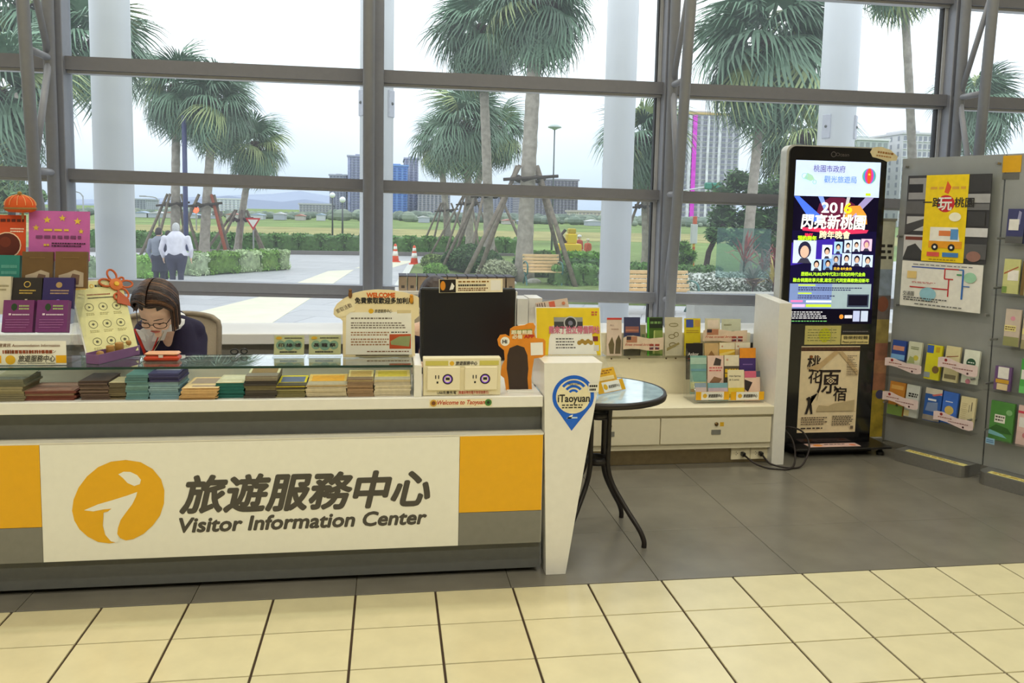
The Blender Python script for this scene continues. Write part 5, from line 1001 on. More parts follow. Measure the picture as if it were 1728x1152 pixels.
# ================================================================== grey display panels on the right
P0 = Vector((3.366, 4.09, .07)); DD = Vector((.43, -.903, 0)).normalized(); NN = Vector((-DD.y, DD.x, 0)) * -1
NN = Vector((DD.y, -DD.x, 0)).normalized()
if NN.x > 0: NN = -NN
PM = lambda s, z, d=0: Vector((P0.x, P0.y, 0))+DD*s+Vector((0, 0, z))+NN*d
def spx(x, y, off): p = onpl(x, y, P0+NN*off, NN); return (p-P0-NN*off).dot(DD), p.z
GP = mat((164, 167, 167), .4, metal=.35, var=.04, scale=12, name='grey_metal_panel')
dps = []
for s0_, s1_, lab in ((-.60, -.004, 'grey metal display panel with the yellow poster beside the kiosk'), (.004, 1.0, 'grey metal display panel at the right frame edge with yellow square')):
    dp = thing('display_stand', lab, 'display', PM((s0_+s1_)/2, 0), 0, 'display panels'); dps.append(dp)
    bm = MB(); c = Card(PM(s0_, .07), DD, (0, 0, 1), s1_-s0_, 1.76); c.slab(bm, .035); wpart(bm, 'panel', dp, GP)
    a0, a1 = (s0_+.155 if s0_ < 0 else s0_+.03), s1_-.03
    pl = [(a0, .05), (a0, -.14), (a1-.07, -.14)]+[(a1-.07+.07*math.sin(PI/2*i/6), -.07-.07*math.cos(PI/2*i/6)) for i in range(1, 7)]+[(a1, .05)]
    if s0_ > 0: pl = [(a0+.06-.06*math.sin(PI/2*i/6)-.0, -.08-.06*math.cos(PI/2*i/6)) for i in range(6, -1, -1)]+[(a1, -.14), (a1, .05), (a0, .05)]
    q = MB(); M_ = Matrix((DD, -NN, Vector((0, 0, 1)))).transposed().to_4x4(); M_.translation = Vector((P0.x, P0.y, .001))
    q.prism(pl, .068, M_); wpart(q, 'plinth', dp, STEEL)
    cc = Card(PM(a0+.05, .0695, .12), DD, -NN, .35 if s0_ < 0 else .5, .05); f = MB(); f.use(mat((226, 216, 140), .6)); cc.slab(f, .0008); cc.rows(f, mat((180, 150, 60), .6), .04, .2, .96, .85, 2, .6, 9, .0004, .08); wpart(f, 'floor_sticker', dp)
def plcard(xl, yt, xr, yb, off, lean=0.0):
    a, zb = spx(xl, yb, off); b_, _ = spx(xr, yb, off); _, zt = spx(xl, yt, off); return Card(PM(a, zb, off), DD, Vector((0, 0, 1))-NN*lean, abs(b_-a), zt-zb)
# acrylic board and stand-offs
s0_, zt = spx(1520, 268, .035); s1_, _ = spx(1690, 300, .035); _, zb = spx(1516, 528, .035)
A = MB(); ca = Card(PM(s0_, zb, .035), DD, (0, 0, 1), s1_-s0_, zt-zb); ca.slab(A, .005); ab = thing('acrylic_board', 'large clear acrylic board bolted to the first grey panel', 'board', PM((s0_+s1_)/2, zb, .03)); wpart(A, 'sheet', ab, ACRYL)
for u, v in ((.05, .95), (.95, .95), (.05, .05), (.95, .05), (.03, .5)): wpart(MB().tube([ca.P(u, v, -.034), ca.P(u, v, .006)], .008, 10), 'bolt', ab, STEEL)
# yellow tour poster with van, and route map
a, zt = spx(1533, 296.6, .037); b_, _ = spx(1675, 292, .037); _, zb = spx(1523, 437.6, .037); c = Card(PM(a, zb, .037), DD, (0, 0, 1), b_-a, zt-zb)
BWm = lambda g: (g, g, g+3)
pst = leaflet('yellow striped travel poster with van between grey photos', c, (60, 60, 64), [('r', BWm(150), .02, .72, .26, .97), ('r', BWm(40), .02, .80, .2, .9), ('r', BWm(96), .0, .55, .26, .7), ('r', BWm(190), .02, .35, .26, .52), ('p', BWm(70), [(0, .3), (.26, .42), (.26, .5), (0, .42)]), ('r', BWm(200), 0, .02, .25, .3), ('p', BWm(60), [(0, .02), (.05, .16), (.15, .2), (.25, .1), (.25, .02)]), ('r', (120, 60, 50), .02, .24, .24, .28),
    ('r', BWm(56), .74, .8, 1, 1), ('r', BWm(170), .74, .68, 1, .78), ('r', BWm(110), .74, .6, 1, .67), ('r', BWm(60), .76, .42, .96, .58), ('r', BWm(210), .74, .3, 1, .4), ('r', BWm(90), .74, .05, 1, .22), ('d', (150, 110, 100), .86, .08, .04, .03),
    ('r', (244, 212, 14), .24, .0, .75, 1), ('d', (206, 40, 50), .495, .67, .052, .05), ('p', (226, 90, 40), [(.47, .8), (.5, .93), (.55, .86), (.52, .78)]), ('w', (226, 170, 60), .3, .82, .46, .88, 1, {'word': .06}), ('w', (226, 170, 60), .56, .82, .72, .88, 1, {'word': .06}),
    ('p', (240, 238, 230), [(.33, .2), (.33, .40), (.66, .40), (.70, .2)]), ('r', (236, 160, 30), .32, .16, .72, .24), ('r', (90, 150, 210), .58, .26, .67, .38), ('r', (226, 130, 70), .44, .3, .58, .36), ('d', (30, 26, 26), .4, .17, .020), ('d', (30, 26, 26), .6, .17, .020), ('d', (240, 240, 240), .4, .17, .008), ('d', (240, 240, 240), .6, .17, .008),
    ('d', (250, 246, 220), .62, .52, .035, .026), ('r', (226, 90, 80), .31, .06, .46, .11), ('r', (70, 130, 200), .5, .06, .69, .11), ('w', (150, 120, 20), .34, .015, .66, .035, 1, {'word': .03})], .0015, name='poster', cat='poster')
text('一路', .06, INK, c.M(.22, .64, .006), pst, width=.11, bold=.001); text('玩', .085, PAPER, c.M(.41, .61, .007), pst, width=.078, bold=.0015); text('桃園', .06, INK, c.M(.60, .64, .006), pst, width=.11, bold=.001)
a, zt = spx(1523, 439, .038); b_, _ = spx(1660, 445, .038); _, zb = spx(1518, 514, .038); c = Card(PM(a, zb, .038), DD, (0, 0, 1), b_-a, zt-zb)
o = leaflet('white route map sheet below the yellow striped poster', c, (236, 234, 228), [('r', (60, 90, 180), .13, .86, .55, .885), ('r', (196, 40, 50), .55, .86, .72, .885), ('r', (60, 130, 190), .72, .86, .78, .885), ('r', (196, 40, 50), .545, .66, .56, .86), ('r', (196, 40, 50), .55, .645, .66, .67), ('r', (196, 40, 50), .6, .28, .615, .66), ('r', (196, 40, 50), .12, .42, .61, .445), ('r', (50, 110, 190), .765, .25, .785, .86), ('r', (50, 110, 190), .78, .52, .86, .54), ('r', (60, 150, 90), .7, .75, .76, .78), ('r', (230, 200, 130), .08, .62, .2, .78), ('d', (150, 200, 220), .36, .3, .05, .04), ('d', (160, 210, 180), .86, .72, .035, .03), ('w', (90, 90, 90), .05, .12, .6, .22, 2, {'word': .03}), ('w', (120, 120, 120), .2, .04, .8, .09, 1, {'word': .04}), ('w', (190, 80, 80), .15, .52, .45, .56, 2, {'word': .04}), ('w', (80, 80, 90), .15, .92, .9, .95, 1, {'word': .05, 'fill': .5})], .0015, name='route_map', cat='map')
text('交通圖', .03, INK, c.M(.04, .24, .006), o, width=.07)
# brochures in two pocket rows of the first panel
Zr = lambda x, y: (1480+x*.1389, 560+y*.1389); KG = 'brochures on the first grey panel'
def pb(label, xl, yt, xr, yb, rgb, spec=(), off=.062, th=.018, grp=KG):
    (a, b_), (c_, d_) = Zr(xl, yt), Zr(xr, yb); leaflet(label, plcard(a, b_, c_, d_, off, .12), rgb, spec, th, grp)
pb('navy photo brochure at the kiosk end of the upper panel row', 165, 88, 330, 330, (40, 70, 150), [('r', (200, 140, 120), .08, .5, .9, .72), ('r', (120, 170, 220), 0, .05, 1, .3)])
pb('white brochure with flower drawing in the upper panel row', 358, 108, 518, 380, (206, 208, 186), [('d', (196, 186, 70), .65, .3, .016), ('w', (120, 130, 90), .2, .65, .8, .8, 2), ('p', (160, 170, 110), [(.05, .05), (.2, .35), (.5, .3), (.6, .05)])])
pb('yellow brochure with blue corner in the upper panel row', 562, 142, 745, 560, (214, 206, 30), [('r', (50, 90, 180), .02, .76, .45, .98), ('r', (196, 160, 30), .6, .8, .85, .95), ('d', (120, 90, 50), .72, .3, .02, .022), ('r', (150, 160, 170), 0, .05, .4, .2)])
pb('cream brochure with brown branch in the upper panel row', 790, 160, 965, 590, (216, 206, 160), [('p', (150, 90, 60), [(.1, .7), (.9, .76), (.9, .74), (.1, .67)]), ('r', (120, 110, 80), .1, .08, .9, .2)])
pb('white brochure with dark green disc in the upper panel row', 1015, 205, 1205, 610, (222, 226, 212), [('d', (40, 80, 56), .5, .62, .026, .026), ('w', (220, 230, 220), .3, .6, .7, .66, 1, {'word': .1}), ('d', (206, 130, 150), .45, .06, .014)])
pb('orange brown brochure in the lower panel row', 115, 588, 300, 985, (196, 130, 50), [('r', (220, 170, 90), .1, .78, .9, .9), ('r', (120, 150, 70), 0, 0, 1, .3), ('d', (60, 70, 40), .6, .3, .008)])
pb('pale grey brochure with black ink strokes in the lower panel row', 318, 628, 478, 1015, (206, 210, 206), [('w', (40, 40, 40), .2, .62, .9, .76, 2, {'word': .14, 'fill': .7}), ('r', (220, 206, 150), .0, .02, .4, .2)])
pb('blue brochure with white building drawing in the lower panel row', 548, 665, 750, 1060, (40, 90, 170), [('r', (214, 206, 190), 0, .82, 1, 1), ('p', (206, 110, 110), [(.4, .8), (1, .9), (1, .84), (.5, .76)]), ('p', (120, 140, 180), [(.1, .3), (.2, .55), (.8, .6), (.85, .3)]), ('r', (220, 226, 236), .2, .62, .7, .68), ('r', (150, 140, 130), 0, .02, 1, .18)])
pb('bright blue brochure with gold circle in the lower panel row', 765, 712, 945, 1090, (60, 110, 206), [('d', (220, 190, 100), .5, .42, .026, .026), ('w', (230, 236, 246), .2, .66, .7, .72, 1)])
pb('cream brochure with vertical handwriting in the lower panel row', 980, 772, 1160, 1130, (222, 210, 168), [('r', (90, 80, 66), .75, .55, .8, .85), ('r', (120, 110, 90), .6, .5, .63, .75), ('w', (190, 170, 120), .1, .2, .5, .8, 9, {'fill': .2})])
def wavetag(label, x0, y0, x1, y1, off=.1):
    (a, b_), (c_, d_) = Zr(x0, y0), Zr(x1, y1); c = plcard(a, b_, c_, b_+(y1-y0)*.1389*.62, off); w, h = c.w, c.h
    o = MB().prism([(u*w, v*h) for u, v in [(0, .2), (0, .92), (.1, 1), (.25, 1), (.42, .84), (.6, .72), (.8, .74), (.95, .74), (1, .66), (1, .02), (.9, -.1), (.75, -.08), (.55, .06), (.35, .22), (.15, .28)]], .0015, c.M()).build('wavy_tag', mat((228, 206, 206), .6)); tag(o, label, 'tag', 'wavy pink tags on the first grey panel')
    m = MB(); c.disc(m, mat((150, 40, 40), .6), .2, .8, .0085, .0018); c.rows(m, mat((150, 80, 60), .6), .12, .5, .5, .6, 1, .7, 3, .0018, .04); c.rows(m, mat((140, 90, 90), .6), .38, .28, .92, .38, 1, .7, 4, .0018, .04); c.disc(m, mat((70, 30, 40), .6), .76, .08, .006, .0018); m.build('print', None, o)
wavetag('pink wavy tag under the navy and white brochures', 92, 298, 540, 510); wavetag('pink wavy tag under the dark green disc brochure', 735, 290, 1225, 560); wavetag('pink wavy tag over the orange brown brochure', 62, 705, 502, 935); wavetag('pink wavy tag below the bright blue brochure', 680, 945, 1172, 1175)
def pocket(label, x0, y0, x1, y1, off=.09):
    s0_, z1 = spx(x0, y0, off); s1_, _ = spx(x1, y0+((x1-x0)*.27), off); _, z0 = spx(x0, y1, off)
    c = Card(PM(s0_, z0, off), DD, (0, 0, 1), s1_-s0_, z1-z0); A = MB(); c.slab(A, .003); M_ = Matrix((DD, -NN, Vector((0, 0, 1)))).transposed().to_4x4(); M_.translation = PM(0, z0, 0); A.box(s0_, s1_, -off, -.001, -.004, -.001, M_)
    t = thing('acrylic_pocket', label, 'leaflet pocket', PM((s0_+s1_)/2, z0, off/2), group='clear leaflet pockets'); wpart(A, 'acrylic', t, ACRYL)
    for f in (.03, .97): wpart(MB().tube([c.P(f, .6, -off+.002), c.P(f, .6, .006)], .006, 8), 'bolt', t, STEEL)
pocket('clear pocket shelf of the upper brochure row on the first panel', 1493, 602, 1645, 632); pocket('clear pocket shelf of the lower brochure row on the first panel', 1489, 662, 1640, 700)
# second panel
K2 = 'brochures on the second grey panel'
def p2(label, xl, yt, xr, yb, rgb, spec=(), off=.05, th=.012): leaflet(label, plcard(xl, yt, xr, yb, off, .05), rgb, spec, min(th, .02), K2)
p2('navy night photo brochure with white label on the second panel', 1696, 352, 1725, 410, (60, 62, 110), [('p', (150, 150, 190), [(.55, .55), (.65, .95), (.8, .9), (.75, .55)]), ('r', (226, 224, 220), .12, .38, .7, .7), ('r', (90, 90, 90), 0, 0, 1, .2)])
p2('blue brochure cut off by the frame on the second panel', 1727, 356, 1752, 412, (70, 80, 130), [('r', (90, 200, 60), 0, .8, .3, 1)])
p2('pale green brochure with white label on the second panel', 1690, 436, 1717, 494, (206, 206, 140), [('r', (236, 232, 226), .28, .38, .95, .68), ('p', (180, 110, 70), [(.05, .6), (.9, .8), (.9, .76), (.05, .55)]), ('r', (130, 160, 80), 0, .02, .3, .2)])
p2('olive and white brochure cut off by the frame', 1721, 440, 1750, 498, (190, 186, 140), [('r', (120, 96, 50), 0, 0, .2, 1), ('r', (226, 222, 200), .3, .3, .9, .7)])
p2('pink comic brochure on the second panel', 1692, 520, 1718, 582, (206, 190, 176), [('d', (220, 150, 170), .5, .75, .012), ('r', (232, 220, 150), 0, .40, .75, .56), ('w', (110, 80, 50), .05, .42, .7, .54, 2, {'word': .1}), ('r', (150, 150, 100), 0, 0, 1, .25)])
p2('pink and green brochure cut off by the frame', 1722, 526, 1752, 588, (200, 186, 160), [('r', (232, 220, 150), 0, .40, .75, .56), ('r', (160, 150, 110), 0, 0, 1, .25)])
p2('purple brochure with white label on the second panel', 1676, 616, 1704, 656, (110, 80, 130), [('r', (232, 230, 226), .2, .5, .85, .98), ('r', (206, 160, 50), .1, .3, .9, .46), ('r', (230, 206, 160), .2, .02, .85, .28)], th=.03)
p2('bright green brochure with white label on the second panel', 1719, 604, 1748, 662, (80, 170, 80), [('r', (228, 226, 224), .05, .4, .8, .68), ('r', (110, 200, 110), 0, 0, 1, .2)])
p2('large green landscape book with label on the second panel', 1667, 674, 1707, 738, (80, 140, 66), [('r', (232, 230, 220), .2, .45, .65, .66), ('w', (70, 60, 50), .24, .48, .62, .64, 2, {'word': .07}), ('d', (130, 180, 120), .8, .75, .016), ('p', (130, 190, 200), [(.0, .12), (.0, .24), (.6, .16), (.8, .08)]), ('p', (50, 100, 40), [(0, .25), (.3, .4), (.8, .34), (1, .2), (.6, .2)])], th=.03)
p2('pink and white brochure cut off by the frame, beside the green book', 1713, 682, 1745, 748, (222, 190, 184), [('r', (206, 70, 90), 0, .8, 1, .86), ('r', (228, 226, 224), .1, .45, .7, .7), ('d', (206, 120, 130), .5, .25, .016)])
for k, (xa, ya, xb, yb) in enumerate(((1680, 395, 1760, 412), (1674, 478, 1760, 497), (1668, 566, 1760, 583), (1660, 640, 1760, 657), (1660, 715, 1760, 738))): pocket(['top', 'second', 'middle', 'fourth', 'lowest'][k]+' clear pocket shelf on the second grey panel', xa, ya, xb, yb, .085)
c = plcard(1691, 263, 1722, 291, .0036); o = leaflet('golden yellow square plate at the top of the second panel', c, (224, 170, 20), [], .003, name='yellow_plate', cat='plate'); c = plcard(1691, 292, 1719, 303, .0026); leaflet('grey plate under the golden yellow square', c, (104, 104, 100), [], .002, name='grey_plate', cat='plate')
c = plcard(1663, 737, 1678, 747, .09); leaflet('pale blue sticker below the large green book', c, (150, 190, 220), [('w', (90, 130, 170), .1, .2, .9, .8, 2)], .0008, name='sticker', cat='sticker')
# ================================================================== outdoors
OZ = -.5
def gnd(x, y): return atz(x, y, OZ)
pv = bpy.data.materials.new('plaza_paving'); pv.use_nodes = True; nt = pv.node_tree; bs = nt.nodes['Principled BSDF']; bs.inputs['Roughness'].default_value = .6
bk = nt.nodes.new('ShaderNodeTexBrick'); tcn = nt.nodes.new('ShaderNodeTexCoord'); mp = nt.nodes.new('ShaderNodeMapping'); mp.inputs['Rotation'].default_value = (0, 0, .35)
bk.inputs['Color1'].default_value = (.50, .50, .515, 1); bk.inputs['Color2'].default_value = (.45, .45, .465, 1); bk.inputs['Mortar'].default_value = (.25, .25, .28, 1)
bk.inputs['Scale'].default_value = .7; bk.inputs['Mortar Size'].default_value = .008; bk.inputs['Brick Width'].default_value = .9; bk.inputs['Row Height'].default_value = .6
nt.links.new(tcn.outputs['Object'], mp.inputs[0]); nt.links.new(mp.outputs[0], bk.inputs['Vector']); nt.links.new(bk.outputs['Color'], bs.inputs['Base Color'])
tag(MB().box(-40, 60, 5.43, 36.2, OZ-.3, OZ).build('ground_plaza', pv), kind='structure')
GRASS = mat((116, 136, 80), .9, var=.3, scale=.12, name='field_grass', spec=.1); DRYG = mat((150, 146, 96), .9, var=.25, scale=.2, name='dry_field', spec=.1); LAWN = mat((120, 138, 84), .9, var=.25, scale=2, name='garden_lawn', spec=.1)
tag(MB().box(-900, 1300, 36.2, 1500, OZ-.4, OZ-.06).build('ground_field', GRASS), kind='structure')
def flat(name, pts, z, th, m, label=None, cat=None, kind='structure'):
    p = [atz(x, y, z) for x, y in pts]; o = MB().prism([(q.x, q.y) for q in p], th, Matrix.Translation((0, 0, z-th))).build(name, m); tag(o, label, cat, None, kind); return o
flat('path_light_band', [(250, 547), (440, 500), (554, 457), (597, 455), (524, 503), (455, 547)], OZ+.006, .02, mat((226, 222, 196), .6, var=.06, scale=3, name='pale_paver'))
flat('path_light_band_far', [(600, 452), (640, 440), (700, 440), (660, 452)], OZ+.006, .02, mat((226, 222, 196), .6, var=.06, scale=3, name='pale_paver'))
flat('ground_garden_bed', [(668, 500), (698, 447), (760, 425), (1330, 425), (1480, 516), (1100, 512), (900, 508)], OZ+.05, .1, LAWN)
flat('kerb_garden', [(650, 505), (688, 446), (698, 446), (668, 505)], OZ+.09, .14, mat((214, 214, 206), .7, name='pale_kerb_stone'))
k0, k1 = at(-60, 430, 35.9), at(900, 430, 35.9); tag(MB().box(k0.x, k1.x, 35.6, 35.95, OZ-.1, OZ+.16).build('kerb_road', mat((120, 116, 112), .8, name='road_kerb')), kind='structure')
tag(MB().box(-300, 400, 60, 90, OZ-.08, OZ-.045).build('ground_dry_strip', DRYG), kind='structure')
# ---- round white columns outside the glass
COLM = mat((216, 219, 222), .38, var=.02, scale=2, name='white_column_paint')
def column(label, xl, xr, yref, Y, plates=()):
    a, b = at(xl, yref, Y), at(xr, yref, Y); r = (b.x-a.x)/2*.985; c = thing('round_column', label, 'column', ((a.x+b.x)/2, Y, OZ), group='round columns outside'); c['kind'] = 'structure'
    MB().lathe([(r, 0), (r, 9)], 40).build('shaft', COLM, c, True); MB().lathe([(r+.03, 0), (r+.03, .05), (r+.005, .06)], 40).build('base_ring', LTALU, c, True)
    for (px_, y0, y1) in plates:
        z0, z1 = at(px_, y1, Y-r*.6).z-OZ, at(px_, y0, Y-r*.6).z-OZ; x = at(px_, (y0+y1)/2, Y-r*.6).x-c.location.x; a_ = math.atan2(-r*.6, x)
        pm = MB().cbox(-.07, .07, -.018, .018, z0, z1, .008, Matrix.Translation((math.cos(a_)*(r+.0), math.sin(a_)*(r+.0), 0)) @ Matrix.Rotation(a_+PI/2, 4, 'Z')).build('cover_plate', mat((186, 188, 198), .45, name='plate_grey'), c)
        MB().ball((math.cos(a_)*(r+.02), math.sin(a_)*(r+.02), (z0+z1)/2), .022, 8, 6).build('bolt', DKGREY, pm)
column('white round column at the left, behind the seated clerk', 152, 220, 60, 10.1)
column('white round column half hidden behind the middle truss post', 607, 665, 100, 11.8, ((606, 150, 195), (664, 152, 198)))
column('white round column beside the tall palm trunk', 1024, 1076, 60, 12.5)
column('white round column rising above the kiosk', 1392, 1449, 60, 12.2, ((1390, 192, 233), (1440, 195, 235)))
# ---- fan palms
def frond_mesh(seed, dry=False):
    R = random.Random(seed); mb = MB(); Lp = .40
    mb.tube([(0, 0, 0), (.2, 0, .015), (Lp, 0, 0)], [.012, .009, .007], 4)
    n = 34
    for i in range(n):
        th = math.radians(-128+256*i/(n-1)+R.uniform(-2, 2)); l = .72*(.74+.26*math.cos(th*.8))*R.uniform(.9, 1.05); d = Vector((math.cos(th), math.sin(th), 0)); sd = Vector((-d.y, d.x, 0)); prev = None; w0 = .021
        cup = .10*abs(math.sin(th))
        for j in range(5):
            f = j/4; r = l*f; droop = -(.62 if not dry else .7)*f**2.4*l*(1.0+R.uniform(-.15, .3)) - cup*f*(.3); w = w0*(.35+1.0*f if f < .5 else 1.66*(1-f)+.02)
            p = Vector((Lp, 0, 0))+d*(r*(1-.22*f*f))+Vector((0, 0, droop)); q = (p-sd*w, p+sd*w)
            if prev: mb.add([prev[0], prev[1], q[1], q[0]], [(0, 1, 2, 3)])
            prev = q
    me = mb.build('frond', None); return me
PALMG = mat((112, 140, 116), .5, var=.25, scale=3, name='palm_green', rnd=.32, spec=.3); PALMY = mat((164, 178, 124), .55, var=.2, scale=3, name='palm_light_green', rnd=.25, spec=.3); PALMD = mat((104, 84, 66), .8, var=.3, scale=4, name='dry_frond', rnd=.3)
FM = []
for k in range(4): o = frond_mesh(k+1); o.data.materials.clear(); o.data.materials.append(PALMG if k < 3 else PALMY); FM.append(o.data); bpy.data.objects.remove(o)
o = frond_mesh(9, True); o.data.materials.clear(); o.data.materials.append(PALMD); FD = o.data; bpy.data.objects.remove(o)
BARK = mat((164, 156, 144), .85, var=.22, scale=7, name='palm_bark', bump=.3); FIBRE = mat((70, 54, 50), .9, var=.4, scale=14, name='palm_fibre')
def palm(label, bx, Y, cxp, cyp, Rm, tw, nf=40, seed=1, dryn=5, low=-74, trunk_top=None):
    R = random.Random(seed); c = at(cxp, cyp, Y); b = at(bx, 440, Y); base = Vector((b.x, Y, OZ)); t = thing('fan_palm', label, 'palm tree', base, group='fan palms outside'); top = c-base; rad = tw*Y/FPX/2
    n = 26; pts = []; rs = []
    for i in range(n+1):
        f = i/n; p = Vector((top.x*(f**1.3), top.y*f, top.z*f)); pts.append(p); k = 1+.5*math.exp(-f*14)-.22*f; rs.append(rad*k*(1+.035*(1 if i % 2 else -1)))
    MB().tube(pts, rs, 16).build('trunk', BARK, t, True)
    m = MB()
    for i in range(26):
        a = R.uniform(0, 2*PI); z = R.uniform(-.42*Rm, .1*Rm); m.tube([top+Vector((0, 0, z)), top+Vector((math.cos(a)*rad*2.2, math.sin(a)*rad*2.2, z-.05*Rm)), top+Vector((math.cos(a)*rad*2.6, math.sin(a)*rad*2.6, z-.17*Rm))], [rad*.5, rad*.35, rad*.08], 5)
    m.ball(top+Vector((0, 0, -.1*Rm)), (rad*1.9, rad*1.9, rad*2.6), 10, 8); m.build('crown_fibre', FIBRE, t)
    for i in range(nf):
        f = (i+.5)/nf; el = math.radians(82-(82-low)*f**.85+R.uniform(-6, 6)); az = i*2.39996+R.uniform(-.25, .25); s = Rm*R.uniform(.85, 1.08)
        o = bpy.data.objects.new('frond', FM[R.choice((0, 1, 2, 0, 1, 2, 3))]); COL.objects.link(o); o.parent = t; o.location = top+Vector((0, 0, .05*Rm-.3*Rm*f*.4))
        o.rotation_euler = (R.uniform(-.4, .4), -el, az); o.rotation_mode = 'XYZ'; o.scale = (s, s, s)
    for i in range(dryn):
        o = bpy.data.objects.new('dry_frond', FD); COL.objects.link(o); o.parent = t; o.location = top+Vector((0, 0, -.12*Rm)); s = Rm*R.uniform(.45, .65); o.rotation_euler = (R.uniform(-.5, .5), math.radians(R.uniform(68, 84)), i*2*PI/dryn); o.scale = (s, s, s)
    return t, base, top, rad
PA = palm('tallest fan palm with thick trunk left of the middle white column', 884, 22.5, 908, 6, 2.0, 28, 44, 11)
PB = palm('fan palm with slim trunk beside the thickest trunk', 826, 27, 812, 52, 2.1, 18, 44, 12)
PC = palm('fan palm with low round crown and dark fibre ball', 793, 35, 786, 212, 2.3, 14, 44, 13, 9)
PD = palm('small fan palm crowded behind the wooden props', 757, 38, 740, 236, 1.7, 12, 30, 14)
PD2 = palm('small fan palm behind the slim trunk', 772, 39, 842, 222, 1.9, 13, 30, 15)
PE = palm('fan palm right of the middle white column with a prop', 1092, 30, 1084, 236, 2.15, 17, 42, 16, 8)
PF = palm('large fan palm with wide crown before the white column over the kiosk', 1258, 20, 1296, 72, 2.5, 19, 48, 17, 6)
PG = palm('lower fan palm crown behind the kiosk', 1290, 27, 1350, 230, 2.2, 16, 36, 18, 6)
PH = palm('fan palm behind the right display panels', 1640, 20, 1648, 175, 1.45, 17, 36, 19, 4)
PJ = palm('first fan palm right of the left white column', 296, 29, 298, 150, 1.75, 15, 42, 20)
PK = palm('middle fan palm of the three left palms', 344, 28.5, 362, 176, 1.75, 16, 42, 21)
PL = palm('lowest fan palm of the three left palms', 400, 31, 428, 246, 1.55, 12, 34, 22)
PN = palm('fan palm hidden behind the left white column', 176, 22, 160, 70, 1.75, 14, 36, 23, 3)
PM_ = palm('fan palm at the left frame edge', -20, 16, -8, 160, 1.6, 20, 34, 24, 3)
PO = palm('tall fan palm above the left truss post', 22, 24, 36, 10, 1.9, 16, 36, 25, 3)
PQ = palm('fan palm with tips hanging at the upper right', 1545, 22, 1522, -62, 1.7, 17, 34, 26, 3)
# ---- wooden props around trunks
PROP = mat((122, 112, 98), .85, var=.3, scale=9, name='weathered_pole'); TIE = mat((70, 62, 56), .9)
def props(label, P, zt, feet, r=.045, red=None):
    t, base, top, rad0 = P; g = thing('tree_prop', label, 'tree prop', base, group='wooden props around the palms'); f = zt/top.z; ax = Vector((top.x*f**1.3, top.y*f, zt)); rr0 = rad0*1.3+r
    for k, (dx, dy) in enumerate(feet):
        e = ax+Vector((dx, dy, 0)).normalized()*rr0*.95+Vector((0, 0, .35)); MB().tube([(dx, dy, 0), tuple(e)], [r*1.1, r*.9], 8).build('pole', mat((150, 78, 54), .8) if red == k else PROP, g, True)
    MB().tube([ax+Vector((math.cos(2*PI*i/16)*rr0*1.25, math.sin(2*PI*i/16)*rr0*1.25, .06*math.sin(i*2.1))) for i in range(16)], r*.9, 6, True).build('lashing', TIE, g, True)
    MB().tube([ax+Vector((-rr0*2.1, -rr0*1.3, -.05)), ax+Vector((rr0*2.1, -rr0*1.3, .08))], r*.8, 6).build('crossbar', TIE, g, True)
props('wooden props leaning on the thickest palm trunk', PA, 2.9, ((-1.9, -1.4), (1.15, -1.6), (-1.4, -.4), (1.5, 1.4)), .062)
props('wooden props leaning on the slim palm trunk', PB, 2.5, ((-1.7, -1.0), (-.9, -1.7), (-1.3, .4), (1.4, -.8), (.3, 1.6)), .052)
props('wooden props around the palm with the dark fibre ball', PC, 2.3, ((-1.8, -.6), (-1.2, -1.0), (-.7, -1.4), (.3, -1.5), (1.2, -.6), (.2, 1.3)), .048)
props('wooden props around the small crowded palm', PD, 2.0, ((-1.4, -.5), (-.9, -.9), (-.3, -1.2), (1.0, -.4)), .045)
props('wooden props around the palm right of the middle column', PE, 2.3, ((-1.5, -.7), (-.2, -1.3), (1.3, -.2)), .055)
props('wooden props around the first left palm', PJ, 2.0, ((-1.1, -.5), (-.5, -1.0), (1.0, -.5), (.2, 1)), .05)
props('wooden props with a red board around the middle left palm', PK, 2.0, ((-1.0, -.8), (1.0, -.9), (.8, .6)), .055, 1)
props('wooden props around the lowest left palm', PL, 1.5, ((-1.2, -.7), (-.7, -.9), (.3, -1.1), (1.2, -.4), (.9, .6)), .05)
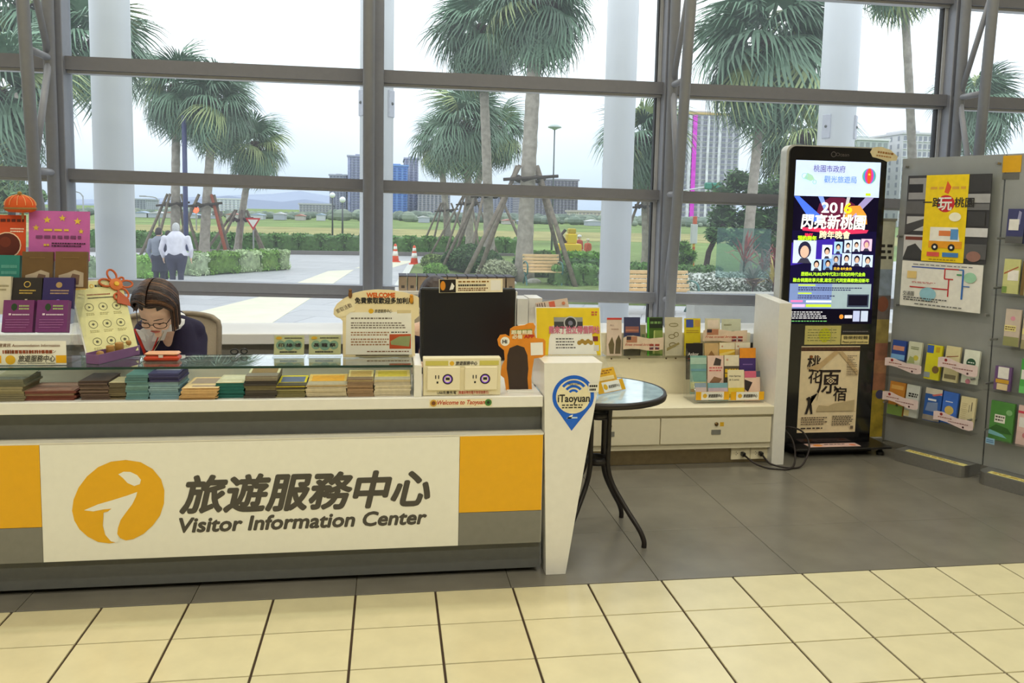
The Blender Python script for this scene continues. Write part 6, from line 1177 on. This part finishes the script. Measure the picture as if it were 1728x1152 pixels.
# ---- hedges and shrubs
def leafy(label, boxes, rgb, leaf=.07, dens=260, name='hedge', cat='hedge', seed=1, rgb2=None, group=None, zb=OZ):
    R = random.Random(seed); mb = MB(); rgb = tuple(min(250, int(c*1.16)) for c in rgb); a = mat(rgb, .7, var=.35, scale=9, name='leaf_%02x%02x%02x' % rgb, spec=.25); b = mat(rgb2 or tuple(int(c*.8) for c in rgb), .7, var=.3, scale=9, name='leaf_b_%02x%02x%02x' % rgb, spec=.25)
    xs = [q[0] for q in boxes]; loc = Vector((boxes[0][0], boxes[0][1], zb))
    for (cx, cy, sx, sy, sz, rot, rnd) in boxes:
        Mr = Matrix.Rotation(rot, 4, 'Z'); nu, nv = 16, 10; p = .32 if not rnd else 1.0
        bb = MB().ball((0, 0, 0), 1, nu, nv); vs = []
        for v in bb.v:
            q = Vector([math.copysign(abs(c)**p, c) for c in v]); k = 1+.08*noise.noise(Vector((q.x*3+cx, q.y*3, q.z*3+cy))); q = Vector((q.x*sx/2*k, q.y*sy/2*k, sz/2+q.z*sz/2*k)); vs.append(Mr @ q+Vector((cx-loc.x, cy-loc.y, 0)))
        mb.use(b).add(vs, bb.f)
        area = 2*(sx*sz+sy*sz)+sx*sy
        for i in range(int(min(2600, dens*area))):
            th, ph = math.acos(R.uniform(-.6, 1)), R.uniform(0, 2*PI); v = Vector((math.sin(th)*math.cos(ph), math.sin(th)*math.sin(ph), math.cos(th))); q = Vector([math.copysign(abs(c)**p, c) for c in v]); k = R.uniform(.96, 1.12)
            q = Mr @ Vector((q.x*sx/2*k, q.y*sy/2*k, 0))+Vector((cx-loc.x, cy-loc.y, sz/2+q.z*sz/2*k)); s = leaf*R.uniform(.6, 1.3); u = Vector((R.uniform(-1, 1), R.uniform(-1, 1), R.uniform(-1, 1))).normalized(); w = u.orthogonal().normalized()
            mb.use(a if R.random() < .72 else b).add([q-u*s, q+w*s*.5, q+u*s, q-w*s*.5], [(0, 1, 2, 3)])
    o = mb.build(name, None); o.location = loc; tag(o, label, cat, group); return o
def hpx(x0, y0, x1, y1, ht, depth, leaf, dens, rnd=0):     # hedge block between two base pixels
    a, b = gnd(x0, y0), gnd(x1, y1); d = b-a; return (((a.x+b.x)/2, (a.y+b.y)/2+depth/2, d.length, depth, ht, math.atan2(d.y, d.x), rnd))
HG = 'clipped hedge blocks beside the strolling couple'
for k, (x0, x1, rgb, lab) in enumerate(((112, 160, (146, 166, 132), 'pale variegated hedge block left of the white column'), (222, 272, (134, 176, 92), 'light green hedge block beside the dark haired stroller'), (306, 330, (170, 186, 150), 'pale hedge block right of the white haired stroller'), (330, 384, (106, 140, 62), 'dark green hedge block below the red prop'), (384, 422, (164, 182, 138), 'pale variegated hedge block under the triangular sign'), (422, 452, (112, 146, 70), 'small green hedge block near the right end'), (452, 470, (158, 176, 132), 'pale hedge block at the right end of the row'))):
    yb = 480-(x0-120)*.07; yb2 = 480-(x1-120)*.07
    leafy(lab, [hpx(x0, yb, x1-1, yb2, .62, .9, .05, 200)], rgb, .045, 420, seed=30+k, group=HG)
def hrow(label, x0, x1, Y, h, d, rgb, seed, n=6, dens=120, leaf=.09, name='hedge'):
    a, b = at(x0, 400, Y).x, at(x1, 400, Y).x; w = (b-a)/n; leafy(label, [(a+(i+.5)*w, Y+d/2, w*1.04, d, h, 0, 0) for i in range(n)], rgb, leaf, dens, seed=seed, name=name)
hrow('long dark green hedge across the road on the left', 60, 618, 36.2, .80, 1.4, (82, 118, 62), 51, 14)
hrow('long green hedge across the road behind the palms', 660, 885, 36.2, .78, 1.4, (92, 130, 66), 52, 7)
hrow('green hedge row in front of the yellow machine', 880, 1012, 28.0, .58, 1.0, (96, 140, 56), 53, 5, 200)
hrow('lower dark hedge row below the yellow machine', 875, 1016, 25.0, .5, .8, (70, 104, 54), 54, 5, 200)
hrow('box hedge between the white column and the truss post', 938, 1012, 21.2, .56, .9, (96, 130, 70), 55, 3, 300, .06)
hrow('box hedge behind the slatted bench on the right', 1066, 1122, 20.5, .66, .9, (88, 122, 64), 56, 3, 300, .06)
hrow('box hedge behind the kiosk garden on the right', 1138, 1222, 20.2, .62, .9, (84, 118, 62), 57, 4, 300, .06)
SIL = (190, 196, 188)
def bushes(label, spec, rgb, seed, leaf=.06, dens=420, rgb2=None): leafy(label, [(gnd(x, y).x, gnd(x, y).y, w, w*.9, h, 0, 1) for x, y, w, h in spec], rgb, leaf, dens, 'shrub', 'shrub', seed, rgb2)
bushes('silver leaved shrub by the near end of the box hedge', [(985, 482, .6, .5), (1003, 480, .5, .45)], SIL, 61, rgb2=(120, 130, 110)); bushes('low silver shrub in front of the right box hedge', [(1075, 494, .6, .42), (1098, 495, .6, .4)], SIL, 62, rgb2=(120, 130, 110))
bushes('broad silver shrub beyond the kiosk', [(1175, 500, .9, .55), (1210, 502, .9, .6), (1245, 504, 1.0, .62), (1285, 506, 1.0, .62), (1322, 508, 1.0, .6)], SIL, 63, rgb2=(116, 126, 108))
bushes('rounded green shrub near the cones', [(735, 468, .65, .4)], (110, 146, 70), 64); bushes('clipped olive shrub near the cones', [(731, 455, .75, .5)], (118, 136, 80), 65); bushes('dark shrub under the palm props', [(795, 462, 1.2, .9), (770, 458, .9, .7), (822, 460, .9, .7)], (70, 96, 56), 66); bushes('grey green shrub by the thick trunk', [(838, 478, 1.0, .62), (858, 476, .6, .5)], (150, 156, 126), 67); bushes('dark green shrub right of the thick trunk', [(915, 470, .8, .8), (898, 468, .6, .6)], (86, 108, 64), 68)
# pale stones along the bed
for k, (x, y, s) in enumerate(((735, 481, .2), (770, 482, .24), (805, 481, .2), (900, 480, .22), (860, 482, .2))):
    p = gnd(x, y); o = MB().ball((0, 0, s*.3), (s, s*.7, s*.5), 10, 7).build('garden_stone', mat((206, 204, 196), .8, var=.12, scale=6)); o.location = p; tag(o, ['pale garden stone nearest the cones', 'pale garden stone under the slim props', 'pale garden stone below the dark shrub', 'pale garden stone right of the thick trunk', 'pale garden stone at the foot of the thick trunk'][k], 'stone', 'pale stones along the garden bed')
# broad leaved tree with leaning trunk, and red spiky plants
def cloud_tree(label, bx, by, blobs, rgb, Y, seed, trunk):
    R = random.Random(seed); b = gnd(bx, by); b = Vector((at(bx, by, Y).x, Y, OZ)); t = thing('garden_tree', label, 'tree', b); tp = [Vector((0, 0, 0))]+[Vector((at(x, y, Y).x, Y, at(x, y, Y).z))-b for x, y in trunk]; MB().tube(tp, [.10-.012*i for i in range(len(tp))], 8).build('trunk', FIBRE, t, True)
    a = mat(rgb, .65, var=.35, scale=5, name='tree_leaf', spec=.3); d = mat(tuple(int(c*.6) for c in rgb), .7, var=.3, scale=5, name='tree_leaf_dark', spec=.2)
    for i, (x, y, r) in enumerate(blobs):
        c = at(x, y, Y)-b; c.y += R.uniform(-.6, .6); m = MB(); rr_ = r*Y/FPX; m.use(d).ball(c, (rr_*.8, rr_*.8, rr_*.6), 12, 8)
        for k in range(int(420*max(.6, rr_))):
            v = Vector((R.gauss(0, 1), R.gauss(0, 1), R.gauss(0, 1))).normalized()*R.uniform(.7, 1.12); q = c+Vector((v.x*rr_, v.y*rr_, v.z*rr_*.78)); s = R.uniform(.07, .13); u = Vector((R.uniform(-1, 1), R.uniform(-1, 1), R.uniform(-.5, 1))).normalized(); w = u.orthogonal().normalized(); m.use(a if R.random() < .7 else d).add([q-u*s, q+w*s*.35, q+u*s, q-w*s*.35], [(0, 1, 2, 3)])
        m.build('foliage', None, t)
    return t
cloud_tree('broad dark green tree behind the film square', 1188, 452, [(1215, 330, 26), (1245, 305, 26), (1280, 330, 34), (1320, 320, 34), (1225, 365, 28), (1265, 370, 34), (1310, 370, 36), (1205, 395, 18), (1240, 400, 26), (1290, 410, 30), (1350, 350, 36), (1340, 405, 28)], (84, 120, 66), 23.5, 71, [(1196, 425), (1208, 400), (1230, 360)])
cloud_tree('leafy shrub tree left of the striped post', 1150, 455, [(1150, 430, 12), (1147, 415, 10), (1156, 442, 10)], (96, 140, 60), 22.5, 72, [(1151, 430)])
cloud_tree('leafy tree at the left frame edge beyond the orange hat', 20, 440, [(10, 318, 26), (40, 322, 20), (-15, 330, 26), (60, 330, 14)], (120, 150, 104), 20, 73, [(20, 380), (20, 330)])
def spiky(label, x, y, Y, h, rgb, n, seed, rgb2=None):
    R = random.Random(seed); p = at(x, y, Y); b = Vector((p.x, Y, OZ)); t = thing('cordyline', label, 'plant', b, group='red spiky plants'); MB().tube([(0, 0, 0), (.02, 0, h*.55)], [.03, .02], 6).build('stem', FIBRE, t); m = MB()
    for i in range(n):
        a = R.uniform(0, 2*PI); el = R.uniform(.1, 1.35); l = h*.5*R.uniform(.7, 1.1); d = Vector((math.cos(a)*math.cos(el), math.sin(a)*math.cos(el), math.sin(el))); s = Vector((-math.sin(a), math.cos(a), 0))*.035; b0 = Vector((.02, 0, h*R.uniform(.35, .6))); m.use(mat(rgb, .5, var=.3, scale=8) if R.random() < .7 else mat(rgb2 or rgb, .5, var=.3, scale=8))
        p1 = b0+d*l*.55; p2_ = b0+d*l+Vector((0, 0, -.18*l)); m.add([b0-s*.4, b0+s*.4, p1+s, p1-s, p2_+s*.1, p2_-s*.1], [(0, 1, 2, 3), (3, 2, 4, 5)])
    m.build('leaves', None, t); return t
spiky('tall maroon spiky plant at the kiosk edge', 1312, 460, 17.5, 1.75, (120, 62, 56), 60, 81, (170, 80, 70)); spiky('bright red spiky plant seen through the film square', 1254, 455, 19, 1.9, (206, 44, 44), 22, 82); spiky('pink red spiky plant beside the kiosk', 1286, 458, 18.5, 1.45, (196, 84, 90), 40, 83, (150, 110, 106)); spiky('yellow and maroon spiky plant under the tall one', 1305, 468, 17, 1.2, (176, 160, 90), 34, 84, (110, 60, 50)); spiky('greyish twiggy plant beside the kiosk', 1270, 468, 17.3, 1.0, (150, 130, 124), 60, 85, (120, 104, 100))
# ---- slatted benches
def bench(label, xl, xr, Y, ybt):
    a, b = at(xl, 480, Y).x, at(xr, 480, Y).x; L_ = b-a; t = thing('park_bench', label, 'bench', ((a+b)/2, Y, OZ), group='slatted wooden benches outside'); WS = mat((222, 190, 140), .6, var=.12, scale=8, name='bench_slat'); IR = mat((60, 110, 104), .5, name='green_cast_iron')
    for k in range(5): MB().cbox(-L_/2, L_/2, .20+.035*k-.02, .20+.035*k+.02, .42+.088*k, .42+.088*k+.075, .008).build('slat', WS, t)
    for k in range(4): MB().cbox(-L_/2, L_/2, -.30+.115*k, -.30+.115*k+.1, .385, .42, .008).build('slat', WS, t)
    for s in (-1, 1):
        x = s*(L_/2-.03); MB().tube(smoothpath([(x, .36, .84), (x, .24, .5), (x, .12, .38), (x, -.2, .2), (x, -.32, 0)], 4), .025, 8).build('leg', IR, t, True); MB().tube(smoothpath([(x, -.36, .38), (x, -.1, .3), (x, .1, .2), (x, .34, 0)], 4), .025, 8).build('leg', IR, t, True); MB().tube(smoothpath([(x, .27, .62), (x, .0, .66), (x, -.3, .62), (x, -.38, .5), (x, -.34, .38)], 4), .022, 8).build('armrest', IR, t, True)
bench('slatted wooden bench with green iron ends near the glass', 1026, 1170, 15.6, 467); bench('slatted wooden bench behind the thick palm prop', 884, 946, 21.5, 445)
MB_ = MB().box(at(1172, 520, 13.5).x, at(1330, 520, 13.5).x, 13.5, 13.9, 0, .62).build('concrete_planter_wall', mat((170, 168, 160), .8, var=.1, scale=3, name='concrete')); MB_.location.z = OZ; tag(MB_, 'low concrete planter wall beside the near bench', 'wall')
# ---- cones, posts, lamps, signs
def cone(label, x, y):
    p = gnd(x, y); t = thing('traffic_cone', label, 'traffic cone', p, group='traffic cones'); O_ = mat((232, 84, 36), .5, name='cone_orange'); MB().cbox(-.19, .19, -.19, .19, 0, .04, .01).build('base', O_, t); MB().lathe([(.14, .04), (.05, .66), (.02, .70)], 18).build('body', O_, t, True); MB().lathe([(.113, .24), (.085, .42)], 18).build('stripe', PAPER, t, True); MB().lathe([(.075, .49), (.06, .6)], 18).build('stripe', PAPER, t, True)
cone('orange and white traffic cone on the paving by the garden kerb', 699, 446); cone('traffic cone partly behind the half hidden column', 667, 442)
def lamp(label, x, ytop, Y, kind, col=(120, 124, 128), r=.06):
    p = at(x, ytop, Y); b = Vector((p.x, Y, OZ)); h = p.z-OZ; t = thing('street_lamp', label, 'street lamp', b, group='street lamps'); MM = mat(col, .5, metal=.3); MB().tube([(0, 0, 0), (0, 0, h)], [r, r*.6], 8).build('pole', MM, t, True)
    if kind == 'mush': MB().lathe([(.05, h-.1), (.16, h-.04), (.36, h+.02), (.34, h+.08), (.18, h+.16), (.02, h+.18)], 18).build('lamp_head', mat((176, 190, 186), .4), t, True)
    if kind == 'globe': MB().ball((0, 0, h+.12), .2, 12, 9).build('lamp_head', mat((236, 238, 240), .3), t, True)
    if kind == 'arm': MB().tube(smoothpath([(0, 0, h-.1), (-.3, 0, h+.25), (-1.2, 0, h+.35)], 4), r*.6, 6).build('arm', MM, t, True); MB().cbox(-1.7, -1.1, -.12, .12, h+.3, h+.42, .03).build('lamp_head', MM, t)
lamp('tall street lamp with mushroom head above the field', 936, 216, 42, 'mush', (96, 104, 104), .055); lamp('globe lamp post left of the middle truss post', 561, 332, 60, 'globe', (70, 74, 80), .07); lamp('globe lamp post closest to the middle truss post', 578, 340, 55, 'globe', (70, 74, 80), .07); lamp('arm street lamp right of the left white column', 268, 338, 80, 'arm', (150, 154, 158), .09); lamp('arm street lamp behind the first left palm', 312, 342, 95, 'arm', (160, 164, 168), .09); lamp('arm street lamp left of the left white column', 140, 330, 70, 'arm', (150, 154, 158), .08)
b = gnd(315, 450); dp_ = thing('blue_pole', 'dark blue pole standing among the left palms', 'pole', b); MB().tube([(0, 0, 0), (0, 0, at(313, 195, b.y).z-OZ)], .075, 10).build('shaft', mat((66, 72, 116), .5), dp_, True); MB().lathe([(.13, 0), (.13, .05), (.08, .07)], 12).build('flange', mat((50, 60, 110), .5), dp_, True)
b = gnd(428, 444); ys_ = thing('yield_sign', 'triangular yield sign behind the lowest left palm', 'sign', b); h = at(425, 380, b.y).z-OZ; MB().tube([(0, 0, 0), (0, 0, h)], .03, 8).build('post', STEEL, ys_); c = .26; MB().prism([(-c, .36), (c, .36), (0, -.08)], .01, Matrix(((1, 0, 0, 0), (0, 0, -1, -.03), (0, 1, 0, h-.1), (0, 0, 0, 1)))).build('plate', RED, ys_); MB().prism([(-c*.66, .30), (c*.66, .30), (0, .03)], .004, Matrix(((1, 0, 0, 0), (0, 0, -1, -.041), (0, 1, 0, h-.1), (0, 0, 0, 1)))).build('face', PAPER, ys_)
for k, (x, y, Y) in enumerate(((331, 354, 70), (367, 360, 85))):
    p = at(x, y, Y); s = thing('traffic_signal', ['red traffic signal behind the middle left palm', 'red traffic signal right of the middle left palm'][k], 'traffic light', (p.x, Y, OZ), group='far traffic signals'); MB().tube([(0, 0, 0), (0, 0, p.z-OZ)], .06, 8).build('post', STEEL, s); MB().cbox(-.5, .5, -.12, .12, p.z-OZ-.2, p.z-OZ+.25, .05).build('housing', DKGREY, s); MB().ball((0, -.14, p.z-OZ), (.26, .06, .26), 12, 8).build('lens', mat((255, 90, 60), .4, emit=2.0), s)
b = at(1170, 430, 30); wp = thing('striped_post', 'white equipment post with orange striped pole beyond the truss post', 'post', (b.x, 30, OZ)); h = at(1170, 378, 30).z-OZ; MB().tube([(0, 0, 0), (0, 0, h)], .05, 10).build('pole', GOLD, wp)
for k in range(5): MB().lathe([(.052, .1+.2*k), (.052, .2+.2*k)], 10).build('stripe', mat((200, 80, 40), .5), wp)
MB().cbox(-.14, .10, -.1, .06, h-.75, h+.0, .02).build('cabinet', mat((226, 228, 228), .4), wp); MB().cbox(-.07, .07, -.09, .05, h, h+.3, .02).build('beacon', mat((232, 110, 70), .5), wp)
b = at(1200, 315, 40); ts = thing('signal_gantry', 'green traffic signal hanging on an arm before the tower', 'traffic light', (at(1150, 330, 40).x, 40, OZ)); h = at(1160, 322, 40).z-OZ; MB().tube([(0, 0, 0), (0, 0, h), (1.5, 0, h+.25)], .05, 8).build('arm', LTALU, ts); MB().cbox(1.2, 2.1, -.15, .1, h+.1, h+.45, .06).build('housing', mat((50, 130, 110), .5), ts)
# ---- small yellow machine and two crouching workers in the bed
b = at(950, 424, 30.5); ym = thing('yellow_machine', 'small yellow construction machine behind the hedge', 'machine', (b.x, 29.6, OZ)); ym.scale = (1.25, 1, 1.12); YM = mat((240, 206, 20), .45, name='machine_yellow'); z_ = at(950, 423, 30.5).z-OZ
MB().cbox(-.36, .36, -.3, .3, z_-.05, z_+.22, .03).build('body', YM, ym); MB().cbox(-.06, .22, -.25, .2, z_+.22, z_+.55, .03).build('cab', YM, ym); MB().cbox(-.02, .2, -.2, .15, z_+.55, z_+.72, .03).build('hood', mat((206, 176, 30), .5), ym); MB().tube([(-.1, -.1, z_+.25), (-.25, -.15, z_+.5), (-.12, -.15, z_+.68)], .05, 6).build('arm', mat((70, 60, 56), .6), ym); MB().cbox(-.34, .34, -.32, .32, 0, z_-.05, .04).build('tracks', INK, ym)
def standing(label, x, ytop, Y, hgt, top, bottom, hair, face=PI, skirt=False, crouch=0, helmet=None, wide=1.0, arms=.0, vox=.02, bald=False, rz=0, zg=None):
    p = at(x, ytop, Y); base = Vector((p.x, Y, p.z-hgt if zg is None else zg)); t = thing('person', label, 'person', base, face+rz); k = hgt/1.7; b = MB(); HMm = Matrix.Translation((0, 0, 1.585*k)) @ Matrix.Scale(k, 4); head_shape(b, HMm); V_ = lambda *q: Vector(q)*k
    W = wide; caps(b, V_(0, .02, 1.5), .055*k, V_(0, .02, 1.40), .06*k); caps(b, V_(-.09*W, .02, 1.34), .085*k, V_(.09*W, .02, 1.34), .085*k); caps(b, V_(0, .02, 1.33), .13*W*k, V_(0, .01, 1.0), .125*W*k); caps(b, V_(-.06, .02, .92), .11*W*k, V_(.06, .02, .92), .11*W*k)
    for s in (-1, 1):
        S = V_(s*.19*W, .02, 1.36); E_ = V_(s*(.24+arms)*W, .04, 1.09); Wd = V_(s*(.22+arms*.6)*W, -.06, .87); caps(b, S, .052*k, E_, .042*k); caps(b, E_, .042*k, Wd, .028*k); hand(b, Wd, (0, -.1, -1), (0, -1, .1)); caps(b, V_(s*.085*W, .02, .90), .085*W*k, V_(s*.09, .01, .48), .058*k); caps(b, V_(s*.09, .01, .48), .055*k, V_(s*.09, .03, .09), .036*k); caps(b, V_(s*.09, .04, .045), .038*k, V_(s*.095, -.13, .035), .03*k)
    fuse(b.build('body', SKIN, t), vox*.75)
    c = MB(); caps(c, V_(-.10*W, .02, 1.345), .092*k, V_(.10*W, .02, 1.345), .092*k); caps(c, V_(0, .02, 1.33), .145*W*k, V_(0, .01, 1.05), .148*W*k); caps(c, V_(-.075*W, .015, .965), .105*W*k, V_(.075*W, .015, .965), .105*W*k)
    for s in (-1, 1): S = V_(s*.19*W, .02, 1.36); E_ = V_(s*(.24+arms)*W, .04, 1.09); Wd = V_(s*(.222+arms*.6)*W, -.05, .90); caps(c, S, .066*k, E_, .058*k); caps(c, E_, .058*k, Wd, .042*k)
    fuse(c.build('jacket', mat(top, .85, var=.08, scale=12), t), vox)
    c = MB(); caps(c, V_(-.06, .02, .93), .125*W*k, V_(.06, .02, .93), .125*W*k)
    if skirt: c.lathe([(.15*k, .92*k), (.21*k, .55*k), (.02, .55*k)], 18)
    for s in (-1, 1): caps(c, V_(s*.085*W, .02, .90), .098*W*k, V_(s*.092, .01, .48), .072*k); caps(c, V_(s*.092, .01, .48), .072*k, V_(s*.09, .03, .12), .058*k)
    fuse(c.build('trousers', mat(bottom, .85, var=.08, scale=12), t), vox)
    hs = MB(); hb = MB().ball((0, .006, .010), (.082, .100, .120), 20, 14); keep = [not (v[1] < -.02 and v[2] < .05) and v[2] > -.07 for v in hb.v]; hs.add([HMm @ Vector(v) for v in hb.v], [f for f in hb.f if all(keep[i] for i in f)]); o = hs.build('hair', mat(hair, .6, var=.2, scale=60), t, True); md = o.modifiers.new('thick', 'SOLIDIFY'); md.thickness = .012*k; md.offset = 0
    if helmet: MB().lathe([(.13*k, 1.60*k), (.125*k, 1.66*k), (.09*k, 1.72*k), (.02*k, 1.74*k)], 16).build('helmet', mat(helmet, .4), t, True)
    return t
standing('white haired man in pale jacket and dark trousers strolling away', 297, 381, 18.8, 1.57, (226, 224, 236), (62, 62, 84), (196, 196, 196), wide=1.42, arms=.0, zg=OZ)
ww = standing('dark haired woman in grey jacket with navy bag strolling away', 268, 389, 19.4, 1.45, (140, 146, 160), (50, 52, 70), (52, 40, 44), skirt=True, wide=1.2, zg=OZ, rz=-.3)
MB().cbox(-.24, -.12, .06, .20, .95, 1.3, .03, Matrix.Scale(.93, 4)).build('shoulder_bag', mat((44, 46, 74), .7), ww, bevel=.01)
standing('dark haired companion half hidden between the strolling couple', 284, 397, 20.3, 1.36, (60, 60, 86), (44, 46, 60), (44, 34, 38), zg=OZ)
standing('worker in red vest and white helmet right of the yellow machine', 978, 400, 31, 1.14, (206, 84, 60), (200, 90, 66), (60, 50, 50), helmet=(240, 240, 240), zg=OZ, vox=.025, face=.4); standing('smaller worker in orange vest crouching beside the first', 992, 407, 31.6, .98, (210, 100, 66), (190, 90, 60), (60, 50, 50), helmet=(236, 226, 200), zg=OZ, vox=.025, face=-.6)

# ================================================================== distance: houses, towers, trees, mountains
def building(label, x0, x1, yt, Y, dep, wall, nx, nz, win=(70, 76, 96), bal=None, roof=None, kind=None, band=None, name='building', yb=None):
    a, b = at(x0, yt, Y), at(x1, yt, Y); H_ = a.z-OZ; W_ = b.x-a.x; t = thing(name, label, 'building', ((a.x+b.x)/2, Y+dep/2, OZ), group=None); wall = tuple(int(c+(235-c)*.32) for c in wall); win = tuple(int(c+(225-c)*.22) for c in win); WM = mat(wall, .8, var=.06, scale=.2)  # walls and windows mixed paler: distance haze put into their colours
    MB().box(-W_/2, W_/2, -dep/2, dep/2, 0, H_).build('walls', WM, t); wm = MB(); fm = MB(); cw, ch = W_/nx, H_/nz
    for i in range(nx):
        for j in range(nz):
            xx, zz_ = -W_/2+cw*(i+.5), ch*(j+.5); wm.box(xx-cw*.28, xx+cw*.28, -dep/2-.12, -dep/2+.05, zz_-ch*.3, zz_+ch*.28); fm.box(xx-cw*.33, xx+cw*.33, -dep/2-.5, -dep/2, zz_-ch*.42, zz_-ch*.34)
            if i < nx: pass
    for j in range(nz):
        for i in range(max(2, int(dep/cw*.5))): yy = -dep/2+(i+.5)*dep/max(2, int(dep/cw*.5)); zz_ = ch*(j+.5); wm.box(-W_/2-.12, -W_/2+.05, yy-cw*.25, yy+cw*.25, zz_-ch*.3, zz_+ch*.28); wm.box(W_/2-.05, W_/2+.12, yy-cw*.25, yy+cw*.25, zz_-ch*.3, zz_+ch*.28)
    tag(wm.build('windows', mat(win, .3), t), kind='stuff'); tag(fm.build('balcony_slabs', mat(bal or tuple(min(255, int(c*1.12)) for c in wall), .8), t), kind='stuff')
    MB().box(-W_/2-.4, W_/2+.4, -dep/2-.4, dep/2+.4, H_, H_+max(.6, H_*.02)).build('parapet', mat(roof or wall, .8), t); MB().box(-W_*.18, W_*.18, -dep*.2, dep*.2, H_, H_+H_*.07).build('roof_house', WM, t)
    for (u0, u1, rgb) in (band or ()): MB().box(-W_/2+u0*W_, -W_/2+u1*W_, -dep/2-.6, -dep/2-.05, 0, H_*.99).build('facade_strip', mat(rgb, .7, var=.2, scale=.6), t)
    return t
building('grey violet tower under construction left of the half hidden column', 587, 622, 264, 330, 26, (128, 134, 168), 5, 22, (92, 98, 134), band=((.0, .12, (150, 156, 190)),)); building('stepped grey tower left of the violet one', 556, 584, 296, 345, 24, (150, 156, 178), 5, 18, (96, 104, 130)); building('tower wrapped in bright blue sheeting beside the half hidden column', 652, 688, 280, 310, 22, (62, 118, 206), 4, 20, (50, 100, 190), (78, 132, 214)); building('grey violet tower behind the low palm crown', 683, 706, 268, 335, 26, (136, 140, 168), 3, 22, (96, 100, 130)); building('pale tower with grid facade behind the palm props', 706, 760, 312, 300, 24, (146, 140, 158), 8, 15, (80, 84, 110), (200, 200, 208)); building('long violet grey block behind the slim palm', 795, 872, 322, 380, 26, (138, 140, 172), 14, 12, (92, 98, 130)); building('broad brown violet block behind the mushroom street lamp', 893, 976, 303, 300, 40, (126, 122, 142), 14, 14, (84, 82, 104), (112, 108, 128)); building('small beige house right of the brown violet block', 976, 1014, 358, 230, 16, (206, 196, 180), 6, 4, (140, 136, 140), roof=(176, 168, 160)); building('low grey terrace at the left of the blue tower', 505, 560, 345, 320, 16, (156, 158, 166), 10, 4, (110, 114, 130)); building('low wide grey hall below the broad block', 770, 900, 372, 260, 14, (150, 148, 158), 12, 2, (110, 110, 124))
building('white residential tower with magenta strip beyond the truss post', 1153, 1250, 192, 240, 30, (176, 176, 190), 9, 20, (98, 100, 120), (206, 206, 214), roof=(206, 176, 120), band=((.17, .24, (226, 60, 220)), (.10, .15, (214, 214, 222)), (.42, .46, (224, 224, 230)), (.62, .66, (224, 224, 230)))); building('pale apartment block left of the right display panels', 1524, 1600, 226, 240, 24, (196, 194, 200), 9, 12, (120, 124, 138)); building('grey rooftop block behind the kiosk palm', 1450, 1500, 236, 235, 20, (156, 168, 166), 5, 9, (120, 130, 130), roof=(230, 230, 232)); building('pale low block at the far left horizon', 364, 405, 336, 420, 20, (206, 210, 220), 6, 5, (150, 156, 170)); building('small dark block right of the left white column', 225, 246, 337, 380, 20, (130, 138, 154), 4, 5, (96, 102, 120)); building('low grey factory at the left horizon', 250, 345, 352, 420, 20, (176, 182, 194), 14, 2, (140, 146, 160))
R = random.Random(91); m = MB(); a = mat((104, 118, 106), .85, var=.35, scale=.5, name='far_tree'); 
for i in range(1100):
    Y = R.uniform(150, 215); x = R.uniform(-60, 1330); p = at(x, 380, Y); h = R.uniform(.7, 2.1) if x > 560 else R.uniform(.5, 1.3); m.use(a if R.random() < .6 else mat((128, 140, 124), .85, var=.3, scale=.3, name='far_tree_b')); m.ball((p.x, Y, OZ+h*.45), (h*R.uniform(.5, .95), h*.6, h*.55), 7, 5)
tag(m.build('treeline', None), 'far strip of green trees along the horizon', 'trees', kind='stuff')
for k in range(14):
    x = (236, 262, 290, 322, 352, 392, 432, 470, 505, 540, 716, 860, 885, 1005)[k]; p = at(x, 372, 140); w = R.uniform(1.2, 2.6); o = thing('low_house', 'tiny pale low building, number %s of the horizon row from the left column' % ('one two three four five six seven eight nine ten eleven twelve thirteen fourteen'.split()[k]), 'building', (p.x, 142, OZ), group='tiny horizon sheds'); h = R.uniform(.5, 1.0); MB().box(-w/2, w/2, -1.5, 1.5, 0, h).build('walls', mat(((190, 194, 202), (166, 172, 184), (180, 176, 172))[k % 3], .8), o); MB().prism([(-w/2-.2, h), (w/2+.2, h), (0, h+.3)], 3.2, Matrix(((1, 0, 0, 0), (0, 0, -1, 1.6), (0, 1, 0, 0), (0, 0, 0, 1)))).build('roof', mat(((150, 166, 190), (200, 200, 206), (176, 120, 110))[k % 3], .7), o)
def ridge(label, pts, Y, rgb, seed):
    q = [at(x, y, Y) for x, y in pts]; v = []
    for p in q: v += [(p.x, Y, OZ-5), (p.x, Y+30*Y/100, p.z), (p.x, Y+120*Y/100, OZ-5)]
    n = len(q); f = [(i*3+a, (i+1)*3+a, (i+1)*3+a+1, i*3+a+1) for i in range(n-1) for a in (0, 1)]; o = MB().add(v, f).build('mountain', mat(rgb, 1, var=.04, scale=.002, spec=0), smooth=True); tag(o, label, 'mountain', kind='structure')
ridge('nearer pale blue mountain ridge', [(-200, 358), (0, 345), (130, 338), (180, 334), (235, 330), (300, 322), (350, 330), (420, 336), (470, 330), (520, 338), (580, 348), (700, 356), (900, 366)], 2600, (140, 150, 170), 1); ridge('farther paler mountain ridge', [(-300, 350), (60, 330), (200, 326), (400, 318), (460, 312), (540, 326), (650, 342), (900, 360), (1200, 372)], 4200, (158, 168, 188), 2)  # aerial haze is put into the ridges' pale blue colours
finish_text()
